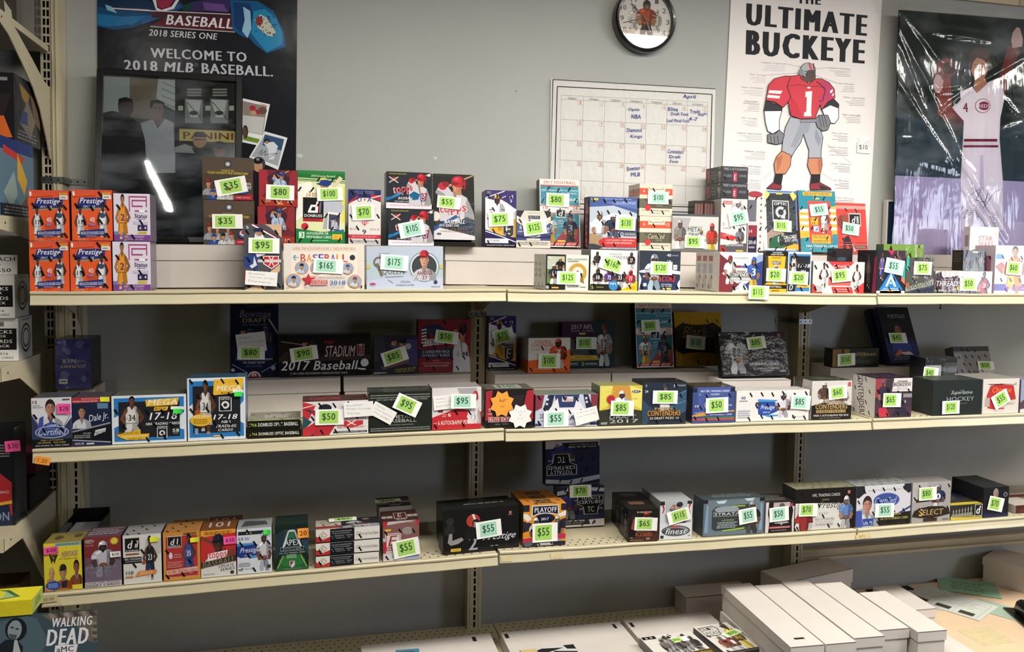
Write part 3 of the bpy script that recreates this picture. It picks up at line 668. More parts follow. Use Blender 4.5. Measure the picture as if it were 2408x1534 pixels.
sh([492, 1185, 565, 1220, 560, 1300, 520, 1365, 440, 1365, 430, 1290, 450, 1230], 'c98460'); sh([700, 1240, 805, 1240, 808, 1300, 790, 1370, 720, 1370, 692, 1300], 'c98460')
p.p([450, 1240, 500, 1215, 480, 1300, 455, 1350], 'b06c4c'); p.p([770, 1250, 805, 1250, 806, 1310, 780, 1360], 'b06c4c')
p.p([440, 1362, 502, 1370, 488, 1450, 420, 1450], '161216'); p.p([722, 1368, 794, 1368, 790, 1440, 712, 1450], '161216')
sh([420, 1435, 490, 1455, 485, 1488, 372, 1478], '8c2838'); sh([712, 1440, 790, 1432, 870, 1475, 880, 1490, 715, 1490], '8c2838'); p.p([780, 1450, 870, 1478, 800, 1490], '2a2024')
sh([365, 790, 495, 840, 490, 880, 350, 872], '2b2a31'); sh([800, 850, 840, 800, 900, 780, 938, 820, 935, 860, 880, 870], '2b2a31')
sh([352, 872, 490, 870, 470, 950, 470, 1020, 420, 1052, 380, 1030, 362, 960], 'e9e7ea'); sh([805, 860, 870, 825, 935, 850, 935, 930, 905, 970, 860, 965, 830, 930], 'e9e7ea')
sh([380, 1055, 440, 1050, 470, 1020, 510, 1060, 490, 1125, 450, 1135, 380, 1120], '7c7c84'); sh([750, 940, 780, 905, 850, 905, 872, 960, 850, 1020, 810, 1030, 770, 1000], '7c7c84')
for k in range(3): p.ln(780+k*22, 910, 800+k*22, 1000, 4, K); p.ln(400+k*28, 1065, 410+k*26, 1125, 4, K)
sh([630, 590, 560, 600, 520, 597, 430, 620, 385, 670, 365, 790, 430, 800, 500, 845, 540, 800, 560, 905, 640, 935, 750, 930, 790, 820, 800, 865, 850, 800, 905, 770, 900, 700, 860, 650, 800, 620, 755, 620, 700, 660, 650, 610], 'd03a48')
p.p([760, 640, 850, 650, 895, 720, 880, 770, 820, 800, 800, 850, 780, 780, 820, 730, 800, 660], 'b83a64'); p.p([560, 905, 640, 935, 660, 930, 600, 800, 560, 760], 'c43040')
p.pl([560, 600, 530, 680, 560, 760, 540, 800, 555, 905], 5, K); p.pl([530, 680, 620, 665, 690, 680, 780, 680, 830, 700], 4, '7a2430'); p.pl([760, 640, 830, 700, 810, 790, 780, 800], 5, K)
p.p([390, 710, 495, 715, 480, 740, 382, 732], 'efe6e6'); p.p([378, 745, 475, 755, 470, 776, 372, 768], 'efe6e6'); p.p([865, 715, 890, 700, 885, 725, 868, 735], 'efe6e6'); p.p([880, 745, 898, 730, 896, 750, 884, 758], 'efe6e6')
p.p([674, 722, 726, 716, 718, 880, 722, 914, 660, 914, 664, 884, 680, 880, 684, 764, 672, 764], 'f1ebea')
p.r(636, 940, 756, 960, '8a8c94'); p.e(700, 690, 14, 8, 'e8dada')
p.e(694, 600, 62, 44, '6c4436'); p.e(694, 552, 60, 58, K, 26); p.e(694, 552, 56, 54, 'a9abb0', 26); p.p([694, 498, 715, 500, 730, 560, 712, 560], 'c8505a'); p.p([690, 555, 752, 548, 752, 620, 700, 628, 672, 590], '5c3c32')
for yy in (560, 580, 602, 618): p.pl([664, yy, 700, yy+8, 752, yy-2], 7, '4e5058')
p.pl([700, 560, 698, 626], 6, '4e5058'); p.e(640, 570, 20, 26, '85878e'); p.ln(735, 500, 740, 545, 10, '7a2430')
mb.build('poster_print', 'paper', o)
mb = MB(); mb.box(-.028, 0, 0, .028, .0005, .04, 'e9e2de'); c0 = atY(2031, 348, -.008)
o = mb.build('price_note', 'paper'); o.location = (c0.x, -.0075, c0.z-.02); o.rotation_euler = (0, .02, 0); tagp(o, 'white paper square handwritten $10 taped to the poster edge', 'note')
mb = MB(); a = Art(mb, lambda u, v, h: Vector((-.028+u*.056, -h, v*.04)), .056, .04); a.t('$10', .14, .3, .8, .78, '17141c', b=0, sk=-.1); mb.build('writing', 'paper', o)
for (x, y, w_, h_) in ((2032, 322, .05, .03),):
    c0 = atY(x, y, -.008); mb = MB(); mb.face([Vector((0, 0, 0)), Vector((w_, .001, 0)), Vector((w_, 0, h_)), Vector((0, .0015, h_))], 'fff'); mb.build('clear_tape', 'tape', o).location = (-.02, -.003, .03)

# -- calendar
o, mb, a = sheet('wall_calendar', 'laminated white April wall calendar with a double black border', 'calendar', .807, EYE+.14, .62, .46, .5, -.004, 'd2cfcb', m='paper')
p = PX(o, .62, .46, a, 1280, 0, 2.95)
p.pl([60, 552, 1194, 617, 1172, 1480], 7, '141315'); p.pl([60, 552, 32, 1445, 1172, 1478], 7, '141315'); p.pl([90, 600, 1164, 655, 1143, 1438], 7, '141315'); p.pl([90, 600, 68, 1410, 1143, 1440], 7, '141315')
gx = lambda i, y: [118, 270, 420, 565, 709, 852, 993, 1134][i]-(y-660)*.022
gy = lambda x, y: y+(x-118)*.05
rows = (660, 688, 828, 972, 1110, 1246, 1378)
for y_ in rows: p.ln(gx(0, y_), gy(118, y_), gx(7, y_), gy(1134, y_), 2.2, '8a8888')
for i in range(8): p.ln(gx(i, 660), gy(gx(i, 660), 660), gx(i, 1378), gy(gx(i, 1378), 1378), 2.2, '9a9898')
for i, s_ in enumerate(('SUNDAY', 'MONDAY', 'TUESDAY', 'WEDNESDAY', 'THURSDAY', 'FRIDAY', 'SATURDAY')):
    cx_ = (gx(i, 670)+gx(i+1, 670))/2; hw = 3.9*len(s_)+8; yb_ = gy(cx_, 684); p.t(s_, cx_-hw, yb_-1, cx_+hw, yb_+4, 13, '55504f', b=0)
for n_ in range(1, 29):
    i, j = (n_-1) % 7, (n_-1)//7; x_ = gx(i+1, rows[j+1])-18; y_ = gy(x_, rows[j+1])+14
    p.ln(x_-16, y_-12, x_-16, y_+18, 1.5, 'a8a0a0'); p.ln(x_-16, y_+18, x_+16, y_+19, 1.5, 'a8a0a0')
    p.t(str(n_), x_-(5 if n_ < 10 else 10), y_+13, x_+(5 if n_ < 10 else 10), y_+14, 22, 'd08a52', b=0)
B_ = '25388c'
for s_, x0, y0, x1, y1, h_ in (('April', 958, 688, 1050, 692, 32), ('Optic', 580, 775, 660, 776, 26), ('NBA', 602, 822, 668, 824, 28), ('Elite', 856, 768, 926, 772, 24), ('Draft Foot', 876, 800, 998, 804, 22), ('Leaf Metal Foot', 850, 846, 1004, 850, 22), ('Trade', 1010, 788, 1078, 786, 26), ('Night', 1066, 812, 1128, 802, 24), ('4-7', 1000, 838, 1062, 840, 26),
                           ('Diamond', 570, 916, 674, 916, 26), ('Kings', 594, 962, 676, 962, 26), ('Contenders', 854, 1062, 964, 1068, 26), ('Draft', 864, 1098, 944, 1100, 22), ('Foot', 868, 1130, 928, 1130, 20), ('Bowman', 570, 1186, 660, 1178, 28), ('MLB', 598, 1224, 662, 1222, 26)): p.t(s_, x0, y0, x1, y1, h_, B_, b=1, sk=.1)
mb.build('calendar_print', 'paper', o)
mb = MB(); mb.box(-.308, -.0062, .003, .308, -.0055, .457); mb.build('laminate', 'lam', o)

# -- clock
c0 = atY(1519, 42, -.03); R0 = .113
o = bpy.data.objects.new('wall_clock', None); C.objects.link(o); o.location = (c0.x-.002, -.0, c0.z-.006); tagp(o, 'round black-rimmed wall clock with a hockey picture on its dial', 'clock')
def ring(mb, prof, n=56, cl='fff'):
    for k in range(n):
        a0, a1 = 2*math.pi*k/n, 2*math.pi*(k+1)/n
        for (r0, y0), (r1, y1) in zip(prof, prof[1:]):
            P = lambda r_, y_, a_: Vector((r_*math.cos(a_), y_, r_*math.sin(a_)))
            mb.face([P(r0, y0, a0), P(r1, y1, a0), P(r1, y1, a1), P(r0, y0, a1)], cl)
mb = MB(); ring(mb, [(R0*.86, -.028), (R0*.9, -.040), (R0*.96, -.042), (R0, -.036), (R0*1.01, -.02), (R0, -.002)]); rim = mb.build('rim', 'black', o, smooth=True)
mb = MB(); mb.face([Vector((R0*.9*math.cos(-t*math.pi/24), -.024, R0*.9*math.sin(-t*math.pi/24))) for t in range(48)][::-1], 'e6e2de')
W_ = 2*R0*.9; dial = Art(mb, lambda u, v, h: Vector((-W_/2+u*W_, -.024-h, -W_/2+v*W_)), W_, W_)
for s_, x0, y0 in (('12', .44, .84), ('1', .68, .79), ('2', .82, .64), ('3', .89, .45), ('4', .82, .26), ('5', .68, .12), ('6', .46, .06), ('7', .26, .12), ('8', .1, .27), ('9', .05, .46), ('10', .06, .64), ('11', .24, .79)): dial.t(s_, x0, y0, x0+(.07 if len(s_) == 1 else .1), y0+.085, '6c6664')
for (x0, y0, x1, y1, c1) in ((.16, .3, .44, .75, 'cfcac6'), (.6, .3, .84, .7, 'cbc6c2')): fb(dial, x0, y0, x1, y1, J=c1, Hc='c4beba', P='d4cfca', sk='c9c0ba', ball=False, mask='bbb')
fb(dial, .3, .24, .76, .84, J='b6502e', Hc='3a2c28', P='4a3c3a', sk='b08868', N='e8e0d8', st='222', ball=False)
dial.ln(.1, .42, .45, .52, .002, '4a3c34'); dial.t('UPPER', .14, .25, .32, .31, 'c8854e'); dial.t('DECK', .14, .18, .32, .24, 'c8854e'); dial.p([.2, .32, .23, .36, .26, .32], 'c8854e'); dial.p([.2, .17, .23, .13, .26, .17], 'c8854e')
mb.build('dial', 'paper', o)
def hand(name, ang, L, w_, y):
    mb = MB(); mb.box(-w_/2, y, -.012, w_/2, y+.0012, L, '111'); h = mb.build(name, 'black', o); h.rotation_euler = (0, math.radians(ang), 0); h.location = (.002, 0, .002)
hand('hour_hand', 156, .047, .006, -.028); hand('minute_hand', 312, .075, .0032, -.030)
mb = MB(); ring(mb, [(0.0001, -.0335), (.004, -.0335), (.004, -.026)], 16); mb.build('hub', 'black', o)
mb = MB(); mb.face([Vector((R0*.88*math.cos(t*math.pi/24), -.034, R0*.88*math.sin(t*math.pi/24))) for t in range(48)], 'fff'); mb.build('clock_glass', 'glass', o)

# -- bagged poster of a ball player on the right
o, mb, a = sheet('bagged_poster', 'dark poster of a ball player in white, sealed in a wrinkled clear bag', 'poster', 2.155, EYE-.10, .70, 1.03, .9, -.058, '1f2a26', m='photo', thick=.006)
p = PX(o, .70, 1.03, a, 2060, 0, 2.738)
p.p([100, 80, 953, 150, 953, 700, 953, 1170, 100, 1130], '1d2723'); p.p([100, 700, 560, 900, 953, 760, 953, 1180, 100, 1130], '2b3a42')
p.p([100, 1130, 953, 1170, 953, 1660, 60, 1660], '9d93b8'); p.p([100, 1400, 953, 1430, 953, 1660, 60, 1660], 'b0a4c4')
W2 = 'd8cfd8'
p.p([790, 500, 850, 300, 900, 290, 930, 330, 860, 480, 820, 640], '6e342c'); p.p([870, 260, 880, 210, 905, 175, 925, 180, 945, 250, 940, 300, 880, 310], 'c4a29c')
p.p([380, 470, 480, 480, 490, 690, 545, 720, 480, 800, 400, 740], '7c3a30'); p.e(450, 440, 66, 66, '6c3028'); p.e(470, 440, 40, 40, '432019'); p.e(400, 540, 30, 60, 'b89c98')
p.p([440, 790, 520, 740, 560, 790, 540, 820, 470, 815], '4a2822')
p.p([540, 590, 620, 560, 650, 600, 720, 530, 790, 500, 830, 620, 800, 760, 795, 890, 560, 890, 565, 780, 500, 700, 545, 640], W2)
p.p([490, 690, 545, 650, 570, 720, 560, 790], W2); p.ln(498, 715, 562, 785, 12, '6a1c2c')
p.p([560, 890, 795, 890, 815, 1150, 818, 1480, 690, 1534, 550, 1480, 545, 1150], 'cfc6d4'); p.p([670, 1000, 690, 1000, 700, 1500, 660, 1500], 'b6acc4')
p.r(566, 895, 780, 912, '6a1c34'); p.p([566, 915, 780, 912, 780, 930, 566, 932], 'cbc3cc'); p.r(562, 935, 786, 950, '6a1c34')
for k in range(9): p.ln(600+k % 3*6, 1330+k*14, 660, 1322+k*14, 3, '8e86a4'); p.ln(740, 1370+k*12, 790, 1362+k*12, 3, '8e86a4')
p.p([625, 560, 640, 500, 700, 500, 715, 540, 650, 600], 'a87860'); p.e(664, 440, 54, 74, 'b3836a', 22); p.p([600, 420, 600, 350, 640, 305, 700, 310, 730, 350, 732, 420, 715, 450, 700, 390, 650, 370, 625, 400, 612, 450], '4a3228')
p.e(645, 430, 9, 5, '221a18'); p.e(683, 428, 9, 5, '221a18'); p.ln(632, 416, 656, 416, 4, '3a2820'); p.ln(672, 414, 696, 414, 4, '3a2820'); p.e(664, 455, 8, 10, '946450'); p.e(660, 486, 18, 5, '7c4038')
p.e(686, 682, 50, 46, '8a5060', 30); p.e(686, 682, 46, 42, 'd8cfd8', 30); p.e(694, 682, 36, 28, '7c2438', 20); p.t('REDS', 656, 694, 732, 694, 22, 'e0d8e0')
p.t('4', 558, 722, 590, 722, 60, '6a1c2c', b=1, sk=-.1)
p.pl([440, 1500, 470, 1380, 520, 1330, 560, 1330, 520, 1400, 590, 1350, 560, 1410, 620, 1370], 3, '6a6a8c'); p.pl([600, 1260, 680, 1210, 640, 1290, 700, 1300, 720, 1240, 690, 1340, 760, 1240, 805, 1218], 3.5, '55557c')
p.p([120, 82, 155, 86, 154, 102, 128, 100], 'b8b4b0')
mb.build('poster_print', 'photo', o)
mb = MB(); nx, nz = 84, 116; rd = random.Random(9)                   # the bag: a creased clear sheet standing off the poster
ang_ = math.radians(.9)
def bl(x, y):
    P = atY(2060+x/2.738, y/2.738, -.068); dx, dz = P.x-2.155, P.z-(EYE-.10); return (dx*math.cos(ang_)+dz*math.sin(ang_)-.35, -dx*math.sin(ang_)+dz*math.cos(ang_))
CR = [(bl(*q[:2]), bl(*q[2:4]), q[4], q[5]) for q in ((115, 100, 545, 1000, .007, .007), (190, 95, 420, 400, .006, .006), (545, 1000, 860, 1534, .007, .008), (120, 200, 320, 720, .005, .006), (130, 500, 330, 820, .006, .007), (330, 820, 530, 1110, .006, .006), (230, 380, 400, 600, .004, .006), (953, 370, 620, 560, .006, .007), (620, 560, 400, 740, .005, .006), (830, 640, 925, 750, .004, .006), (380, 600, 540, 580, .004, .006), (820, 840, 953, 790, .004, .006), (160, 890, 240, 900, .003, .005), (540, 1160, 850, 1620, .006, .007), (370, 205, 740, 260, .004, .006), (830, 860, 953, 870, .003, .005), (600, 1060, 700, 1200, .005, .008), (300, 1040, 520, 1100, .003, .005), (105, 500, 130, 1300, .006, .008))]
def fold(x, z):
    f_ = 0
    for (ax, az), (bx, bz), am, wd in CR:
        L2 = (bx-ax)**2+(bz-az)**2; t = max(0, min(1, ((x-ax)*(bx-ax)+(z-az)*(bz-az))/L2)); d2 = (x-ax-t*(bx-ax))**2+(z-az-t*(bz-az))**2
        if d2 < 25*wd*wd: f_ += am*math.exp(-d2/wd/wd)*(.5+.5*math.sin(math.pi*min(1, max(0, t))))
    return f_
g = {}
for i in range(nx+1):
    for j in range(nz+1):
        x, z = -.36+.72*i/nx, -.01+1.068*j/nz; u, v = i/nx, j/nz
        f_ = .0018*math.sin(9*(u+v*1.4))*math.sin(5*(v-u))+.0006*math.sin(31*u-17*v)+rd.uniform(-.00025, .00025)
        g[i, j] = Vector((x+(.004*math.sin(j*.25) if i in (0, nx) else 0), -.008-f_-fold(x, z), z))
for i in range(nx):
    for j in range(nz): mb.face([g[i, j], g[i+1, j], g[i+1, j+1], g[i, j+1]], 'fff')
me_b = mb.build('clear_bag', 'bag', o)
bm = bmesh.new(); bm.from_mesh(me_b.data); bmesh.ops.remove_doubles(bm, verts=bm.verts, dist=1e-5)
for f_ in bm.faces: f_.smooth = True
bm.to_mesh(me_b.data); bm.free()
# thin frame standing behind it
xa = atY(2084, 520, -.03).x; za = atY(2090, 470, -.03).z
o = bpy.data.objects.new('picture_frame', None); C.objects.link(o); o.location = (xa, -.03, EYE-.1); tagp(o, 'slim white-edged blue frame mostly hidden behind the bagged poster', 'picture frame')
hz = za-(EYE-.1); slab('frame_rail', 'white', 0, 0, 0, .007, .02, hz, o); slab('frame_rail', 'white', 0.007, 0, hz-.007, .4, .02, hz, o)
mb = MB(); mb.box(.007, .006, 0, .4, .012, hz-.007, '22344e'); mb.build('backing', 'photo', o)
P = atY(2213, 700, -.25); mb = MB(); mb.box(-.0012, 0, -.022, .0012, .002, .018); mb.box(-.004, -.001, -.026, .002, .003, -.022); o = mb.build('hook', 'dark'); o.location = (P.x, -.25, EYE-.1345-.018); tagp(o, 'small dark hook hanging under the top shelf at the right', 'hook')
# wall marks and a nail
for (x, y, k) in ((705, 366, 0), (1024, 372, 1), (1213, 215, 2), (197, 428, 3)):
    P = atY(x, y, -.0006); mb = MB(); r_ = (.011, .008, .003, .005)[k]
    rd = random.Random(k); mb.face([Vector((P.x+r_*rd.uniform(.6, 1.2)*math.cos(t*.9), -.0008, P.z+r_*rd.uniform(.4, .9)*math.sin(t*.9))) for t in range(7)], 'c9c6b8' if k < 2 else '504c48')
    o = mb.build('paint_chip' if k < 2 else 'wall_scar', 'paper'); tagp(o, ('pale torn tape scrap stuck to the grey wall by the dark poster', 'pale flake on the grey wall above the gap', 'small dark nail hole high on the bare wall', 'dark scuff on the wall beside the picture frame')[k], 'mark')
# ------------------------------------------------------------------ printed fronts
def prestige_o(a):
    a.r(0, 0, 1, 1, 'e0592e'); a.p([0, .9, .5, .93, 1, .88, 1, 1, 0, 1], 'd8543c'); a.p([.05, .86, .6, .9, .6, .88, .05, .84], 'a04028')
    for i in range(4): a.p([.1+.1*i, .1*i, .3+.2*i, .4, .5+.1*i, .1, .4, .0], ('e8693a', 'c94a26')[i % 2])
    a.p([.1, .62, .2, .84, .86, .86, .84, .66], '2b3370'); a.p([.1, .62, .84, .66, .84, .63, .1, .59], '8f8a6a')
    a.t('Prestige', .2, .70, .78, .84, 'e8e4ea', sk=.3, b=1); a.t('2017-18', .28, .65, .58, .69, 'd4d0d8', sk=.3)
    bk(a, .0, .02, .42, .68, J='dcdadc', num='11', sk='5c3c30', N='3a4a44', ball=0); bk(a, .54, .02, 1, .76, J='dcdadc', num='', sk='4c3228', N='2d4a80', ball=0); a.circ(.76, .5, .07, '3a4a68')
    a.t('40', .44, .36, .56, .46, 'e8e0e0'); a.r(.44, .29, .56, .34, '9c6cae')
    a.p([.2, .06, .2, .19, .8, .24, .8, .11], '2b3370'); a.t('MICRO-ETCH ROOKIES GOLD', .22, .12, .78, .18, 'd8d8e6', b=1, rot=2); a.r(.34, .08, .6, .1, '8a8ab4')
    a.r(.77, .9, .95, .95, 'e8b83c'); a.t('PANINI', .79, .91, .93, .945, '4a3212'); a.r(.77, .82, .98, .9, 'e0dcdc'); a.lines(.8, .83, .95, .89, 1, '8a8686')
    a.e(.06, .92, .03, .05, 'e8e0e0', 10); a.tk(2)
def status(a):
    a.r(0, 0, 1, 1, 'd6cfdc'); a.r(0, 0, 1, .13, '7a4388'); a.r(0, .13, .3, .2, '6c78b8')
    for k, (x0, y0, x1, y1) in enumerate(((.42, .92, .92, .95), (.42, .62, .45, .95), (.89, .72, .92, .95), (.5, .84, .92, .87), (.5, .72, .53, .87), (.5, .72, .8, .75), (.58, .62, .92, .65))): a.r(x0, y0, x1, y1, 'a2376c')
    bk(a, -.05, -.02, .55, .98, J='e0922e', num='2', sk='a87048', N='6a3a6a', ball=0)
    a.t('Status', .58, .49, .92, .58, '4a3a5c'); a.r(.64, .46, .88, .475, 'a08ab0'); a.r(.55, .36, .95, .42, 'c0bccc'); a.r(.66, .22, .92, .34, '2e2450'); a.t('6', .7, .25, .76, .31, 'ddd'); a.t('4', .83, .25, .89, .31, 'ddd')
    a.r(.66, .155, .92, .2, 'e6cf3c'); a.t('PANINI', .69, .165, .89, .195, '5a4a12'); a.t('FIND 1 AUTOGRAPH', .28, .07, .82, .11, 'd8c4dc'); a.t('OR MEMORABILIA CARD', .3, .02, .8, .055, 'c0a4c8'); a.r(.7, .6, .86, .66, 'e8e6ea'); a.tk(4)
def openday(a):
    a.r(0, 0, 1, 1, '4a3e34'); a.p([0, .6, 1, .7, 1, 1, 0, 1], '54473a'); a.circ(.5, .84, .075, '22262c'); a.circ(.5, .84, .06, '6a7078'); a.r(.47, .81, .53, .87, 'c9ccd0')
    a.t('COLLECT ALL', .37, .665, .63, .71, 'c8b440'); a.t("YOUR FAVORITE MLB SUPERSTARS!", .1, .6, .9, .655, 'c8b440')
    for i, (x0, x1, h, c_) in enumerate(((.0, .24, .5, '8f9298'), (.16, .38, .48, 'a4a4aa'), (.36, .6, .54, '9a9a9e'))): port(a, x0, .1, x1, h, J=c_, cap=('8a2a2c', '22304e', '3a5a2c')[i])
    port(a, .08, .0, .34, .24, J='2b4a90', cap='2b4a90'); port(a, .28, .0, .5, .26, J='c0c0c4', cap='222'); port(a, .44, .0, .66, .3, J='b8b4b0', cap='a02a2c')
    a.t('TOPPS', .88, .46, .98, .49, 'b03038'); a.t('OPENING', .66, .36, .96, .42, 'ded8d2'); a.t('DAY', .84, .26, .97, .34, 'e4e0dc'); a.p([.62, .0, .62, .1, 1, .14, 1, 0], '9c2430'); a.t('1 INSERT PER PACK', .66, .04, .95, .08, 'd8a8a8')
    a.e(.8, .24, .12, .1, '3c4c86'); a.e(.8, .26, .09, .07, 'c8c8cc'); a.e(.8, .28, .06, .05, 'a83038')
def dkings(a):
    a.r(0, 0, 1, 1, '6e2830'); a.p([0, .2, .3, .5, .2, 1, 0, 1], '9c3038'); a.p([1, .3, .7, .6, .85, 1, 1, 1], '8a2c34'); a.p([.3, .3, .7, .3, .8, .8, .5, 1, .2, .8], '3e2430')
    bb(a, .28, .4, .78, .98, J='a8b8d0', cap='3a4a78', hel=False); a.t('DIAMOND', .3, .46, .76, .52, 'd8d0cc'); a.t('KINGS', .36, .39, .66, .45, 'd8d0cc'); a.p([0, 0, 1, 0, 1, .22, 0, .26], 'a03428')
    a.t('20', .16, .12, .3, .19, 'd8cfcf'); a.t('18', .74, .1, .86, .17, 'd8cfcf'); a.circ(.52, .16, .07, 'c8b8b0'); a.circ(.52, .16, .05, 'a03428'); a.r(.42, .05, .62, .085, 'd89a3c'); a.tk(6)
def donruss18(a):
    a.r(0, 0, 1, 1, 'd8dca8'); a.p([0, .3, .45, .55, .3, .85, 0, .8], 'ecebe0'); a.p([.55, .25, 1, .3, 1, .8, .7, .7], 'dfd44a'); a.r(0, .94, 1, 1, '2a7a3c'); a.p([0, .9, 1, .88, 1, .96, 0, .95], '1f6c34'); a.ln(0, .88, 1, .86, .003, '2a7a3c'); a.ln(0, .86, 1, .84, .002, '2a7a3c')
    a.t('2018 Donruss Baseball', .3, .915, .8, .945, 'c8e0b8', sk=.3); a.r(.45, .885, .62, .905, 'e0c43c'); a.ln(.72, .74, .92, .92, .012, 'd8c4a0')
    a.p([.62, .3, .56, .5, .58, .66, .9, .62, .98, .5, .86, .3], 'b4b8c0'); a.p([.6, .4, .54, .2, .86, .2, .9, .4], 'a4a8b2'); face(a, .58, .79, .08, .06, 'b47c58'); a.e(.6, .835, .12, .045, '24397a'); a.p([.4, .82, .5, .84, .6, .81, .5, .8], '24397a')
    a.r(.14, .34, .56, .63, '16171a'); a.p([.24, .44, .3, .53, .4, .53, .42, .58, .46, .58, .44, .42, .24, .42], 'e6e6e4'); a.p([.3, .46, .33, .5, .39, .5, .39, .45, .31, .45], '16171a'); a.ln(.47, .42, .49, .59, .003, 'c83a3a'); a.ln(.49, .42, .51, .59, .003, '3a6aa0'); a.t('DONRUSS', .17, .36, .53, .4, 'e6e6e4')
    a.p([.14, .3, .55, .3, .55, .34, .14, .34], 'c42c38'); a.t('BASEBALL', .17, .306, .5, .334, '6a1018'); a.circ(.18, .23, .085, 'e6d4d0'); a.circ(.18, .23, .075, 'c42c38')
    a.t('3', .25, .69, .3, .72, '8a5a20'); a.t('24', .19, .64, .3, .685, 'e08a2c', sk=.2); a.lines(.32, .64, .5, .7, 3, 'b08a3c')
    a.p([.63, .18, .9, .15, .93, .42, .65, .44], 'e6e4de'); a.p([.66, .2, .88, .17, .9, .39, .67, .41], '4a4448'); bb(a, .68, .2, .88, .38, J='b8bcc8', cap='24397a'); a.p([.6, .16, .98, .13, .98, .2], '3460a0')
    a.p([0, 0, 1, 0, 1, .17, .5, .16, 0, .2], '1f7a3c'); a.r(.06, .07, .17, .155, 'd8ecd8'); a.t('3', .08, .08, .15, .145, '1f7a3c'); a.t('AUTOGRAPHS OR', .21, .12, .66, .155, 'e4ece0'); a.t('MEMORABILIA CARDS', .21, .07, .72, .105, 'e4ece0'); a.r(.74, .055, .94, .13, 'e8c43c'); a.t('2018', .76, .075, .92, .12, 'c8642c'); a.r(.76, .06, .92, .068, 'c8642c'); a.lines(.3, .03, .7, .05, 1, '9cc8a4'); a.tk(8, d=1)
def usa(a):
    a.r(0, 0, 1, 1, 'dcd6d0'); a.r(0, .85, 1, 1, '27305a'); a.p([0, .74, .36, .85, .64, .85, 1, .78, 1, .9, 0, .85], '27305a'); a.p([0, .73, .3, .86, .3, .9, 0, .77], 'b02c38'); a.p([1, .8, .66, .86, .7, .92, 1, .9], 'b02c38'); a.ln(.7, .85, 1, .9, .003, 'ddd')
    a.t('2017 USA BASEBALL', .2, .95, .82, .975, '8a90b4', b=0); a.t('TRADING CARDS', .24, .92, .78, .94, '8a90b4', b=0); a.t('U', .27, .78, .4, .86, '35407c'); a.star(.5, .82, .05, 'c85a4a'); a.t('A', .58, .78, .71, .86, '35407c')
    a.p([.15, .68, .85, .68, .85, .5, .5, .34, .15, .5], 'cfc9c6'); a.p([.38, .47, .62, .47, .6, .4, .5, .35, .4, .4], 'c04048'); 
    for i in range(4): a.ln(.41+.055*i, .47, .42+.05*i, .38, .002, 'e6e0e0')
    a.t('8', .05, .27, .1, .31, 'c04a50'); a.lines(.12, .27, .32, .31, 2, 'b8a8a8'); a.lines(.66, .27, .88, .31, 2, 'b8a8a8'); a.t('5', .9, .27, .95, .31, 'c04a50'); a.t('9', .43, .2, .55, .28, '2b2f50'); a.r(0, .12, 1, .19, 'bc3440'); a.lines(.1, .135, .9, .175, 2, 'dc8a90'); a.r(0, 0, 1, .1, 'b8b4b2'); a.t('ON-CARD AUTOGRAPHS', .06, .055, .94, .085, '55555c'); a.tk(10)
def topps1(a):
    a.r(0, 0, 1, 1, '2a2d33'); a.p([0, 0, 1, 0, 1, .14, 0, .16], 'dcd6dc'); a.t('AUTOGRAPH AND 2 RELIC CARDS IN EVERY HOBBY JUMBO BOX!', .08, .06, .94, .1, 'a8384c'); a.t('PRIVILEGED SERIES JUMBO', .06, .92, .44, .96, 'b8b03c')
    a.p([.0, .2, .2, .3, .36, .42, .3, .46, .1, .32, 0, .3], '1c6ea8'); a.p([.1, .28, .34, .42, .34, .44], '8cb8d8'); a.p([.1, .8, .14, .86, .2, .86, .24, .8, .24, .76, .1, .76], '8c2c30'); a.ln(.06, .86, .26, .7, .003, 'c8c0b0'); a.ln(.26, .86, .06, .7, .003, 'c8c0b0')
    bb(a, .38, .1, 1.0, 1.0, J='c4c0c4', cap='b42834', num='27', N='9c2430'); a.p([.5, .38, .6, .48, .74, .4, .7, .26, .56, .24], '1a5a88'); a.circ(.8, .29, .06, '22305c'); a.circ(.8, .29, .045, 'ccd'); a.r(.77, .26, .83, .32, '8c2c40')
    a.t('topps', .15, .38, .6, .62, 'e8e2e4', rot=10, sk=.1); a.t('topps', .165, .395, .585, .605, 'c02838', rot=10, sk=.1); a.t('BASEBALL', .26, .25, .58, .32, 'dcdce4', sk=.25); a.t('2018 SERIES ONE', .18, .17, .5, .215, 'b8b8c4', sk=.25); a.e(.93, .93, .04, .04, 'c8c8cc', 12)
def toppsj(a):
    a.r(0, 0, 1, 1, '24211f'); a.ln(.02, .97, .98, .97, .0006, '4a4644'); bb(a, -.06, .28, 1.02, 1.0, J='bcb8bc', cap='b42834', hel=True); a.p([0, 0, 1, 0, 1, .06, 0, .2], 'c9c4c6'); a.p([0, .12, .3, .24, .6, .34, .55, .38, .2, .25, 0, .2], '274a78'); a.p([.5, .24, .8, .35, 1, .3, 1, .1, .8, .12], '24303c')
    a.t('topps', .12, .36, .82, .54, 'ece6e6', rot=5); a.t('topps', .14, .373, .8, .527, 'c22a36', rot=5); a.t('BASEBALL', .26, .245, .76, .3, 'dcdce2', sk=.25); a.t('2018 SERIES ONE', .13, .195, .62, .235, 'c4c4cc', sk=.25); a.t('1 AUTOGRAPH OR RELIC CARD IN EVERY HOBBY BOX!', .16, .115, .84, .135, '8c4450'); a.circ(.9, .22, .05, '2c3c64'); a.circ(.05, .35, .12, 'b8b0a8'); a.circ(.05, .35, .1, 'cfc8c0'); a.r(.08, .07, .18, .1, '44484c')
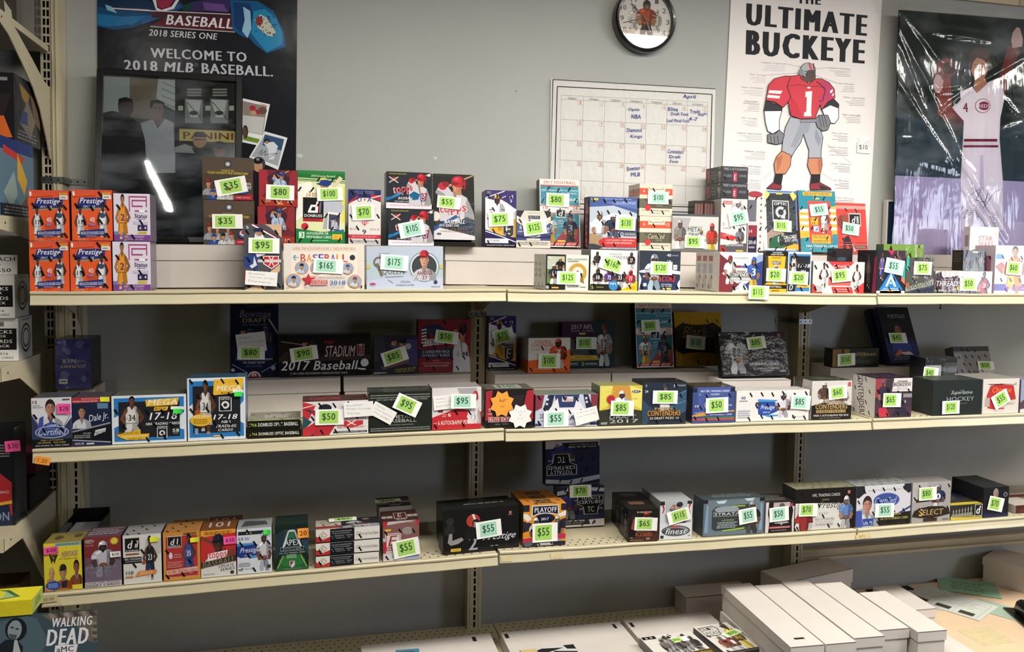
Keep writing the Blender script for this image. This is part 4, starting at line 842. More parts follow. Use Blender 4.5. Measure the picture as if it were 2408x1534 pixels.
def extra95(a):
    a.r(0, 0, 1, 1, '4e4e52'); a.p([.55, 1, 1, .86, 1, 1], 'c8a888'); a.p([.6, 1, 1, .8, 1, .92, .8, 1], 'caa886'); a.ln(.22, 1, .86, .8, .006, 'ece6e2'); a.ln(.28, 1, .9, .8, .004, '7a2430'); a.p([0, .35, .35, .3, .38, .56, 0, .52], '2d3f7a'); a.p([0, .0, .5, 0, .95, .3, .95, .4, .6, .24, .4, .1], 'caa886'); a.p([0, .12, .3, .18, .3, .3, 0, .26], 'b82a34')
    a.p([.3, .88, .5, .84, .62, .72, .55, .54, .34, .5, .24, .66], 'd4d4d8'); a.p([.26, .52, .34, .38, .2, .33, .14, .37, .24, .4], 'd0d0d6'); face(a, .4, .87, .1, .05, 'b88c6c'); a.e(.38, .915, .14, .03, '242c4e')
    a.t('5', .06, .93, .13, .97, 'ddd'); a.p([.5, .52, .92, .52, .92, .4, .72, .32, .5, .4], 'e6dedc'); a.p([.52, .51, .9, .51, .9, .41, .72, .335, .52, .41], 'b82a34'); a.t('X', .64, .37, .8, .51, 'e0ccc8'); a.r(.36, .425, .98, .465, 'e6e0dc'); a.t('EXTRA EDITION', .38, .432, .96, .46, '43434a', b=0); a.t('TRADING CARDS', .1, .04, .4, .055, 'ddd'); a.tk(12)
def heritage(a):
    a.r(0, 0, 1, 1, 'd9cfc3'); a.r(.09, .3, .91, .84, 'e0d6c8'); a.ln(.09, .84, .91, .84, .0006, 'b8ac9c'); a.t('A REAL ONE AUTOGRAPH OR RELIC CARD IN EVERY BOX!', .11, .86, .89, .92, 'c88a58')
    for i, (ch, c_) in enumerate(zip('BASEBALL', ('b83a30', 'e08a2c', '6a4a9c', '3a3a98', 'b83a30', '6a4a9c', 'e08a2c', 'b83a30'))): a.t(ch, .205+.074*i, .6, .268+.074*i, .77, c_)
    a.circ(.85, .7, .035, '33353a'); a.t('t', .12, .64, .15, .76, '3a78b8', b=0); a.ln(.11, .7, .18, .7, .0015, '3a78b8')
    for (x, y, s_, cp) in ((.22, .47, .085, '2c2a28'), (.41, .47, .085, '2c3a70'), (.6, .47, .085, '7a2a2a'), (.79, .46, .075, '33508c'), (.12, .2, .088, '22304e'), (.88, .18, .085, 'b04030')):
        a.circ(x, y, s_, 'd8884a', 24); a.circ(x, y, s_*.9, '8fa4bc', 24); k = s_*.8; port(a, x-k, y-k*1.55, x+k, y+k*1.5, J='c8c8c8', cap=cp)
    a.star(.3, .21, .09, 'b8303a'); a.t('topps', .32, .25, .4, .3, 'c0303a'); a.t('MAJOR LEAGUE BASEBALL', .42, .25, .76, .28, '4a4a60'); a.p([.32, .1, .54, .1, .54, .21, .34, .23], 'c8a09c'); a.t('HERITAGE', .31, .115, .54, .2, 'b8303a'); a.t('2018', .565, .11, .76, .2, '2f6cb0'); a.t('BRINGING BACK THE 1969 TOPPS DESIGN!', .25, .045, .74, .075, '9a86a4'); a.lines(.02, .04, .08, .07, 2, 'a09890'); a.r(.95, .03, .97, .09, '3a3a3a')
def gypsy(a):
    a.r(0, 0, 1, 1, 'b0b8c6'); a.p([0, .3, .5, .4, 1, .28, 1, .62, .5, .7, 0, .66], 'a9bcc0'); a.p([0, 0, 1, 0, 1, .25, .5, .32, 0, .2], 'b8bfd0'); a.circ(.16, .62, .075, '6d6658', 20); a.circ(.16, .62, .05, 'b0bcc4', 20); a.ln(.13, .6, .2, .3, .008, '6d6658'); a.t('GYPSY', .16, .74, .3, .84, '7a7468'); a.t('QUEEN', .2, .32, .49, .48, '6d6658')
    a.circ(.75, .52, .2, '7c8a96', 36); a.circ(.75, .52, .185, 'c8ccd4', 36); a.circ(.75, .52, .165, '3e4244', 36); s = a.sub(.58, .2, .92, .95); port(s, .02, 0, .98, .96, J='b8babe', sk='c4947a', hair='4a2c20', cap='b4303a'); s.t('ANGELS', .22, .18, .8, .3, '8c2c38', rot=4); s.t('27', .42, .04, .62, .15, '8c2c38')
    a.t('2 On-Card', .44, .15, .56, .2, '55586a', b=0); a.t('Autographs per Box', .38, .07, .62, .12, '55586a', b=0, sk=.2); a.ln(.24, .28, .48, .3, .0012, '6a6c78'); a.ln(.28, .22, .34, .14, .001, '333'); a.circ(.9, .16, .025, '3a3f50'); a.e(.09, .13, .045, .06, 'c0b8d8'); a.e(.08, .12, .04, .03, 'a84a58', 10); a.circ(.02, .52, .03, 'c0b06c'); a.circ(.98, .52, .03, 'c0b06c'); a.lines(.84, .04, .97, .07, 2, '8a8c9c')
def elite(a):
    a.r(0, 0, 1, 1, '3a2c66'); a.p([0, .18, 0, .86, .3, .82, .5, .84, .7, .78, 1, .66, 1, .2, .6, .3], 'd8d6de'); a.ln(.0, .86, .62, .99, .003, 'd8d6de'); a.ln(.1, .76, .66, .9, .002, 'd8d6de'); a.ln(.6, .78, 1, .66, .003, 'd8d6de'); a.p([.1, .3, .4, .4, 1, .5, 1, .12, .6, .18], 'd8a63c')
    fb(a, .06, .28, .7, .94, J='dedce0', Hc='c8963c', P='d8a63c', sk='5a4038', st='2a2440', N='2a2440', ball=False)
    a.t('15', .78, .87, .9, .92, 'e4e0ea'); a.lines(.78, .845, .9, .86, 1, '9a90b4'); a.t('5', .8, .79, .86, .835, 'e4e0ea'); a.t('2017', .06, .955, .18, .975, 'cfc8dc'); a.t('FOOTBALL', .06, .93, .2, .948, 'b0a060')
    a.p([.56, .22, .56, .5, .92, .5, .92, .2, .74, .13], 'c4c2be'); a.p([.58, .23, .58, .48, .9, .48, .9, .21, .74, .15], '3a3a3a'); a.t('ELITE', .6, .42, .88, .46, 'c9c6c0'); a.t('E', .64, .22, .82, .4, 'c4c2c0', sk=.1)
    a.p([0, 0, 1, 0, 1, .16, .5, .2, 0, .3], '2c2352'); a.ln(0, .27, .4, .2, .003, 'ddd'); a.ln(.4, .2, 1, .08, .003, 'ddd'); a.r(0, .06, .74, .14, 'dad8dc'); a.t('3 AUTOGRAPHS', .04, .085, .46, .12, '44424c'); a.r(0, 0, 1, .045, '14121a'); a.t('COLLEGIATE FOOTBALL TRADING CARDS', .04, .012, .94, .03, 'cfcdd6'); a.tk(14)
def elite125(a):
    a.r(0, 0, 1, 1, 'cfc9bc'); a.p([0, .7, .3, .5, .3, .2, 0, .2], '4c5478'); a.p([1, .7, .7, .5, .7, .2, 1, .2], '4c5478'); a.p([0, 1, .22, 1, .1, .8, 0, .84], '33363f'); a.p([1, 1, .8, 1, .9, .8, 1, .84], '33363f'); a.ln(0, .84, .34, .64, .006, 'e6e0d4'); a.ln(1, .84, .66, .64, .006, 'e6e0d4')
    a.t('DONRUSS', .32, .92, .68, .96, '9c968a', b=0); a.r(.34, .78, .68, .87, '3a3f4c'); a.t('ELITE', .38, .8, .64, .855, 'a8acb8'); a.t('5', .08, .5, .16, .58, 'd8dce8'); a.t('20', .84, .48, .96, .56, 'd8dce8'); a.t('CARDS', .04, .42, .2, .46, 'd8dce8'); a.t('PER', .86, .41, .96, .45, 'd8dce8')
    a.p([0, .36, .5, .28, 1, .36, 1, .26, 0, .26], '2f3560'); a.p([.3, .36, .5, .26, .7, .36], '6c7486'); a.t('PLUS 2 AUTOGRAPHS', .24, .18, .72, .21, '9a9488', b=0); a.t('INCLUDING 1 ON-CARD TEN PALS', .06, .12, .94, .16, '44424a'); a.t('FEATURING 2017 ROOKIES IN UNIFORM', .09, .08, .9, .105, '55535a'); a.tk(16)
def don80(a):
    a.r(0, 0, 1, 1, 'dcd8d2'); a.t('2017 FOOTBALL', .1, .93, .92, .975, 'c0402c'); a.r(.02, .62, .98, .9, '3c8494'); a.ln(.02, .905, .98, .905, .004, 'c0564a'); a.t('LOOK FOR', .34, .865, .56, .88, 'a8ccd0', b=0); a.t('ROOKIE PHENOM JERSEY AUTOGRAPHS', .04, .82, .96, .845, 'd4e4e4'); a.t('2017 NFL DRAFT', .55, .785, .94, .805, 'c4dcdc'); a.t('48 RATED ROOKIES', .16, .68, .94, .72, 'd4e4e4')
    a.t('10', .08, .555, .2, .6, 'c0402c'); a.t('24', .82, .555, .94, .6, 'c0402c'); a.lines(.06, .52, .22, .545, 2, '8a8484'); a.lines(.78, .52, .96, .545, 2, '8a8484'); a.ln(0, .61, 1, .61, .003, 'c0564a'); a.ln(0, .5, 1, .5, .003, 'c0564a')
    a.r(.02, .04, .98, .49, '3f7e92'); a.p([.3, .04, .98, .04, .98, .3, .6, .26], '8a4048'); a.r(.4, .43, .64, .56, 'c8cccc'); a.r(.415, .45, .625, .545, '1c1c1e'); a.t('d', .46, .46, .58, .535, 'ddd', sk=.2); a.t('DONRUSS', .42, .432, .62, .448, '55585c')
    fb(a, .02, .06, .48, .5, J='d8dcd8', Hc='d0a832', P='d0a832', sk='9c7058', N='22382c', num='12', st='2a5a3c'); fb(a, .52, .04, .98, .5, J='343c4c', Hc='2b3444', P='3a3c44', sk='9c7058', N='889', num='3')
    a.t('NFL', .46, .37, .58, .4, 'b4ccd4'); a.t('TRADING', .44, .33, .6, .355, 'b4ccd4', b=0); a.t('CARDS', .46, .295, .58, .318, 'b4ccd4', b=0); a.r(.42, .075, .62, .1, 'd8b440'); a.r(.02, .02, .98, .07, 'c05a58'); a.t('4 AUTOGRAPH OR MEMORABILIA CARDS', .08, .035, .92, .055, 'ecd4d0'); a.tk(18, d=1)
def illusions(a):
    a.r(0, 0, 1, 1, 'b4bcc8'); a.p([0, .8, .5, .84, 1, .7, 1, 1, 0, 1], '4a5c92'); a.p([.3, .9, 1, .78, 1, .95], '5f72aa'); a.p([.4, .5, 1, .6, 1, .3, .5, .24], '44526e'); a.p([0, .5, .5, .7, .9, .66, .5, .3, .1, .2], 'd0d4da'); a.t('ILLUSIONS', .5, .87, .96, .92, 'b8c4dc', b=0); a.lines(.3, .95, .94, .98, 1, '8e9cc4')
    fb(a, .0, .1, .42, .74, J='d8d8dc', Hc='b8bcc4', P='c4c8d0', sk='a07860', ball=False); fb(a, .26, .22, .74, .68, J='2b3448', Hc='c4c8d0', P='5c6478', sk='8c6450', N='ddd'); a.p([0, .3, .24, .26, .3, 0, 0, 0], 'a4886c')
    a.r(.03, .93, .17, .97, 'd8bc3c'); a.t('10', .6, .26, .72, .33, 'd4d4d8', b=0); a.r(.73, .26, .99, .33, '5c5c66'); a.t('PACKS PER BOX', .75, .275, .97, .315, 'c4c4cc'); a.p([.2, .16, .3, .22, 1, .22, 1, .04, .3, .04, .2, .1], 'c03a3c'); a.t('2 AUTOGRAPHS, 2 MEMORABILIA', .34, .155, .96, .19, 'e8c4c0'); a.t('1 AUTOGRAPHED MEMORABILIA', .34, .105, .9, .14, 'e8c4c0'); a.t('2017 NFL TRADING CARDS', .34, .01, .97, .035, '8890a4'); a.p([0, 0, .2, 0, .3, .05, .1, .1, 0, .1], '3c4048'); a.tk(20)
def certified100(a):
    a.r(0, 0, 1, 1, 'd4cab8'); a.r(0, .66, .26, .86, 'd0563c'); a.r(.78, .66, 1, .86, 'd0563c'); a.r(0, .66, 1, .76, 'd0563c'); a.t('4', .1, .73, .16, .81, 'e8d8cc'); a.t('12', .82, .73, .92, .81, 'e8d8cc'); a.p([.28, .9, .34, .84, .68, .84, .74, .9, .74, .88, .7, .82, .32, .82, .28, .88], '8c8478'); a.r(0, .24, 1, .54, '5c584a'); a.p([.1, .24, .25, .4, .1, .54, 0, .54, 0, .24], '6c6858'); a.t('Certified', .26, .36, .78, .5, 'c8bfa4', sk=.3, b=0); a.t('CUTS', .52, .3, .7, .34, 'b8b094', b=0); a.circ(.26, .26, .09, 'c83c3c'); a.t('4 AUTOGRAPH OR MEMORABILIA CARDS PER BOX', .08, .15, .92, .19, '5c5648', b=0); a.lines(.3, .07, .7, .1, 1, '8c8478'); a.tk(22)
def metaldraft(a):
    a.r(0, 0, 1, 1, 'c4c2c0'); a.r(0, .94, 1, 1, '55555a'); a.p([0, .3, .3, .5, .4, .9, 0, .9], 'a4a2a2'); fb(a, 0, .06, .34, .86, J='7c7672', Hc='a8a098', P='d4d2d0', sk='8a6a5c'); fb(a, .7, .0, 1.02, .78, J='b43a30', Hc='c04a38', P='d8b43c', sk='8a5a44', N='e8d8b0'); fb(a, .52, .1, .74, .6, J='dcd8d4', Hc='c8a04c', P='d4d0cc', sk='a07c68'); a.t('METAL', .34, .54, .66, .66, '5a6a60', b=0); a.t('DRAFT', .36, .42, .64, .51, '5a6a60', b=0); a.p([0, 0, 1, 0, 1, .06, .5, .1, 0, .07], '6c6a68'); a.r(.34, .68, .66, .685, '8a9088')
def college95(a):
    a.r(0, 0, 1, 1, 'd8d0cc'); a.p([.3, .6, .9, .5, 1, .8, .7, .97, .4, .9], 'b8b4b4'); fb(a, .3, .5, 1.0, .98, J='dcd8d8', Hc='c8c8cc', P='ccc', sk='b09890', ball=False); a.r(.06, .9, .42, .96, 'b84044'); a.t('COLLEGE', .08, .91, .4, .95, 'e8dcd8'); a.t('20', .06, .5, .14, .56, '888', b=0); a.t('CONTENDERS', .08, .44, .4, .465, '8c8484'); a.p([0, .38, .62, .3, .5, .22, 0, .26], 'c03a3a'); a.t('2 HITS', .08, .3, .38, .34, 'e0a8a4'); fb(a, .52, .1, .96, .5, J='74767e', Hc='a4a6ac', P='888', sk='6c5850'); a.p([0, .14, 1, .18, 1, .02, 0, 0], '57565a'); a.t('FIND 5 AUTOGRAPHS!', .2, .12, .88, .16, 'd8d4d4'); a.p([0, 0, .3, 0, .1, .14, 0, .12], 'a83434'); a.r(.6, .02, .88, .05, 'd8b43c'); a.tk(24)
def stars18(a):
    a.r(0, 0, 1, 1, 'd8cfcc'); a.r(.1, .0, .55, 1, 'cac4c6'); a.r(.05, .06, .58, .44, '8c3440'); a.r(.05, 0, .58, .26, '2e2c3e'); a.r(.0, .5, .5, .84, '6c6a74'); a.e(.4, .93, .45, .05, 'a04048'); a.t('14', .1, .32, .28, .37, 'e0d0cc'); a.t('2018', .08, .14, .52, .2, 'dcd8dc'); a.lines(.1, .06, .5, .12, 1, '9a98a8')
    for i in range(9): a.star(.78, .07+.1*i, .09, '9c4850')
    a.tk(26, d=1)
def optic115(a):
    a.r(0, 0, 1, 1, '4a76b0'); a.r(0, .03, .94, .97, 'cfd2d4'); a.r(.1, .06, .96, .96, '34363a'); a.p([0, .94, .12, 1, .22, .94, .12, .86], 'dcd060'); a.p([.8, .94, .88, 1, 1, .92, .9, .84], 'dcd060'); a.r(.4, .94, .58, .97, 'd8bc40')
    a.r(.28, .5, .76, .84, 'd8d8d8'); a.r(.3, .515, .74, .825, '2a2b2e'); a.t('OPTIC', .33, .765, .71, .81, 'e4e4e4'); a.circ(.52, .65, .155, 'b8bcc0'); a.circ(.52, .65, .08, '2a2b2e'); a.ln(.52, .58, .64, .56, .01, 'b8bcc0'); a.r(.28, .49, .76, .53, 'd0d0d0'); a.t('DONRUSS', .36, .5, .7, .52, '3c3c3c')
    a.p([.1, .3, .4, .45, .6, .3, .5, .06, .1, .06], '9c8478'); a.p([.14, .06, .16, .22, .5, .3, .64, .06], '2c5c44'); a.t('0', .4, .16, .48, .25, 'ccc'); a.p([.48, .1, 1, .22, 1, .36, .6, .28, .44, .18], '26282c'); a.t('ON-CARD', .58, .22, .96, .28, 'e6e6e6', sk=.2, rot=6); a.t('AUTOGRAPHS', .6, .17, .96, .215, 'd0d0d0', sk=.2, rot=6); a.p([.5, .06, .9, .14, 1, .12, 1, .04], 'e0a02c'); a.tk(28, d=1)
def hoops55(a):
    a.r(0, 0, 1, 1, '2f8394'); a.r(.13, .92, .92, .98, 'e0a838'); a.lines(.16, .93, .88, .97, 2, '8a6420'); a.p([.0, .64, 1, .76, 1, .3, .0, .22], 'e0a838'); a.r(.4, .86, .56, .885, 'dcc04c'); a.r(.25, .16, .85, .83, 'c84a40')
    for i in range(4): a.r(.02, .34+.1*i, .25, .395+.1*i, 'ddd0d0'); a.r(.82, .36+.1*i, 1, .41+.1*i, 'ddd0d0')
    a.t('2017', .32, .74, .6, .78, 'ecd8d4'); a.r(.3, .44, .5, .56, 'e0a838'); a.t('10', .32, .51, .41, .545, '5a3a1c'); a.t('24', .32, .45, .42, .49, '5a3a1c'); bk(a, .44, .28, .88, .74, J='d8cccc', sk='7a5040', num='', sh='c8bcbc', ball=1); a.r(.36, .33, .5, .42, 'b8c0e0'); a.p([.4, .34, .48, .36, .46, .4], '5a6cb0'); a.r(.3, .14, .8, .28, 'e0a838'); a.lines(.33, .22, .77, .27, 2, '8a6420'); a.lines(.33, .15, .77, .2, 2, '8a6420'); a.t('NBA TRADING CARDS', .14, .08, .98, .115, 'dce8e8'); a.t('2017', .2, .035, .36, .06, 'a8d0d4', sk=.3); a.tk(30, d=1)
def donred(a):
    a.r(0, 0, 1, 1, 'c8443c'); a.r(0, .88, 1, .95, 'd89088'); a.r(.28, .9, .72, .93, 'a8a09c'); a.r(.44, .54, .82, .8, 'd8d4cc'); a.r(.46, .56, .8, .78, '1e1c1e'); a.t('d', .53, .6, .66, .74, 'e0dcd8', sk=.2); a.ln(.7, .6, .7, .74, .003, 'ddd'); a.ln(.74, .6, .74, .74, .003, 'ddd')
    a.e(.22, .62, .14, .14, '7a3a30'); a.e(.32, .68, .1, .1, '8a4a38'); a.p([.24, .3, .4, .36, .5, .2, .56, .06, .46, .08, .34, .2, .28, .0, .18, .0], '2c2626'); a.p([.5, .2, .62, .06, .56, .02], 'd0c8c4')
    for i in range(5): a.r(0, .03+.045*i, 1, .045+.045*i, 'b8686a' if i % 2 else 'a03a3c')
    a.r(.6, .1, .96, .16, '5a4a3c'); a.t('BASKETBALL', .62, .115, .94, .145, 'b8a88c'); a.tk(32, dens=.25)
def phoenix(a):
    a.r(0, 0, 1, 1, 'cccac2'); a.r(0, 0, .46, 1, '24221f'); a.r(.03, .17, .43, .95, 'b0b4a0'); a.p([.03, .17, .43, .17, .43, .5, .03, .6], '5c7a44'); fb(a, .02, .17, .36, .74, J='2b2a30', Hc='b4b4b0', P='d8d4d0', sk='6a4c40', num='81', N='ccc'); fb(a, .2, .5, .46, .92, J='1e1c1c', Hc='d8a43c', P='333', sk='a07860', N='ddd')
    a.t('6', .05, .86, .1, .94, 'ddd'); a.r(.14, .05, .3, .09, 'd8a83c'); a.circ(.04, .08, .04, '9a98a0'); a.t('FIND 2 AUTOGRAPHS', .5, .86, .96, .9, '6c6a60'); a.t('GUARANTEED!', .5, .8, .76, .84, '33302c'); a.circ(.74, .5, .21, 'b8903c', 30); a.circ(.74, .5, .13, 'c9c7c0', 30); a.p([.7, .34, .9, .2, .86, .36], '8c6c2c'); a.p([.6, .44, .74, .56, .88, .44], '3a3834'); a.t('PREMIUM', .5, .08, .76, .13, '3a3832'); a.lines(.8, .08, .96, .12, 1, '7a786e'); a.tk(34)
def contenders160(a):
    a.r(0, 0, 1, 1, 'd8d4ce'); a.t('PANINI', .4, .88, .66, .92, '55524e', b=0); a.t('CONTENDERS', .28, .78, .84, .86, '6c6864')
    for (x0, y0, x1, y1, j, h_, n) in ((.04, .56, .24, .96, '3a3434', '3a3836', ''), (.76, .54, .98, .96, '2c2a2c', '4a4648', '27'), (.02, .1, .3, .54, '2a2430', '2f2a2c', '10'), (.26, .1, .54, .54, '4a3478', '2a2440', '72'), (.48, .1, .78, .54, '30282c', '3a3438', '33'), (.72, .08, 1, .52, 'c43440', 'b42c38', '77')): fb(a, x0, y0, x1, y1, J=j, Hc=h_, P='ccc', sk='6a4a40', num=n, N='e8d8d8', ball=False)
    a.p([0, 0, .7, 0, .6, .16, 0, .16], '221f1c'); a.t('5', .02, .04, .06, .12, 'b8bc4c'); a.t('AUTOGRAPHS', .08, .07, .28, .1, 'a8ac4c'); a.p([.62, 0, 1, .24, 1, 0], 'e0b42c'); a.t('ALL-NEW', .8, .08, .96, .11, '7a5c14'); a.t('MEMORABILIA', .76, .04, .96, .07, '7a5c14'); a.circ(.49, .13, .1, '3c7ab0'); a.t('NFL', .42, .15, .56, .2, 'cfe0ec'); a.tk(36)
def score120(a):
    a.r(0, 0, 1, 1, '30363f'); a.p([0, .5, .4, .6, 1, .5, 1, .42, .4, .48, 0, .4], 'd4d4d8'); a.p([0, .46, .3, .44, 1, .38, 1, 0, 0, 0], '2b3350'); a.p([0, 0, .06, .3, .0, .44], 'd4d4d8'); a.r(0, 0, 1, .03, 'd4d4d8'); a.p([.94, 0, 1, 0, 1, .3, .94, .2], 'd4d4d8'); fb(a, .06, .02, .66, .92, J='c4c8cc', Hc='9ea6ae', P='9cb0b8', sk='6a4c40', N='30407a', ball=True, st='5c6c8c')
    a.t('40', .66, .86, .76, .93, 'dcdce0'); a.t('10', .66, .7, .76, .77, 'dcdce0'); a.lines(.78, .86, .96, .92, 1, '7a8090'); a.r(.82, .54, .92, .66, 'd8d8dc'); a.t('NFL', .84, .58, .92, .62, '333c60'); a.t('SCORE', .48, .24, .9, .38, 'c83c3c', sk=.25); a.t('2017 FOOTBALL', .54, .15, .8, .19, 'c8ccd8'); a.t('TRADING CARDS', .54, .11, .8, .14, 'c8ccd8'); a.r(.58, .045, .78, .085, 'e0bc3c'); a.t('40', .08, .34, .14, .39, 'ccc'); a.r(.1, .12, .18, .2, 'c8ccd8'); a.tk(38)
def cdraft115(a):
    a.r(0, 0, 1, 1, 'ded8d4'); a.p([0, 1, .0, .4, .3, .7, .0, .95], '6c2c34'); a.p([0, .5, .46, .2, .3, 0, 0, 0], '7a3038'); a.p([1, .95, .7, .66, 1, .4], '30407c'); a.p([1, .5, .6, .2, .7, 0, 1, 0], '30407c'); a.p([.6, .6, .9, .95, 1, .95, 1, .8], '8e9cc0'); fb(a, .06, .2, .42, .92, J='dcd4d0', Hc='8c2c38', P='d0ccc8', sk='9c7058', N='7a3038', ball=False); fb(a, .6, .1, .98, .9, J='3a55a0', Hc='3a55a0', P='d8a83c', sk='9c7058', N='e8e0c8', num='3', ball=False)
    a.t('8 AUTOGRAPHS!', .34, .84, .66, .88, '8c8484'); a.r(.36, .62, .5, .67, '8c3840'); a.r(.51, .62, .66, .67, '4c5ca0'); a.t('PANINI', .4, .5, .6, .55, '3a3838'); a.r(.24, .38, .76, .49, '4a4648'); a.t('CONTENDERS', .25, .39, .75, .48, 'e8e4e0'); a.r(.28, .31, .72, .37, 'e4e0dc'); a.t('20 DRAFT PICKS 18', .3, .32, .7, .36, '4a4648'); a.t('18', .38, .17, .46, .24, '8a4450', b=0); a.t('6', .56, .17, .61, .24, '4c5ca0', b=0); a.p([.2, 0, .5, .28, .5, .26, .24, 0], '4a4648'); a.t('FOOTBALL', .36, .09, .47, .12, '777'); a.tk(40)
def leafdraft(a):
    a.r(0, 0, 1, 1, 'd8a830'); a.p([0, 1, 0, .2, .18, .3, .1, .9], '3e3a36'); a.p([1, 1, 1, .2, .86, .3, .92, .9], '3e3a36'); a.r(0, .88, 1, 1, '1c1a18'); a.t('5 AUTOGRAPH', .3, .945, .74, .98, 'd8d0c0'); a.t('CARDS PER BOX!', .22, .9, .82, .935, 'd8d0c0'); a.lines(.28, .82, .74, .86, 2, '6a5420'); a.r(.3, .68, .7, .76, '4a463e'); a.t('DRAFT', .32, .69, .68, .75, 'd8d4cc'); fb(a, .24, .2, .76, .68, J='b83a34', Hc='b0b0b0', P='ddd', sk='8c6450'); a.r(0, .1, 1, .19, '1c1a18'); a.t('FOOTBALL', .2, .12, .78, .17, 'd8d0c0'); a.lines(.3, .03, .7, .07, 2, '6a5420')
def optic1718(a):
    a.r(0, 0, 1, 1, 'd8dce0'); a.r(.04, .04, .96, .95, '3c78b0'); a.r(.1, .18, .94, .9, '24262a'); bk(a, -.02, .36, .52, .98, J='d8d4d4', sk='6a4a3c', num='1'); a.t('17-18', .42, .62, .94, .71, 'e4e4e4', sk=.2); a.t('NBA', .56, .5, .78, .56, 'd8d8d8'); a.r(.02, .04, .34, .24, '24262a'); a.t('D', .08, .07, .24, .2, 'ddd', sk=.2); a.r(.4, .13, .96, .2, 'd8a83c'); a.tk(42)
def chronicles95(a):
    a.r(0, 0, 1, 1, 'd4ccc6'); a.p([.28, 1, .8, 1, .62, .68, .48, .68], 'c03a38'); a.p([.36, .2, .4, 0, .8, 0, .76, .2], 'c03a38'); a.r(.3, .24, .74, .52, 'c86058'); a.p([0, .3, .16, .1, .2, 0, 0, 0], 'c03a38'); a.p([1, .36, .8, .1, .86, 0, 1, 0], 'c03a38'); bk(a, .08, .16, .34, .96, J='dcd8d4', sk='5c4238', num='', N='b03030'); bk(a, .72, .1, .98, .92, J='dcd8d4', sk='5c4238', num=''); a.t('Chronicles', .38, .8, .74, .92, 'e8dcd4', b=0); a.r(.06, .04, .18, .24, 'a8acac'); a.t('3 AUTOGRAPHS', .42, .1, .72, .15, 'eac8c0'); a.lines(.42, .04, .72, .08, 1, 'e0a8a0'); a.tk(44)
def ascension(a):
    a.r(0, 0, 1, 1, '25222a'); a.p([.5, .5, 1, .6, 1, 1, .4, 1], '3c2c3c'); bk(a, .02, .3, .34, .98, J='5a5c9c', sk='6a4a44', T='ddd', sh='44468c'); bk(a, .5, .5, .92, 1.02, J='6c5048', sk='8c6858', ball=0); a.p([.34, 1, .5, .88, .6, 1], 'b02c50'); a.p([0, 0, .1, .0, .5, .5, .9, 0, 1, 0, 1, .06, 0, .06], 'd8d4d0'); a.p([.08, .08, .46, .48, .54, .48, .94, .08], '2878b8'); a.p([.3, .16, .5, .46, .7, .16, .62, .16, .5, .34, .38, .16], 'e4e4e8'); a.p([.45, .22, .5, .28, .55, .22], 'e4e4e8'); a.t('ASCENSION', .22, .095, .8, .13, 'c4d8e8'); a.r(.4, .05, .6, .08, 'd8a83c'); a.p([.84, .4, 1, .3, 1, .7, .86, .7], '3c9c8c'); a.p([.86, .3, 1, .2, 1, .32, .88, .4], 'd06a5a'); a.tk(46, dens=.4)
def revolution(a):
    a.r(0, 0, 1, 1, '4c4e48'); bk(a, .1, .3, .6, .98, J='8c8a84', sk='6a5448', num='34', N='ddd', ball=0); bk(a, .5, .4, .96, 1, J='55585c', sk='8a7060', ball=0); a.p([0, .18, 1, .4, 1, .24, 0, .05], '8e8f84'); a.t('REVOLUTION', .04, .17, .96, .3, '2c2c2c', sk=.3, rot=10); a.p([0, 0, 1, 0, 1, .2, .2, .05], '2c3048'); a.p([.0, .7, .1, .6, .1, 1, 0, 1], '3c9c8c'); a.circ(.06, .24, .07, 'a05a3c'); a.tk(48, dens=.4)
def threads(a):
    a.r(0, 0, 1, 1, 'bcb6b4'); a.p([0, .86, .1, 1, .12, .7, .3, .74, .4, .8, .4, .12, .0, .14], '3a2a2e'); a.r(.06, .2, .42, .7, '43292f'); a.t('PANINI', .12, .6, .36, .66, 'c8b8b8', b=0); a.t('THREADS', .02, .32, .44, .56, 'd0c8c8', sk=.15); a.t('2016-17', .12, .22, .34, .28, 'c8b8b8', b=0); a.ln(.06, .17, .42, .17, .001, 'ccc'); a.p([.3, .18, .44, .34, .44, .18], 'd8b44c'); a.r(0, 0, .8, .1, '2c2a28'); bk(a, .7, -.3, 1.02, .98, J='a03438', sk='5c3e34', num='2', N='ddd', sh='8c2c34'); a.tk(50)
def darkbk(a):
    a.r(0, 0, 1, 1, '2c2a28'); a.r(.42, .88, .66, .95, 'c8b46c'); bk(a, .02, 0, .4, .9, J='4a4844', sk='5c5048', ball=1); a.p([.3, 0, .5, .6, .7, .0], '55584c'); bk(a, .6, .0, 1, .9, J='6a6c60', sk='7a6c60', ball=0)
def status60(a):
    a.r(0, 0, 1, 1, 'd4c8d0'); a.r(0, .06, 1, .2, '4c3c90'); a.r(.3, .06, 1, .16, '7c4a94'); a.r(.1, .9, .24, .95, 'a8a0a8'); a.r(.02, .72, .18, .82, '4c7cc0'); a.p([0, .56, .16, .66, .3, .56, .18, .4], '9c5a54'); bk(a, .04, -.02, .96, .98, J='d8872c', sk='b08460', num='2', N='6a3a6a', ball=0, sh='dca03c'); a.r(.84, .62, 1, .66, '7c2c5c'); a.r(.84, .62, .88, .92, '7c2c5c'); a.r(.84, .88, 1, .92, '7c2c5c'); a.t('FIND 1 AU', .66, .09, .98, .12, 'd8c8e0'); a.tk(52)
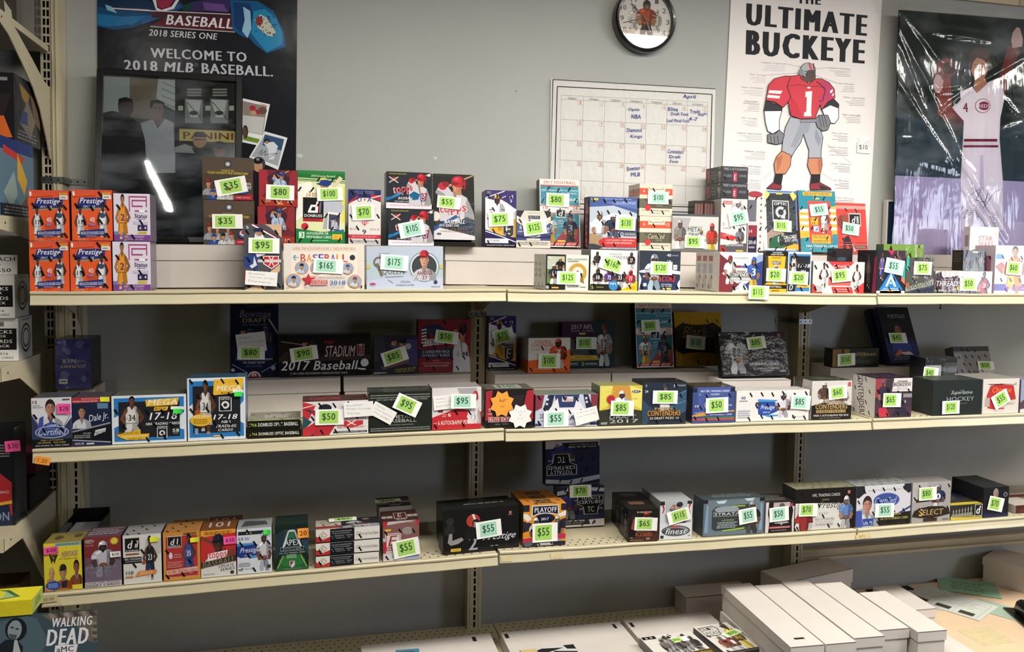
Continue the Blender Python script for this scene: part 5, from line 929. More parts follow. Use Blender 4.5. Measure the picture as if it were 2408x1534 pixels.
def starwars(a):
    a.r(0, 0, 1, 1, 'e2d8d0'); a.t('STAR', .3, .5, .8, .68, 'c03428'); a.t('WARS', .3, .3, .82, .48, 'c03428'); a.r(.3, .655, .56, .68, 'c03428'); a.t('topps', .16, .72, .26, .77, '777'); a.p([.1, 0, .1, .2, .5, .24, .9, .16, .9, 0], '4a4648'); a.p([.24, 0, .3, .1, .6, .12, .6, 0], 'a84038'); a.p([.86, .8, 1, .9, 1, .6, .9, .66], 'c8a890')
def polka(a):
    a.r(0, 0, 1, 1, '6c8c3c'); a.t('POLKA', .34, .6, .72, .86, '33441c', b=0); a.circ(.06, .6, .06, 'b0643c'); face(a, .18, .62, .05, .3, '9c7c5c'); bk(a, .78, .0, .98, .98, J='3c4c88', sk='b08868', ball=0); a.p([0, 0, 1, 0, 1, .2, 0, .4], '4a5c5c'); a.tk(54, dens=.4)

def certlowes(a):
    a.r(0, 0, 1, 1, 'd4d2d6'); a.p([0, 0, 1, 0, 1, .6, .8, .4, .5, .3, .2, .4, 0, .66], '343a58'); a.ln(0, .68, .2, .42, .003, '889'); a.ln(1, .68, .8, .42, .003, '889'); port(a, .14, .36, .8, .99, J='ccc8cc', sk='b4806a', hair='2c2220', col2='44444c'); a.p([.14, .36, .2, .6, .3, .64, .28, .36], '3c50a0'); a.p([.3, .36, .3, .46, .5, .52, .74, .44, .76, .36], '2f4794'); a.t("LOWE'S", .4, .42, .66, .465, 'dcdce4')
    a.e(.5, .31, .42, .125, 'c4c8d8', 28); a.e(.5, .31, .4, .112, '3c4c80', 28); a.t('Certified', .16, .25, .86, .38, 'c4cce0', sk=.3, b=0); a.t('2016', .38, .375, .54, .4, '8490b8'); a.r(0, 0, 1, .17, '16161c'); a.t('FIND 1 AUTOGRAPH', .22, .135, .78, .16, 'b8ac50'); a.t('OR MEMORABILIA CARD', .14, .085, .84, .115, 'b8ac50'); a.t('2016 RACING TRADING CARDS', .08, .03, .92, .055, 'c8c8cc'); a.t('15', .04, .89, .15, .95, '444'); a.t('CARDS', .04, .84, .22, .865, '777'); a.t('PER BOX', .04, .8, .3, .825, '777'); a.r(.78, .945, .96, .97, '444'); a.tk(56)
def dalejr(a):
    a.r(0, 0, 1, 1, '1e2440'); a.r(0, .89, 1, 1, 'a83038'); a.t('ONE RETAIL EXCLUSIVE', .24, .955, .72, .985, 'e0b0ac'); a.t('MOMENTS PARALLEL PER BOX!', .02, .905, .68, .935, 'e8c8c4'); port(a, .0, .36, .5, .86, J='c4c8cc', sk='a87c64', hair='33261f'); a.r(.66, .76, .94, .88, '5c7c98'); a.t('Dale Jr.', .42, .48, .94, .66, 'd8dce8', sk=.4, b=0, rot=10); a.p([0, .3, 1, .46, 1, 0, 0, 0], '16171c'); a.ln(0, .3, 1, .46, .004, '8a8e98'); a.p([0, .12, 1, .05, 1, 0, 0, 0], '20264a'); a.ln(0, .13, 1, .06, .003, '9a9ea8'); a.t('ON-CARD', .28, .25, .48, .275, 'ccc'); a.t('AUTOS & RACE-USED', .04, .205, .46, .23, 'ccc'); a.t('MEMORABILIA CARDS!', .04, .165, .46, .19, 'ccc'); a.p([.56, .2, .86, .28, .88, .36, .6, .32], 'c8c8c8'); a.t('PRESS PASS', .6, .235, .86, .3, '222', rot=10); a.t('NASCAR', .06, .03, .3, .075, 'c8c4b0'); a.r(.36, .03, .56, .06, 'c8ccd0')
def mega(a):
    W2 = a.W > a.H
    a.r(0, 0, 1, 1, 'd4d8dc'); a.p([.03, .55, .03, .95, .97, .95, .97, .62, .88, .52, .88, .3, .97, .25, .97, .05, .03, .05, .03, .34, .12, .4, .1, .6], '2c74b4'); a.r(.09, .12, .91, .87, '222226')
    if W2:
        bk(a, .04, .06, .5, .98, J='d0ccc8', sk='6a4634', num='34', N='444', ball=0); a.p([.46, .76, .45, .9, .9, .93, .88, .78], 'e0b034'); a.t('MEGA', .48, .79, .88, .9, 'e8e4dc', sk=.2); a.p([.56, .67, .57, .75, .76, .75, .74, .67], 'e0b034'); a.t('BOX', .58, .685, .73, .735, '5a4614', b=1); a.t('17-18', .5, .48, .88, .63, 'e8e8ea', sk=.2); a.t('NBA TRADING CARDS', .45, .37, .91, .425, 'dcdce0', sk=.2)
        a.p([.06, .2, .38, .3, .38, .2, .5, .2, .48, .08, .2, .08, .1, .14], 'd8a830'); a.t('EXCLUSIVE 50', .04, .2, .35, .25, '8a6c1c'); a.t('RATED ROOKIE', .14, .13, .47, .18, 'f0e0a0'); a.t('CARD SET', .22, .085, .4, .12, '8a6c1c'); a.r(.6, .1, .74, .34, 'd4d4d4'); a.r(.61, .11, .73, .33, '222226'); a.t('OPTIC', .62, .285, .72, .32, 'ddd'); a.circ(.67, .2, .04, 'd4d4d4'); a.circ(.67, .2, .02, '222226'); a.t('58', .81, .21, .9, .28, 'e0e0e0'); a.lines(.82, .17, .9, .2, 2, '999')
    else:
        bk(a, .06, .1, .56, .96, J='d0ccc8', sk='6a4634', num='34', N='444'); a.p([.44, .72, .46, .97, .98, .99, .94, .75], 'e0b034'); a.t('MEGA', .5, .79, .92, .87, 'e8e4dc', sk=.2); a.t('4   10', .48, .91, .84, .945, 'c8983c'); a.t('BOX', .58, .74, .76, .77, '5a4614'); a.r(.54, .46, .76, .69, 'd4d4d4'); a.r(.555, .47, .745, .68, '222226'); a.t('OPTIC', .57, .64, .73, .67, 'ddd'); a.circ(.65, .56, .07, 'd4d4d4'); a.circ(.65, .56, .035, '222226')
        a.t('17-18', .44, .33, .86, .41, 'e8e8ea', sk=.2); a.t('NBA', .58, .27, .74, .31, 'dcdce0', sk=.2); a.t('TRADING', .48, .2, .84, .245, 'dcdce0', sk=.2); a.t('CARDS', .52, .14, .78, .18, 'dcdce0', sk=.2); a.e(.23, .33, .19, .1, 'd8a830', 24); a.t('EXCLUSIVE:', .06, .37, .42, .41, 'e8e0d0', sk=.2); a.lines(.1, .27, .36, .35, 3, '8a6c1c'); a.r(.12, .1, .18, .2, '8090b0'); a.r(.44, .06, .56, .08, 'd8c060')
    a.tk(58)
def opticbb(a): a.r(0, 0, 1, 1, '15160f'); a.t('2016', .03, .36, .17, .72, 'c8d058'); a.t('DONRUSS OPTIC BASEBALL', .2, .34, .96, .74, 'e0e0d8'); a.tk(60, dens=.5)
def ee50(a):
    a.r(0, 0, 1, 1, 'd4d0d0'); a.p([0, 1, .2, .9, .1, .5, .0, .4], 'b83038'); a.p([0, .6, .14, .4, 0, .16], '2c4a50'); a.p([0, .2, .2, .4, .4, .1, .3, 0, 0, 0], 'b83038'); a.p([0, .8, .1, .7, .26, .5, .3, .2, .1, .0, .2, .0, .4, .3, .3, .7], '33373f'); a.e(.34, .8, .1, .12, '23262c'); a.p([.16, .0, .4, .0, .5, .3, .42, .46, .2, .4], 'ac2c34'); a.p([.12, .74, .3, .66, .3, .52, .16, .6], 'b03038')
    a.ln(0, .82, .4, 1, .003, 'd4c8b8'); a.p([.56, .4, .92, .4, .92, .28, .74, .18, .56, .28], 'b8323c'); a.t('EXTRA EDITION', .5, .44, .96, .5, 'b8323c', b=0); a.t('X', .66, .26, .82, .4, 'e0ccc8'); a.lines(.52, .18, .96, .24, 2, 'c05a60'); a.r(.46, .04, .98, .1, '2c2c30'); a.t('2016 BASEBALL TRADING CARDS', .5, .05, .96, .09, 'bbb'); a.tk(62)
def metalbb(a):
    a.r(0, 0, 1, 1, '20241f')
    for y in (.92, .86, .1, .05): a.ln(.02, y, .98, y, .003, '6c7068'); [a.circ(.04+.115*i, y, .006, '9a9e94') for i in range(9)]
    a.t('2017 LEAF METAL DRAFT TRADING CARDS', .12, .79, .94, .83, 'a8aca4', b=0); a.t('METAL', .38, .34, .68, .42, 'b4b8b0', b=0); a.t('BASEBALL', .28, .24, .76, .32, 'b4b8b0', b=0); a.t('6 AUTOGRAPH CARDS PER BOX', .3, .165, .72, .195, '9a9e94', b=0)
def auto95(a):
    a.r(0, 0, 1, 1, 'cfc8c6'); a.p([.5, .98, .9, .98, .96, .7, .6, .76], '9c9a9c'); a.p([0, 0, 1, 0, 1, .4, .5, .5, 0, .3], 'b82a32'); bb(a, .66, .12, 1.0, .94, J='d8d0d0', cap='b42c38', bat=False); a.p([.96, .1, .9, .4, .8, .5, .7, .3, .72, .25, .84, .4], 'd4ccd0'); a.r(.12, .42, .22, .5, '7a2430'); a.t('6', .32, .31, .38, .4, 'e8dcd8'); a.lines(.2, .3, .3, .38, 2, 'dca8a8'); a.t('6 AUTOGRAPHS PER BOX', .12, .12, .9, .22, 'e8d4cc'); a.t('FIND', .03, .15, .1, .18, 'e0a8a0'); a.tk(64)
def eliteextra(a):
    a.r(0, 0, 1, 1, '1f1b1b'); a.p([0, .95, .14, .98, .1, .5, .16, .3, 0, .2], '9c2a34'); a.p([1, .98, .86, .95, .8, .6, .86, .3, 1, .2], '9c2a34'); a.p([.2, .8, .8, .85, .7, .4, .3, .4], '2c2626'); a.t('5', .06, .44, .11, .52, 'ccc'); a.t('CARDS', .04, .36, .14, .4, 'bbb'); a.t('BASEBALL', .24, .34, .6, .4, 'c8c4c0'); a.r(.06, .17, .62, .3, 'd0c4b8'); a.r(.07, .18, .61, .29, '8c2c34'); a.t('ELITE EXTRA', .09, .2, .6, .275, 'e0d8cc'); a.lines(.2, .1, .6, .13, 1, '888'); a.tk(66, dens=.5)
def usa55(a):
    a.r(0, 0, 1, 1, 'b8bccc'); a.p([0, 1, .14, 1, .1, .6, 0, .5], '7c3440'); a.p([1, 1, .88, 1, .9, .6, 1, .5], '7c3440'); a.p([.2, 1, .3, 1, .24, .5, .12, .56], '282c40'); a.p([.76, 1, .84, 1, .92, .6, .82, .5], '282c40'); a.p([.3, 1, .7, 1, .66, .6, .34, .6], '303c64'); a.p([.2, .5, .35, .9, .38, .6, .62, .6, .66, .9, .8, .5, .6, .3, .4, .3], 'd8d6da'); [a.star(x, y, .028, 'e0e0e4') for x, y in ((.19, .86), (.18, .72), (.81, .88), (.82, .76))]
    a.r(.42, .78, .6, .94, 'cfc8c8'); a.r(.43, .86, .5, .93, '3a4470'); [a.r(.43, .79+.028*i, .59, .8+.028*i, 'b04048') for i in range(3)]; a.t('20', .07, .28, .14, .42, '3a3c4c', b=0); a.t('17', .84, .28, .9, .42, '3a3c4c', b=0); a.t('PANINI', .05, .18, .18, .21, '55586a'); a.t('USA', .38, .2, .64, .34, '2f3c70'); a.t('COMPLETE 80-CARD BASE SET!', .22, .04, .84, .11, '6c6e80'); a.r(0, .04, .1, .12, '303c64'); a.r(.88, .04, 1, .12, '303c64'); a.tk(68)
def hit85(a):
    a.r(0, 0, 1, 1, 'c4b440'); a.p([0, 1, .3, 1, .2, .5, 0, .4], 'd4c860'); a.p([1, .9, .7, 1, .8, .5, 1, .4], 'd8cc68'); a.p([.3, 1, .7, 1, .75, .6, .3, .6], 'c08a3c'); a.p([0, 0, 1, 0, 1, .36, .5, .46, 0, .38], '33342c'); fb(a, .26, .2, .78, .88, J='d0d0d4', Hc='d4ccc8', P='aaa', sk='5a4238', N='55585c', ball=False); a.star(.26, .66, .12, 'a82c34', 14, .7); a.t('LOW SERIES', .16, .85, .36, .87, 'd8c48c', b=0); a.e(.86, .85, .12, .045, 'd4d0c4'); a.e(.86, .85, .105, .036, '3c3a34'); a.t('HIT', .79, .83, .93, .87, 'e4e0dc'); a.t('Deshaun', .8, .66, .9, .68, '55502c', b=0)
    a.t('PREMIER', .24, .28, .8, .34, '8c8e90', b=0); a.t('DRAFT', .24, .17, .86, .26, 'b8babc', b=0); a.t('2017', .24, .06, .92, .15, 'b8babc', b=0); a.lines(.04, .03, .2, .09, 2, 'ccc')
def cdraft16(a):
    a.r(0, 0, 1, 1, '252d38'); a.p([0, .6, .3, .3, .1, 0, 0, 0], '2f4456'); a.p([1, .8, .6, .5, .8, .2, 1, .3], '35506a'); a.ln(.6, .6, 1, .8, .004, '4a6c8c'); a.ln(.6, .4, 1, .55, .004, '4a6c8c'); fb(a, .3, .26, .72, .98, J='3c424c', Hc='2c3440', P='aaa', sk='8c6c5c', ball=False); a.p([.4, .62, .6, .62, .62, .4, .4, .4], 'c8c8cc'); a.t('5', .7, .88, .73, .95, 'd0d4d8'); a.t('AUTOGRAPHS', .75, .9, .97, .94, 'a8acb0'); a.t('3', .06, .9, .09, .95, 'd0d4d8'); a.t('24', .05, .76, .12, .82, 'd0d4d8')
    a.t('PANINI', .28, .34, .72, .4, 'c89c60'); a.r(.13, .2, .86, .33, '3c2c1c'); a.t('CONTENDERS', .12, .2, .87, .33, 'c08c50'); a.r(.16, .1, .86, .19, '20242c'); a.t('DRAFT PICKS', .28, .115, .72, .175, 'c8c4b4'); a.t('20', .17, .12, .25, .17, 'c8c4b4'); a.t('16', .77, .12, .84, .17, 'c8c4b4'); a.tk(70, dens=.4)
def luminance(a):
    a.r(0, 0, 1, 1, '3c4a80'); a.r(0, .86, .1, .98, '222436'); a.r(.9, .86, 1, .98, '222436'); a.p([.1, 1, .9, 1, .84, .3, .16, .3], '46558e'); a.t('2017 NFL TRADING CARDS', .18, .86, .86, .915, 'd4d8e4'); a.t('HOBBY', .42, .77, .64, .82, 'c4c8dc'); a.circ(.4, .5, .12, 'b8bccc'); a.t('10', .06, .44, .15, .5, 'd8d8c8'); a.t('14', .86, .46, .93, .51, 'd8d8c8'); a.t('1 AUTOGRAPH', .04, .26, .36, .3, 'c8ccd8'); a.t('1 MEMORABILIA CARD', .36, .205, .94, .25, 'c8ccd8'); a.p([0, .17, .34, .2, .3, .26, .94, .3, 1, .3, 1, .34, .3, .3, 0, .22], 'c89040'); a.r(.24, .12, 1, .17, '3c6c5c'); a.r(.0, .07, 1, .12, 'b84a40'); a.r(.14, .78, .19, .81, '5ac060'); a.tk(72)
def prestige85(a):
    a.r(0, 0, 1, 1, 'd8d4d0'); a.p([.3, .68, .34, .7, .52, .66, .56, .3, .4, .16, .3, .22, .29, .5], '2c4a98'); a.p([.28, .68, .3, .72, .56, .68, .56, .62, .3, .64], '4a8cc8'); a.p([.36, .2, .44, .12, .6, .16, .6, .2], '4a8cc8'); a.t('Prestige', .33, .34, .52, .52, 'dcdce4', sk=.4, b=0); a.t('2016', .36, .26, .46, .31, 'c8ccd8', sk=.3); fb(a, .5, .1, .78, .92, J='ccc8cc', Hc='b8b8c0', P='b8bcc4', sk='6c4840', N='334', ball=True, st='334070'); a.t('40', .06, .72, .12, .82, '4a68a8'); a.lines(.04, .64, .16, .7, 1, '888'); a.lines(.02, .1, .2, .38, 4, '9aa0ac'); a.r(.26, .54, .34, .62, '44424a'); a.t('Reporter', .84, .08, .95, .13, '8a8484', b=0); a.t('nfl', .77, .07, .82, .14, '333'); a.tk(74)
def contenders60(a):
    a.r(0, 0, 1, 1, 'c8c2bc'); fb(a, .1, .36, .52, .96, J='4c3c36', Hc='b8b4b0', P='ccc', sk='8a6c5c', ball=True); fb(a, .5, .3, .98, .9, J='d4cec8', Hc='ccc6c0', P='aaa', sk='9c8070'); a.r(0, 0, 1, .36, '1f1a18'); a.p([0, .36, .3, .44, .6, .36], '1f1a18'); a.t('PANINI', .28, .42, .74, .48, 'a88c58'); a.r(.1, .27, .9, .4, '3c2c1c'); a.t('CONTENDERS', .1, .27, .9, .4, 'b89c68'); a.r(.12, .17, .86, .25, 'a88c58'); a.t('20 DRAFT PICKS 17', .14, .18, .84, .24, '2c2218'); a.t('FIND 5 AUTOGRAPHS PER BOX', .06, .08, .94, .13, 'd0ccc8'); a.lines(.2, .03, .8, .05, 1, '888'); a.r(.9, .86, .97, .96, 'c0504c')
def cdraft65(a):
    a.r(0, 0, 1, 1, '3c3038'); a.p([.5, 1, 1, 1, 1, .66, .45, .66], 'cfc8c6'); a.r(.0, .0, 1, .4, '4a323c'); a.p([0, 1, .3, 1, .2, .6, 0, .5], '8c3c44'); fb(a, .02, .22, .46, .98, J='33283a', Hc='5c4a50', P='333', sk='8a6058', N='bbb'); a.p([.1, .02, .1, .24, .3, .28, .4, .02], 'b83444'); a.p([.44, 0, .6, .26, .8, .26, 1, 0], '30283a'); a.t('PANINI', .6, .9, .86, .94, '4c4648'); a.r(.46, .8, .96, .89, '4c4648'); a.t('CONTENDERS', .46, .8, .97, .885, 'dcd4d0'); a.r(.5, .72, .94, .78, 'dcd4d0'); a.t('DRAFT PICKS', .58, .73, .86, .77, '4c4648'); a.r(.76, .5, 1, .6, '8a8688'); a.r(.72, .3, 1, .47, '3a3440'); a.t('6', .8, .37, .84, .44, 'ccc'); a.tk(76)
def cdraft65l(a):
    a.r(0, 0, 1, 1, 'c8c4be'); s = a.sub(.18, .08, .8, .9)
    a.t('CONTENDERS', -.25, .4, 1.0, .62, '4c4846', rot=-82); a.tk(77)
def hockey(a):
    a.r(0, 0, 1, 1, '1c2220'); a.t('2017', .54, .68, .62, .72, '6c7c7c', b=0); a.t('Superlative', .36, .56, .8, .7, 'b0b4b0', sk=.4, b=0); a.t('HOCKEY', .28, .4, .84, .52, '909a98', b=0); a.t('by Leaf', .56, .3, .7, .35, '6c7476', b=0, sk=.3)
def cooper(a):
    a.r(0, 0, 1, 1, 'cdc5bd'); a.p([.14, .16, .1, .5, .2, .8, .5, .86, .84, .8, .92, .4, .84, .3, .6, .3, .6, .12, .3, .12], 'b0302c'); a.p([.1, .86, .16, .82, .2, .84, .84, .84, .92, .9, .92, .8], '9c968c'); a.t('Chrome', .26, .6, .78, .76, 'd8883c', sk=.3, b=0); a.r(.06, .2, .2, .46, 'a8a098'); a.p([.5, .14, .92, .3, .92, .4, .6, .34], 'c4bcb0'); a.t('Chicago', .64, .24, .88, .3, '5c5852', sk=.3, b=0); a.lines(.34, .04, .6, .06, 1, 'a09890')
def nyx(a):
    a.r(0, 0, 1, 1, '48487a'); rd = random.Random(4)
    for i in range(26): a.e(rd.uniform(0, 1), rd.uniform(0, 1), rd.uniform(.05, .14), rd.uniform(.03, .1), rd.choice(('5c5c8c', '3c3c68', '6c6c98', '42427c')), 9)
    a.t('JOURNEY', .12, .42, .86, .5, 'b0a878', rot=180); a.t('INTO', .62, .54, .84, .57, 'a09870', rot=180); a.t('NYX', .18, .52, .58, .6, 'c0b888', rot=180); a.r(.1, .1, .34, .2, 'd0d0d4'); a.lines(.13, .12, .32, .18, 1, '555')
def bowmandraft(a):
    a.r(0, 0, 1, 1, '14172e'); a.e(.5, .38, .46, .22, '20264a', 28); a.t('ASIA EDITION', .34, .965, .68, .982, '5c6480', b=0); a.t('Bowman', .2, .82, .84, .92, '8c7c80', sk=.25); a.t('Bowman', .21, .825, .83, .913, '5a4c54', sk=.25); a.t('DRAFT', .26, .75, .76, .81, '9a8c5c'); a.t('2014 TRADING CARDS', .26, .71, .78, .73, '6c7490'); a.ln(.8, .8, 1, .6, .006, '8a8a90'); bb(a, .14, .44, .58, .68, J='5c5458', cap='3a3c48', hel=False, bat=False); fb(a, .56, .4, .92, .7, J='444858', Hc='4c5468', P='333', sk='6c5448', ball=False)
    a.t('1 PROSPECT AUTOGRAPH', .12, .23, .88, .255, 'c0c4d0'); a.t('IN EVERY BOX!', .28, .185, .72, .215, 'c0c4d0'); a.t('ASIA EDITION', .32, .135, .66, .16, '4c6cb0'); a.ln(.04, .18, .36, .06, .003, '6c7ca8'); a.ln(.96, .18, .64, .06, .003, '6c7ca8'); a.e(.5, -.01, .14, .09, 'c8ccd0'); a.e(.5, -.01, .11, .07, '9c2c34'); a.t('B', .45, .01, .55, .05, 'ddd'); a.e(.06, .1, .04, .022, 'b0b4c0'); a.circ(.9, .12, .05, '8a90a8')
def stadium(a):
    a.r(0, 0, 1, 1, '1a1718'); a.p([0, .42, 1, .46, 1, .9, 0, .9], '261c1c'); a.p([0, .36, 1, .4, 1, .5, 0, .46], '3c342c'); a.ln(.02, .84, .26, .76, .003, '8a8078'); bb(a, .2, .4, .46, .9, J='443034', cap='2a2428', hel=False, bat=False); a.e(.08, .5, .05, .1, '3a2c2c'); a.t('topps', .49, .76, .59, .86, 'b02c38'); a.t('STADIUM', .49, .46, .83, .74, '7a2028', sk=.25); a.t('STADIUM', .494, .47, .826, .73, 'd4c8c4', sk=.25, b=0); a.r(.845, .5, .925, .76, 'c8b8b4'); a.r(.85, .51, .92, .75, '6c2028'); a.t('CLUB', .815, .59, .955, .665, 'c8b8b4', rot=90)
    a.t('2017 Baseball', .02, .16, .86, .38, 'e4e2e4', sk=.25); a.t('2 ON-CARD AUTOGRAPH CARDS IN EVERY BOX!', .12, .06, .74, .11, 'c4c2c4'); a.circ(.93, .32, .045, 'd8d8d8'); a.p([.84, .2, .94, .18, .94, .14, .86, .16], 'd8d8d8')
def bowman85(a):
    a.r(0, 0, 1, 1, '33313c'); a.p([.5, .3, 1, .2, 1, .9, .7, .9], '4c3f6c'); a.p([0, .3, .3, .5, .2, 1, 0, 1], '3f4046'); bb(a, .3, .3, .86, .98, J='5c5470', cap='23252c', hel=False, bat=False); a.circ(.78, .72, .07, 'a8a8b0'); a.p([.2, .1, .8, .3, .8, .4, .16, .2], '6a5a54'); a.t('BASEBALL', .3, .22, .68, .3, 'a04850', rot=8); a.t('1 AUTOGRAPH AND 1 RELIC CARD', .46, .1, .96, .15, 'b8b038', rot=6); a.t('IN EVERY HOBBY JUMBO BOX!', .5, .04, .92, .085, 'b8b038', rot=6); a.p([0, 0, .3, .02, .3, .04, 0, .05], 'a8a8a8')
def starsstripes(a):
    a.r(0, 0, 1, 1, '7c262c'); a.p([0, .28, .68, .26, .68, .46, 0, .44], '2c3048'); a.e(.28, .8, .22, .12, '2c3048', 24); a.e(.28, .76, .16, .08, '3a3c4a'); [a.ln(.06, .5+.06*i, .16, .52+.06*i, .005, 'ccc') for i in range(6)]; a.t('STARS &', .18, .63, .44, .72, '8c3038'); a.p([.12, .5, .14, .62, .5, .66, .5, .54], 'd4d0cc'); a.t('STRIPES', .15, .53, .46, .62, '2c2c38', rot=4); a.t('5 CARDS PER PACK', .08, .37, .6, .42, 'c8c4c0'); a.t('10 PACKS PER BOX', .08, .3, .6, .35, 'c8c4c0'); a.t('LOOK FOR', .28, .215, .4, .235, 'd8a8a4'); a.t('HIGHLY-EXCLUSIVE DIE SAPPHIRE AND EMERALD', .08, .165, .62, .19, 'd8a8a4'); a.t('FOIL PARALLELS NUMBERED', .12, .115, .58, .145, 'd8a8a4')
    bb(a, .58, .02, 1.02, .98, J='ccc4c4', cap='33262c', num='22', N='3a3a50', bat=False, hel=False); a.p([.66, 0, .68, .3, .98, .3, 1, 0], 'c8c4c8'); a.tk(78)
def contend100(a):
    a.r(0, 0, 1, 1, 'd8d4ce'); a.p([0, 0, 1, 0, 1, .68, .8, .56, .4, .42, 0, .36], 'e0682c'); a.t('PANINI', .16, .86, .52, .93, 'd0582c'); a.t('CONTENDERS', .08, .75, .6, .85, 'd0582c'); a.t('20 DRAFT PICKS 17', .06, .65, .56, .71, 'd88050'); fb(a, .44, .14, .98, .98, J='c8502c', Hc='b8503c', P='d8d4d0', sk='4c342c', N='e8d8c8', num='7'); a.t('8', .2, .48, .24, .53, 'e0d0c0'); a.t('AUTOGRAPHS', .14, .1, .56, .15, 'ecc0a0'); a.tk(80)
def nfl105(a):
    a.r(0, 0, 1, 1, '203a3c'); a.p([0, 1, .6, 1, .5, .6, .2, .5, 0, .6], '43203c'); a.p([0, .2, .0, .6, .4, .7, .5, .3], '4c4c50'); a.p([.1, .6, .7, .7, .6, .9, .3, .8], '3c2238'); a.t('2017 NFL', .16, .84, .58, .94, 'b4b4b0', sk=.1); a.t('TRADING CARDS', .16, .78, .6, .82, 'a0a09c', b=0); a.r(.32, .72, .44, .76, 'c8b450'); fb(a, .6, .02, 1.0, .96, J='bcb4b4', Hc='7c2c30', P='c8c8c8', sk='a07c68', N='5c3034', num='12'); a.p([0, .2, .0, .28, .66, .26, .7, .16, .0, .14], 'c8a438'); a.t('1 AUTOGRAPH', .24, .21, .56, .25, '5a4818'); a.t('OR AUTOGRAPH JERSEY', .16, .15, .6, .19, '5a4818'); a.t('3 CARDS PER PACK', .0, .05, .3, .11, 'c8d0c8'); a.t('2', .36, .04, .42, .12, 'c8c04c'); a.t('PACKS PER BOX', .44, .05, .66, .1, 'c8d0c8'); a.tk(82, dens=.5)
def blackgold(a):
    a.r(0, 0, 1, 1, 'c49a24'); a.p([0, .72, .25, .6, .5, .55, .75, .6, 1, .72, 1, .3, .75, .4, .5, .44, .25, .4, 0, .3], '2a2820'); a.r(.0, .3, 1, .7, '2a2820'); a.p([0, .7, .2, .82, .5, .86, .8, .82, 1, .7, 1, .68, 0, .68], '2a2820'); a.p([0, .3, .2, .2, .5, .16, .8, .2, 1, .3], '2a2820'); a.e(.5, .86, .4, .1, 'c49a24'); a.e(.5, .14, .44, .12, 'c49a24'); a.t('Black', .16, .52, .7, .74, '7c6a34', sk=.4, b=0); a.t('Gold', .4, .28, .88, .5, '7c6a34', sk=.4, b=0); a.t('2016', .3, .13, .5, .18, '6c5418', b=0); a.tk(84, dens=.5)
def unparalleled(a):
    a.r(0, 0, 1, 1, '19181d'); a.p([.6, .2, 1, .3, 1, .9, .7, .9], '201f2a'); fb(a, .02, .06, .46, .98, J='b4b4b8', Hc='8a8c94', P='8c8c92', sk='3a3432', N='2c2c30', st='55565c', num='88'); a.r(.46, .4, .7, .72, '3a2c28'); a.r(.48, .42, .68, .7, '1c1a1e'); a.t('UNPARALLELED', .42, .24, .86, .3, 'c4c0c0', b=0); a.t('FIND 1 AUTOGRAPH AND 2 MEMORABILIA CARDS', .46, .15, .84, .19, '9a9698', b=0); a.t('PER BOX, ON AVERAGE!', .56, .1, .76, .135, '9a9698', b=0); a.t('10', .76, .64, .82, .69, 'ccc', b=0); a.t('8', .78, .54, .82, .59, 'ccc', b=0); a.r(.88, .88, .93, .96, '9c5058'); a.t('PANINI', .86, .08, .95, .12, 'aaa'); a.t('2016 NFL', .02, .05, .12, .09, '888')
def preferred(a):
    a.r(0, 0, 1, 1, '2b2a24'); a.r(.0, .03, .36, .97, '8c6c3c'); fb(a, .1, .2, .32, .98, J='5c4c3c', Hc='4c3c30', P='666', sk='6a4c3c', ball=False); a.t('PANINI', .52, .75, .72, .8, 'a89c6c', b=0); a.t('PREFERRED', .36, .6, .94, .74, 'b8a46c'); a.t('2016-17', .56, .5, .74, .55, '8c845c', b=0); a.r(.42, .18, .88, .38, '605c48'); a.r(.43, .2, .87, .36, '2b2a24'); a.t('HAND-SIGNED BOOKLET', .46, .26, .84, .31, '8c8868', b=0); a.tk(86, dens=.4)
def portfolio(a):
    a.r(0, 0, 1, 1, '191a20'); a.p([0, 0, 1, 0, 1, .4, 0, .44], '1c2a56'); a.t('PORTFOLIO', .28, .8, .82, .87, '8a8a8e', b=0); port(a, .2, .2, .8, .76, J='9a8a78', sk='8c6450', hair='2c1c18', col2='6c5a50'); a.p([.3, .54, .7, .54, .74, .42, .26, .42], '8c4a34'); a.p([.2, .2, .8, .2, .76, .36, .24, .36], '2c3c80'); a.p([.2, .14, .4, .24, .5, .18, .3, .12], 'b86048'); a.p([.4, .18, .7, .2, .8, .14, .5, .14], 'c8b0a0'); a.t('Three Box Autograph & Two', .2, .09, .82, .115, 'b0b4c4', b=0); a.t('Memorabilia Cards in Every Box', .16, .055, .86, .08, 'b0b4c4', b=0)
def forty(a): a.r(0, 0, 1, 1, '2a2b2a'); a.r(.0, .5, .5, .85, '9a9c98'); a.t('7', .06, .55, .24, .8, '333', sk=.2); a.p([.5, .2, 1, .3, 1, .9, .6, .9], '3f423f')
def silver50(a): a.r(0, 0, 1, 1, '8c8886'); a.r(0, .86, 1, 1, '4c4a4a'); a.p([0, 0, .3, 0, .2, .8, 0, .8], 'a8a2a0'); a.p([.5, 0, 1, .1, 1, .5, .6, .4], 'c4c0bc'); a.r(.44, .1, .6, .3, '6c6a6a'); a.tk(88, sp=.028)
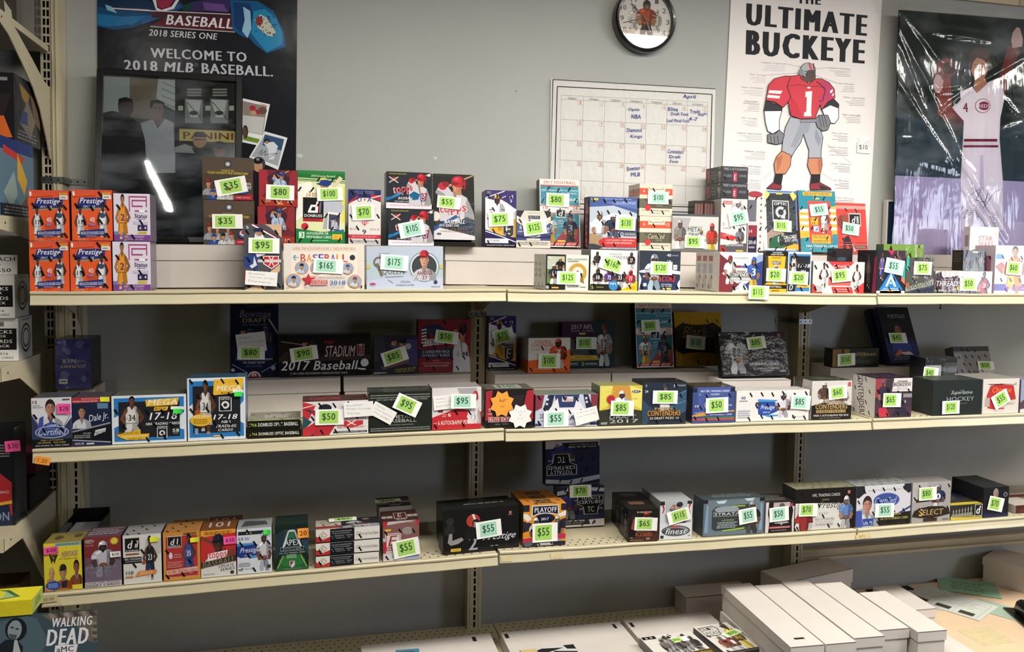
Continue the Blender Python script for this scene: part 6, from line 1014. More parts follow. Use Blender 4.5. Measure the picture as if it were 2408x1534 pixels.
def wweh(a):
    a.r(0, 0, 1, 1, 'd8c838'); a.r(.3, .93, 1, .99, '7aa4b4'); a.lines(.34, .935, .98, .985, 2, '3c6c80'); a.p([.14, .76, .2, .76, .26, .66, .3, .76, .36, .76, .28, .56, .24, .64, .2, .56], '3c3420'); a.t('W', .14, .62, .38, .76, '3c3420', sk=.1); a.p([.46, .68, .48, .8, .92, .83, .9, .71], 'c8b070'); a.t('HERITAGE', .48, .7, .9, .81, '8c6c28', sk=.15); a.t('2017 TRADING CARDS', .4, .64, .9, .67, '5c5018'); port(a, .66, .1, 1.06, .64, J='7a4428', sk='8c5c40', hair='2c201c'); port(a, .02, .04, .4, .52, J='c89468', sk='c8946c', hair='b8a060'); port(a, .28, .02, .74, .56, J='b8542c', sk='b48468', hair='3c2c24', cap='2c2c2c'); port(a, .0, .0, .3, .28, J='b88460', sk='b88460', hair='b88460'); a.e(.24, .12, .2, .09, '2c4a98', 20); a.lines(.1, .07, .38, .17, 3, '9cb0d8'); a.r(.46, .06, .6, .2, '2c2c30')
def hit20(a):
    a.r(0, 0, 1, 1, '6c4a52'); a.p([0, .6, 1, .6, 1, 1, 0, 1], '7a3034'); a.p([0, .1, 1, .1, 1, .5, .5, .6, 0, .4], '6e6070'); a.e(.15, .92, .12, .035, 'd4d0cc'); a.e(.15, .92, .105, .028, '5a2a2c'); a.t('HIT', .08, .905, .22, .935, 'ddd'); a.t('HIGH SERIES', .03, .83, .26, .85, 'c8a8a4', b=0); a.star(.82, .9, .13, 'd8c43c', 12, .6); fb(a, .1, .2, .92, .92, J='b8b4bc', Hc='c4c0c4', P='8a8698', sk='4c3c38', N='5c5058'); a.t('PREMIER', .04, .36, .9, .42, '8c8894', b=0); a.t('DRAFT', .1, .26, .6, .32, '8c8894', b=0); a.r(0, 0, 1, .11, 'b8b0b4'); a.t('LOOK FOR SPECIAL', .03, .075, .95, .1, '2c2628', rot=1); a.t('INSERT CARDS!', .03, .015, .95, .06, '2c2628', rot=1)
def donruss110(a):
    a.r(0, 0, 1, 1, 'd0ccc8'); a.p([.5, .4, 1, .6, 1, .9, .6, .9], 'b8b4b0'); a.r(.04, .58, .44, .95, 'd8d4d0'); a.r(.05, .66, .43, .94, '201e1e'); a.t('d', .12, .73, .26, .89, 'ddd', sk=.25); a.ln(.32, .74, .36, .88, .0025, 'ddd'); a.ln(.36, .74, .4, .88, .0025, 'ddd'); a.t('DONRUSS', .08, .67, .4, .7, 'ddd'); a.r(.06, .59, .42, .63, '9c6430'); a.t('BASKETBALL', .09, .6, .39, .62, '3a2010'); a.r(.0, .42, .48, .55, '201e1e'); a.t('FIND 1 AUTOGRAPH', .04, .49, .46, .53, 'ccc'); a.t('OR MEMORABILIA CARD', .06, .45, .46, .475, 'aaa'); bk(a, .42, .06, .98, .96, J='24242a', sk='5c4034', num='23', N='d0d0d0', sh='2c3450'); a.t('110', .07, .2, .26, .27, '3a3632'); a.r(.06, .13, .26, .17, 'c08a4c'); a.p([.3, .14, .86, .18, .88, .26, .4, .26], 'd08444'); a.t('2016-17', .42, .18, .76, .24, 'e8c8a0', sk=.3); a.tk(90, dens=.5)
def donrussnba(a):
    a.r(0, 0, 1, 1, 'c48434'); a.r(.06, .06, .94, .93, 'b8a080'); a.r(.07, .07, .93, .92, 'a83434'); a.r(.12, .68, .5, .92, 'ccc4bc'); a.r(.13, .69, .49, .91, '201c1c'); a.t('d', .2, .74, .32, .87, 'ddd', sk=.25); a.ln(.38, .75, .4, .87, .0025, 'ddd'); a.t('DONRUSS', .15, .7, .46, .73, 'ddd'); a.r(.56, .93, .9, .975, '2a2220'); a.t('PANINI', .58, .94, .88, .965, 'c8a040'); bk(a, .4, .12, .98, .94, J='3c5090', sk='6a3c30', num='35', N='d8d4d8', sh='3c5090', ball=0); a.e(.2, .52, .05, .07, 'c8ccd4'); a.t('KEVIN', .3, .52, .48, .545, 'd8c0b8', b=0); a.t('DURANT', .28, .47, .5, .495, 'd8c0b8', b=0); a.lines(.1, .26, .52, .4, 4, 'd09088'); a.p([.08, .12, .08, .22, .92, .26, .92, .16], 'd8a898'); a.t('NBA TRADING CARDS', .22, .15, .9, .22, '9c3830'); a.circ(.15, .17, .05, 'c88838'); a.tk(92, dens=.6)
def topps20(a):
    a.r(0, 0, 1, 1, 'b83030'); a.p([0, .86, 1, .92, 1, 1, 0, 1], 'd89430'); a.lines(.1, .9, .9, .97, 2, '6c4010'); a.ln(0, .86, .4, .7, .01, '6c4030'); port(a, .1, .2, .9, .92, J='d0ccc8', sk='4c3028', hair='201818', cap='20243c'); a.p([.6, .5, 1, .6, 1, .34, .7, .3], '7a3c2c'); a.t('65', .84, .68, .98, .73, 'e0c8c4'); a.t('2016', .5, .55, .72, .6, '2c2020', rot=4); a.p([.2, .34, .2, .5, .76, .56, .74, .42], 'e4dcd8'); a.t('topps', .22, .36, .74, .53, 'c02c38', rot=5); a.p([0, .2, 0, .32, 1, .44, 1, .32], '37302a'); a.t('BASEBALL', .04, .235, .96, .38, '7a7058', rot=7, sk=.2); a.p([0, 0, 1, 0, 1, .3, 0, .19], 'cfcbc8'); a.t('UPDATE', .5, .19, .94, .25, '1c1818', rot=5, sk=.2); a.t('SERIES', .54, .12, .96, .18, '1c1818', rot=5, sk=.2); a.lines(.05, .04, .4, .08, 2, '777'); a.circ(.88, .07, .06, '3a3838')
def prestige64(a):
    a.r(0, 0, 1, 1, 'c8ccd2'); a.r(.04, .86, .84, .94, '24262e'); a.r(.28, .885, .42, .91, 'c8bc6c'); a.t('64', .04, .74, .18, .82, '3c5c94'); a.lines(.22, .74, .36, .81, 2, '667'); a.p([0, .62, .5, .66, .7, .6, .7, .38, .1, .36, 0, .4], '26367c'); a.p([0, .68, .5, .68, .5, .64, 0, .62], '4a86b8'); a.p([.3, .38, .7, .42, .7, .36, .36, .33], '4a86b8'); a.t('Prestige', .08, .44, .64, .58, 'd8dce8', sk=.4, b=0); a.t('2016', .2, .39, .42, .43, 'b0b8d4', sk=.3); fb(a, .5, .04, 1.06, .92, J='c0bec4', Hc='a8aab2', P='a0a4b0', sk='6c4840', N='334', st='334070'); a.lines(.04, .16, .4, .26, 3, '8a90a0'); a.t('Reporter', .22, .09, .5, .13, '8a8a94', b=0); a.t('nfl', .04, .08, .16, .14, '333'); a.r(.86, .1, .96, .17, '333'); a.tk(94, dens=.6)
def apex(a):
    a.r(0, 0, 1, 1, '15241f'); a.p([0, .2, .3, .6, .3, .9, 0, .8], '22343c'); a.p([1, .3, .8, .6, .8, .9, 1, .8], '2c3f4c'); a.p([.0, 0, 1, 0, .8, .34, .2, .34], '245a30'); a.e(.5, .2, .4, .12, '2c6c38'); a.p([.3, .9, .7, .9, .76, .6, .24, .6], '2b3c3a'); a.ln(.42, .86, .24, .5, .005, 'c8ccd0'); a.ln(.58, .86, .78, .5, .005, 'c8ccd0'); a.ln(.42, .86, .58, .86, .005, 'c8ccd0'); a.p([.42, .84, .58, .84, .64, .7, .36, .7], '2c6848'); a.t('APEX', .28, .54, .78, .67, 'c0c8cc', sk=-.05); a.r(.16, .42, .86, .51, '9aa2a8'); a.r(.17, .43, .85, .5, '15241f'); a.t('SOCCER', .22, .44, .8, .49, '8c98a0', b=0); a.t('2016 MLS TRADING CARDS', .12, .365, .9, .395, 'a8b0b4'); a.lines(.34, .26, .66, .35, 4, '9cc49c'); a.p([.42, .2, .42, .1, .5, .05, .58, .1, .58, .2], 'c0c8cc'); a.p([.44, .19, .56, .19, .44, .08], '8c2c34'); a.ln(.06, .06, .24, .32, .002, 'b0b84c'); a.ln(.94, .06, .76, .32, .002, 'b0b84c'); a.t('MAJOR LEAGUE SOCCER', .24, .02, .78, .04, '9ca8a0', b=0)
def chron(a):
    a.r(0, 0, 1, 1, 'd4d0c8'); a.r(.22, 0, .6, 1, '15161f'); a.p([0, .5, 0, 0, .22, 0, .22, .4, .11, .2], 'b02c2c'); a.p([.11, .9, .03, .52, .11, .14, .19, .52], 'd4d0c8'); a.p([.11, .86, .04, .52, .11, .18, .18, .52], 'a08850'); a.p([.11, .78, .055, .52, .11, .26, .165, .52], 'd8d4cc'); a.t('C', .085, .4, .135, .64, '4c4030'); a.t('LOOK FOR ON-CARD SIGNATURES', .24, .74, .56, .84, 'a8a8a8'); a.t('IN SPECTRA ROOKIE JERSEY', .26, .56, .54, .66, 'a8a8a8'); a.t('AUTOGRAPHS AND GOLD STANDARD', .24, .38, .57, .48, 'a8a8a8'); a.t('ROOKIE JERSEY AUTOGRAPHS!', .26, .2, .54, .3, 'a8a8a8'); a.t('Chronicles', .63, .34, .98, .62, '8a8278', b=0); a.tk(96)
def chrontop(a): a.r(0, 0, 1, 1, '24222a'); a.r(0, 0, .4, 1, 'a8a296'); a.p([0, .1, .4, .1, .4, .34, 0, .34], '8c3030'); a.p([.06, .74, .18, .95, .34, .74, .2, .52], '77694a'); a.p([.09, .74, .18, .88, .3, .74, .2, .6], 'b0a890'); a.p([.3, 0, 1, 0, 1, .3, .6, .34, .4, .2], '8a8688'); a.p([.45, .5, .6, .8, .75, .5, .6, .4], '9a989c'); a.t('RIZZO', .66, .3, .88, .44, '7c3c3c'); a.t('2017', .68, .1, .86, .22, 'd4d0d0'); a.e(.8, .82, .06, .08, '8c6c5c'); a.tk(97, sp=.03)
def elite55(a):
    a.r(0, 0, 1, 1, 'b8b0ac'); a.p([0, .9, 1, 1, 1, .5, .6, .4, 0, .6], '7c5450'); a.p([0, 1, .14, 1, .1, .86, 0, .84], 'a83038'); a.p([1, 1, .9, 1, .94, .86, 1, .84], 'a83038'); a.r(.06, .76, .22, .81, 'd8b040'); a.e(.68, .74, .15, .1, '8c8480'); a.t('BASEBALL TRADING CARDS', .2, .95, .84, .975, 'c8bcb8', b=0); a.r(.06, .24, .5, .7, 'ccc4be'); a.r(.08, .26, .48, .68, '9c4c50'); a.r(.1, .36, .46, .66, 'ccc4be'); a.t('E', .14, .38, .4, .64, '8c3038', sk=.2, b=0); a.t('ELITE', .12, .28, .44, .34, 'e0d8d4'); a.p([0, 0, 1, 0, 1, .22, 0, .2], 'c4c0c0'); a.p([.0, .2, .0, .5, .08, .5, .08, .2], 'a83038'); a.t('5', .05, .07, .1, .13, '8c3038'); a.t('10', .26, .08, .36, .14, '44302c'); a.p([.55, 0, .7, .2, 1, .1, 1, 0], '9aa4bc'); a.tk(98, dens=.5)
def elitetop(a): a.r(0, 0, 1, 1, '3c2220'); a.r(0, .3, .3, .5, '9a928e'); a.r(.72, .36, 1, .56, '9a928e'); a.t('10', .84, .4, .92, .52, '3c2220'); a.r(.34, .2, .7, .78, 'a89c96'); a.r(.36, .24, .68, .74, '4c2624'); a.t('E', .44, .36, .58, .72, 'b0a49c', sk=.2, b=0); a.t('ELITE', .4, .08, .66, .2, 'a89c96'); a.t('5', .1, .34, .16, .46, '3c2220')
def prest55(a):
    a.r(0, 0, 1, 1, '121112'); a.p([.03, .44, .02, .58, .06, .66, .14, .64, .15, .5, .1, .4], '252425'); a.p([.08, .46, .06, .26, .1, .19, .2, .22, .27, .3, .24, .36, .16, .32, .12, .3, .12, .46], '8c8886'); a.circ(.09, .74, .05, '26282c'); a.t('2', .33, .05, .45, .36, '9c9ca4'); s = a.sub(.24, .3, .56, .88); s.e(.48, .72, .28, .26, 'a83a2c', 24); s.p([.42, .98, .52, .98, .66, .6, .58, .56], 'ccc'); s.e(.6, .62, .16, .16, '2a1c18'); [s.ln(.5, .64-.08*i, .84, .6-.08*i, .004, 'b8b8bc') for i in range(4)]; s.p([.2, .4, .4, .5, .7, .42, .9, .3, .9, 0, .1, 0], '191718'); a.p([.5, .3, .6, .26, .68, .34, .66, .44, .56, .4], '6c6a6a'); a.t('Prestige', .52, .2, .96, .4, 'c8c8cc', sk=.5, b=0); a.r(.1, .05, .23, .115, 'e0b83c'); a.t('PANINI', .12, .065, .215, .1, '3a2c10'); a.r(.62, .1, .66, .115, '999'); a.r(.68, .1, .72, .115, '999'); a.r(.87, .82, .9, .87, 'c87060'); a.t('NFLPA', .86, .78, .91, .81, '999')
def playoff(a):
    a.r(0, 0, 1, 1, 'd08a2c'); a.p([0, .62, .2, .56, .2, .4, 0, .34], '2c2430'); a.p([1, .66, .84, .6, .84, .4, 1, .4], '2c2430'); a.p([0, .8, .1, .78, .2, .66, .1, .6, 0, .7], 'd8d4d0'); a.p([1, .84, .84, .76, .84, .66, 1, .72], 'd8d4d0'); a.r(0, .84, .14, 1, '222230'); a.r(.88, .84, 1, 1, '222230'); a.p([.2, .98, .82, .98, .84, .72, .7, .76, .5, .78, .3, .76, .18, .7], 'd4d0cc'); a.p([.22, .96, .8, .96, .81, .75, .66, .79, .5, .8, .34, .79, .21, .74], '191c30'); a.t('PLAYOFF', .26, .81, .78, .93, 'dcd8dc'); a.e(.5, .66, .24, .12, '191c30', 24); a.t('2017', .41, .62, .6, .68, 'dcd8dc', sk=.2)
    fb(a, .1, .06, .5, .7, J='ccc4c0', Hc='d0ccd0', P='ccc', sk='6c4c3c', N='333'); fb(a, .6, .1, 1.0, .72, J='26283a', Hc='c8b890', P='aaa', sk='9c7460', N='bbb'); a.t('8', .06, .58, .11, .63, 'd8b070'); a.t('12', .88, .68, .95, .73, 'd8b070'); a.p([0, .1, 0, .2, 1, .28, 1, .18], 'b8284c'); a.r(0, 0, 1, .1, '1c1c30'); a.r(.34, .02, .7, .08, 'a8a8a8'); a.e(.12, .07, .1, .06, '55585c'); a.tk(99)
def playtop(a): a.r(0, 0, 1, 1, 'c07a2c'); a.p([.3, .2, .3, .8, .7, .8, .7, .2], '3a3028'); a.t('PLAYOFF', .32, .3, .68, .7, 'b88a48'); a.tk(100, sp=.03)
def totally(a, up=False):
    R_ = 180 if up else 0
    a.r(0, 0, 1, 1, '252a44')
    f = (lambda x0, y0, x1, y1: (1-x1, 1-y1, 1-x0, 1-y0)) if up else (lambda x0, y0, x1, y1: (x0, y0, x1, y1))
    g_ = (lambda q: [1-v for v in q]) if up else (lambda q: q)
    a.p(g_([0, .9, .5, 1, 1, .95, 1, .86, .6, .9, 0, .8]), 'b8b8bc'); a.p(g_([0, .14, 1, .18, 1, 0, 0, 0]), 'c4c0bc'); a.p(g_([.02, .05, .7, .05, .66, .2, .04, .2]), '1c1c20'); a.t('STITCHES IN TIME', *f(.06, .13, .58, .17), 'd0d0d0', rot=R_); a.t('FOUR DIFFERENT PLAYERS', *f(.06, .08, .56, .11), '9a9a9a', rot=R_); a.t('4', *f(.74, .06, .82, .15), '3a3c70', rot=R_)
    if not up: fb(a, .0, .2, .5, 1.0, J='3c3a70', Hc='c8c4c8', P='888', sk='5a4438', N='ccc', st='8c3038')
    else: a.e(.3, .35, .14, .1, '8c90a0', 18); a.p([.1, .4, .4, .5, .5, .8, .3, .9, .1, .8], '30346c'); a.e(.35, .62, .2, .12, '4c3c34')
    a.p(g_([.42, .56, .42, .78, .98, .78, .98, .56, .88, .5, .86, .3, .56, .3, .54, .5]), 'b4b4b8'); a.p(g_([.44, .57, .44, .765, .965, .765, .965, .57, .86, .5, .84, .31, .58, .31, .56, .5]), '16161c'); a.t('TOTALLY', *f(.5, .67, .92, .75), 'd4d4d8', rot=R_); a.t('CERTIFIED', *f(.46, .57, .95, .65), 'd4d4d8', rot=R_); a.t('TC', *f(.64, .36, .78, .5), 'c4c4c8', rot=R_); a.t('20', *f(.46, .42, .54, .47), 'c4c4c8', rot=R_); a.t('14', *f(.88, .42, .95, .47), 'c4c4c8', rot=R_); a.tk(101, d=1, dens=.5)
def prest65(a):
    a.r(0, 0, 1, 1, '1c1614'); a.p([.1, .1, .5, .2, 1, .5, 1, 0, .1, 0], '4a2a20'); a.t('50 CARDS PER BOX', .28, .88, .76, .93, 'c8b8ac'); a.e(.2, .74, .14, .08, '2a1e1a'); a.p([.16, .7, .1, .4, .2, .34, .3, .46, .3, .68], '9c5040'); fb(a, .3, .3, .9, .92, J='a85030', Hc='c04a30', P='444', sk='4c3428', ball=False); a.r(.26, .3, .76, .4, '8c6a5c'); a.t('HOT ROOKIES', .28, .31, .74, .37, 'c8a898'); a.t('ROOKIES', .24, .16, .8, .28, 'b0603c', sk=.2); a.t('SAGE', .06, .1, .16, .14, 'a89c94'); a.t('20', .6, .06, .72, .12, 'c4b8b0'); a.lines(.06, .03, .56, .06, 1, '9c9088')
def prest65l(a):
    a.r(0, 0, 1, 1, '1d1c1e'); a.p([.2, 1, .5, .9, .8, 1], '2c2f38'); fb(a, .1, .1, .6, .9, J='3c4454', Hc='4c5464', P='444', sk='3c3430', N='667'); fb(a, .5, .05, .98, .8, J='50586c', Hc='5c6478', P='444', sk='3c3430', N='889')
def finest(a):
    a.r(0, 0, 1, 1, 'c4c6c8'); a.p([.16, 1, .84, 1, .84, .5, .74, .42, .2, .42, .16, .5], 'a8acb0'); bb(a, .22, .42, .82, 1.0, J='6c7480', cap='2a2e36', bat=False, hel=False); a.p([.04, .92, .1, .8, .06, .68, .1, .7, .14, .8, .1, .92], 'a83a40'); a.p([.96, .92, .9, .8, .94, .68, .9, .7, .86, .8, .9, .92], 'a83a40'); a.r(0, .9, .14, 1, '22242c'); a.r(.84, .92, .98, 1, '22242c'); a.r(0, 0, 1, .42, 'cfd0d2'); a.e(.5, .22, .44, .14, '3c3e42', 28); a.e(.5, .22, .4, .115, '8a8e94', 28); a.e(.46, .21, .36, .09, '44464c', 24); a.t('finest', .18, .14, .84, .28, 'd8dadc', sk=.3); a.t('topps', .32, .28, .62, .38, 'c03438'); a.r(.03, .03, .13, .11, '2c2e36'); a.t('H', .88, .06, .94, .12, '444')
def strata(a):
    a.r(0, 0, 1, 1, '5c6a70'); a.r(.04, .04, .96, .96, '66747c'); a.p([.02, .1, .05, .84, .08, .84, .08, .1], '7c94b0'); a.p([.92, .1, .94, .84, .97, .84, .97, .1], '7c94b0'); a.r(.0, .9, .07, 1, '1c1e24'); a.r(.92, .9, 1, 1, '1c1e24'); a.p([.2, .95, .38, .97, .34, .88, .24, .88], 'b8c4c8'); a.p([.66, .99, .84, 1, .8, .92, .72, .92], 'b8c4c8'); a.p([.14, .2, .14, .7, .2, .8, .74, .84, .8, .7, .8, .2, .7, .14, .2, .14], '363c40'); a.r(.45, .78, .68, .81, '9cb43c'); a.e(.38, .72, .2, .09, '8a949a'); a.r(.16, .53, .62, .66, 'a8b0b4'); a.r(.165, .54, .615, .65, '33383c'); a.t('STRATA', .18, .56, .6, .63, 'd4d8d8', b=0); a.t('1 HIT PER BOX', .3, .4, .5, .44, 'a8bc4c'); a.lines(.22, .2, .56, .38, 4, 'a0aaac'); a.p([.3, .15, .68, .2, .68, .16, .34, .12], '9cb43c'); fb(a, .62, .02, .98, .92, J='2c2c30', Hc='8a8e94', P='444', sk='6a5044', N='bbb', num='1')
def small50(a):
    a.r(0, 0, 1, 1, '1e1517'); a.p([0, 0, .1, 0, .14, .4, .08, .6, .1, 1, 0, 1], 'ccc4c4'); a.p([1, 0, .94, 0, .92, .4, .96, .7, .92, .84, 1, .84], 'ccc4c4'); a.r(.26, .82, .84, .98, 'b0a0a0'); a.e(.56, .86, .1, .1, '5c5050'); a.p([.3, .3, .42, .42, .56, .36, .7, .42, .82, .3, .6, .28, .56, .22, .52, .28], 'a8a4a8'); a.t('20', .36, .32, .44, .38, '222'); a.r(.12, .13, .88, .2, '9c3c44'); a.t('AUTOGRAPHS PER BOX', .16, .14, .84, .185, 'd8b8b8'); a.lines(.2, .05, .8, .09, 1, '9a9098'); a.r(.86, .84, .94, .94, 'a84848')
def prest15(a):
    a.r(0, 0, 1, 1, 'ccc8c4'); a.r(0, .7, 1, 1, '17120f'); a.p([0, .7, 1, .78, .8, .62, .0, .66], '17120f'); a.p([1, .8, .9, .7, .92, 0, 1, 0], '17120f'); a.t('NFL TRADING CARDS', .28, .8, .74, .87, 'c8c4c0', b=0); a.r(.87, .84, .91, .92, 'b87060'); a.t('Prestige', .38, .46, .84, .68, '44403c', sk=.4, b=0); a.t('2015', .39, .36, .54, .42, '8a847c', b=0); a.r(.44, .7, .56, .74, '5c5840'); a.t('NEXT DAY SIGNATURES', .34, .22, .66, .28, '8a8684'); a.t('FEATURING ON-CARD AUTOGRAPHS', .34, .17, .64, .2, 'a09c98', b=0); a.t('2015 ROOKIE PREMIERE', .34, .09, .64, .15, '8a8684'); a.p([0, 0, .0, .3, .06, .2, .1, .0], '1c1818'); fb(a, -.04, -.3, .34, .66, J='8c2c28', Hc='7c2420', P='ccc', sk='ccc', N='d8c8c0', ball=False); fb(a, .7, .0, 1.0, .8, J='5c7cb0', Hc='c8ccd4', P='aaa', sk='a07860', N='ddd'); a.tk(102, dens=.4)
def cert55(a):
    a.r(0, 0, 1, 1, 'c8c6cc'); a.p([0, 1, .14, 1, .16, .84, .04, .7, 0, .72], '23242a'); a.p([1, 1, .88, 1, .86, .88, .96, .76, 1, .8], '23242a'); a.p([0, .4, .2, .5, .3, .2, .2, 0, 0, 0], '9a9aa4'); a.t('2016 RACING TRADING CARDS', .2, .86, .84, .9, '8a8890', b=0); a.e(.55, .62, .25, .19, '9aa4c4', 28); a.e(.55, .62, .235, .175, '384c88', 28); a.t('Certified', .34, .53, .74, .7, 'a8b4d8', sk=.3, b=0); a.p([.4, .0, .4, .24, 1, .32, 1, 0], '191714'); a.p([.78, .3, 1, .46, 1, .4, .8, .26], '3c4c80'); port(a, -.02, .0, .42, .78, J='c8c8cc', sk='b48470', hair='2c2220', col2='8c8c90'); a.p([0, .0, .0, .4, .1, .4, .12, 0], '3c50a0'); a.t("LOWE'S", .14, .05, .3, .14, 'd8dce8'); a.r(.12, .02, .32, .2, '2b4794'); a.t("LOWE'S", .14, .05, .3, .13, 'd8dce8'); a.t('1 AUTOGRAPH', .5, .24, .82, .29, 'b4ac54'); a.t('OR MEMORABILIA CARD', .44, .14, .96, .2, 'b4ac54'); a.tk(103)
def select80(a):
    a.r(0, 0, 1, 1, '9c9896'); a.p([0, 1, .4, 1, .3, .6, 0, .5], 'a8a4a2'); a.p([.1, .5, .1, .58, .46, .6, .46, .52], '33261c'); fb(a, .42, .3, .92, .94, J='30386c', Hc='8c9098', P='ccc', sk='6c5044', N='ddd', num='0'); a.p([0, .16, .06, .3, .2, .36, .5, .4, .8, .38, .96, .3, 1, .18, .8, .14, .5, .1, .2, .12], '2a1f14'); a.t('SELECT', .18, .18, .82, .32, 'b09460', sk=.1); a.t('S', .18, .16, .28, .34, 'c8a04c'); a.p([.3, .02, .3, .1, .66, .1, .66, .02], '33261c'); a.t('PANINI', .8, .03, .96, .07, '444'); a.tk(104)
def donflat(a):
    a.r(0, 0, 1, 1, '2a2620'); a.r(0, 0, 1, .24, 'c8b038'); [port(a, .02+.09*i, .2, .15+.09*i, .74+.04*i, J='8a8a7c', sk='a09c8c', hair='44423a') for i in range(7)]; a.r(.74, .18, .98, .98, 'ccc8c0'); a.r(.755, .22, .965, .95, '1e1c1c'); a.t('d', .79, .34, .93, .86, 'ddd', sk=.25)
def donflattop(a): a.r(0, 0, 1, 1, '33322c'); a.r(0, 0, 1, .16, 'b8a438'); a.p([.1, .3, .6, .4, .9, .9, .3, .8], '44443c'); a.p([.6, .3, 1, .5, 1, .9, .8, .7], '242a3c')
def black70(a): a.r(0, 0, 1, 1, '141318'); a.r(0, 0, 1, .14, '1e2040'); port(a, .2, .3, .76, .98, J='6c6c70', sk='9c8078', hair='8c8078'); a.circ(.86, .74, .08, '8a8a90'); a.circ(.86, .74, .06, '33343c'); a.t('DONRUSS', .2, .2, .8, .26, '33344c')
def thirtyfive(a):
    a.r(0, 0, 1, 1, 'd4cfc8'); a.r(.02, .88, .28, .98, '1c1a1a'); a.t('6 8', .08, .9, .22, .96, 'ccc'); rd = random.Random(8)
    for i in range(9): fb(a, .2+.09*(i % 7), .28+.06*(i % 3), .42+.09*(i % 7), .8+.05*(i % 3), J=('3a3638', '6c6664', '8c8884')[i % 3], Hc=('55504e', '9a9692', '2c2a2c')[i % 3], P='999', sk='6c5c54', ball=False)
    a.p([.3, 0, .34, .26, 1, .3, 1, 0], '4c3c1c'); a.t('CONTENDERS', .38, .1, .96, .24, 'b89c54'); a.tk(105, sp=.05)
def draftpicks(a):
    a.r(0, 0, 1, 1, 'd4cfc8'); a.p([.05, .62, .05, .93, .5, .95, .58, .85, .5, .68, .48, .6], '2c2a28'); a.p([.07, .64, .07, .91, .48, .93, .55, .84, .48, .69, .46, .62], 'ccc8c0'); a.t('DRAFT', .09, .8, .44, .9, '2c2a28', b=0); a.t('PICKS', .12, .66, .46, .76, '2c2a28', b=0); fb(a, .1, .0, .5, .6, J='7a4a44', Hc='8c8884', P='ccc', sk='a08478', N='ddd'); fb(a, .34, .02, .7, .6, J='8c3a34', Hc='6c6c6c', P='bbb', sk='5c443c', N='ddd', num='1'); fb(a, .58, .06, 1.0, 1.0, J='d0b834', Hc='4c4c44', P='d8c04c', sk='5c4a3c', N='3c3820', num='8'); a.r(0, 0, 1, .04, '2c2a28'); a.tk(106, sp=.05)

def photoframe(a):
    pass
# ------------------------------------------------------------------ white risers
def wb(xl, xr, Y, dep, zb, h, label, lid=.045, group='white storage boxes used as risers', **k):
    z = zb if not isinstance(zb, tuple) else lerp3(zb, (atY(xl, 700, Y).x+atY(xr, 700, Y).x)/2)
    zt = z+h; zm = (z+zt)/2
    X0 = solve(lambda X: proj((X, Y, zm))[0]-xl, -2, 5); X1 = solve(lambda X: proj((X, Y, zm))[0]-xr, -2, 5)
    rl_ = rollat(zb, (X0+X1)/2) if isinstance(zb, tuple) else 0
    white_box(X0, X1, Y, Y+dep, z, zt, label, lid, group, roll=rl_, **k); return zt+.001+abs(rl_)*(X1-X0)/2
r1 = wb(268, 655, -.315, .27, T1, .122, 'long white lidded box on the top shelf under the leaning picture frame')
r1b = wb(664, 1036, -.23, .18, T1, .122, 'white riser box hidden behind the wide baseball boxes of the top shelf')
r2 = wb(1046, 1500, -.172, .15, T1, .122, 'long white lidded box bare in the middle of the top shelf')
r3 = wb(1504, 1964, -.172, .15, T1, .122, 'long white lidded box on the right half of the top shelf')
q1 = wb(580, 801, -.19, .165, T2, .122, 'white box on the second shelf above the low black and lime boxes')
q2 = wb(809, 1106, -.19, .165, T2, .122, 'white box on the second shelf just left of the middle upright')
q3 = wb(1163, 1435, -.19, .165, T2, .122, 'white box on the second shelf just right of the middle upright')
q4 = wb(1439, 1690, -.19, .165, T2, .122, 'white box on the second shelf behind the yellow draft box')
q5 = wb(1697, 1858, -.30, .103, T2, .108, 'shorter white box under the leaning black football box')
q6 = wb(1952, 2171, -.165, .145, T2, .126, 'white lidded box under the dark blue leaning boxes of the second shelf', lid=.05)
q0 = wb(134, 226, -.20, .13, T2, .115, 'small white box at the far left of the second shelf', lid=.0001)

GO, GM = 'g', 'm'
FR = -.443
A = lambda *c: c
OB = 'orange basketball card boxes'
# ---- top shelf, front row
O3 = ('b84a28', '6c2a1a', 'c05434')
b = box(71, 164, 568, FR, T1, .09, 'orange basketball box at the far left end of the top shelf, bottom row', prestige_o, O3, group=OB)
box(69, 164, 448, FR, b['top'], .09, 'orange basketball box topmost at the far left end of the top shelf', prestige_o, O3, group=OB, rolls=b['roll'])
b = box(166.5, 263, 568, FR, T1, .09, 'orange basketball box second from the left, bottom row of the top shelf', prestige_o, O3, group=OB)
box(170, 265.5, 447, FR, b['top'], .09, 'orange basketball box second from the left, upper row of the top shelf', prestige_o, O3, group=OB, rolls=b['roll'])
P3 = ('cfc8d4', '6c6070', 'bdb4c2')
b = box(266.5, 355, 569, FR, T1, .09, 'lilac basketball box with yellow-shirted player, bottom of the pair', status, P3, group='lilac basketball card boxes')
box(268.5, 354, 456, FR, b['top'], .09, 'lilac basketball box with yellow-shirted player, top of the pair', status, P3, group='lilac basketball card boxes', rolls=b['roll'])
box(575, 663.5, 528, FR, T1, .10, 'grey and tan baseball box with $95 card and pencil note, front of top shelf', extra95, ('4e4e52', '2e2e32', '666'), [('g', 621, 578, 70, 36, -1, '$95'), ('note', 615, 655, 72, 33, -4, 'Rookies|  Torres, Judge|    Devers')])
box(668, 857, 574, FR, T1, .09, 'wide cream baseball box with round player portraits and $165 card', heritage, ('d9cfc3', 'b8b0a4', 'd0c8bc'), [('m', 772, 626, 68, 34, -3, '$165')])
box(862, 1042, 580, FR, T1, .09, 'wide pale blue baseball box with a large round portrait and $175 card', gypsy, ('b0b8c6', '8c94a0', 'b4bcc8'), [('m', 927, 618, 64, 36, -4, '$175')])
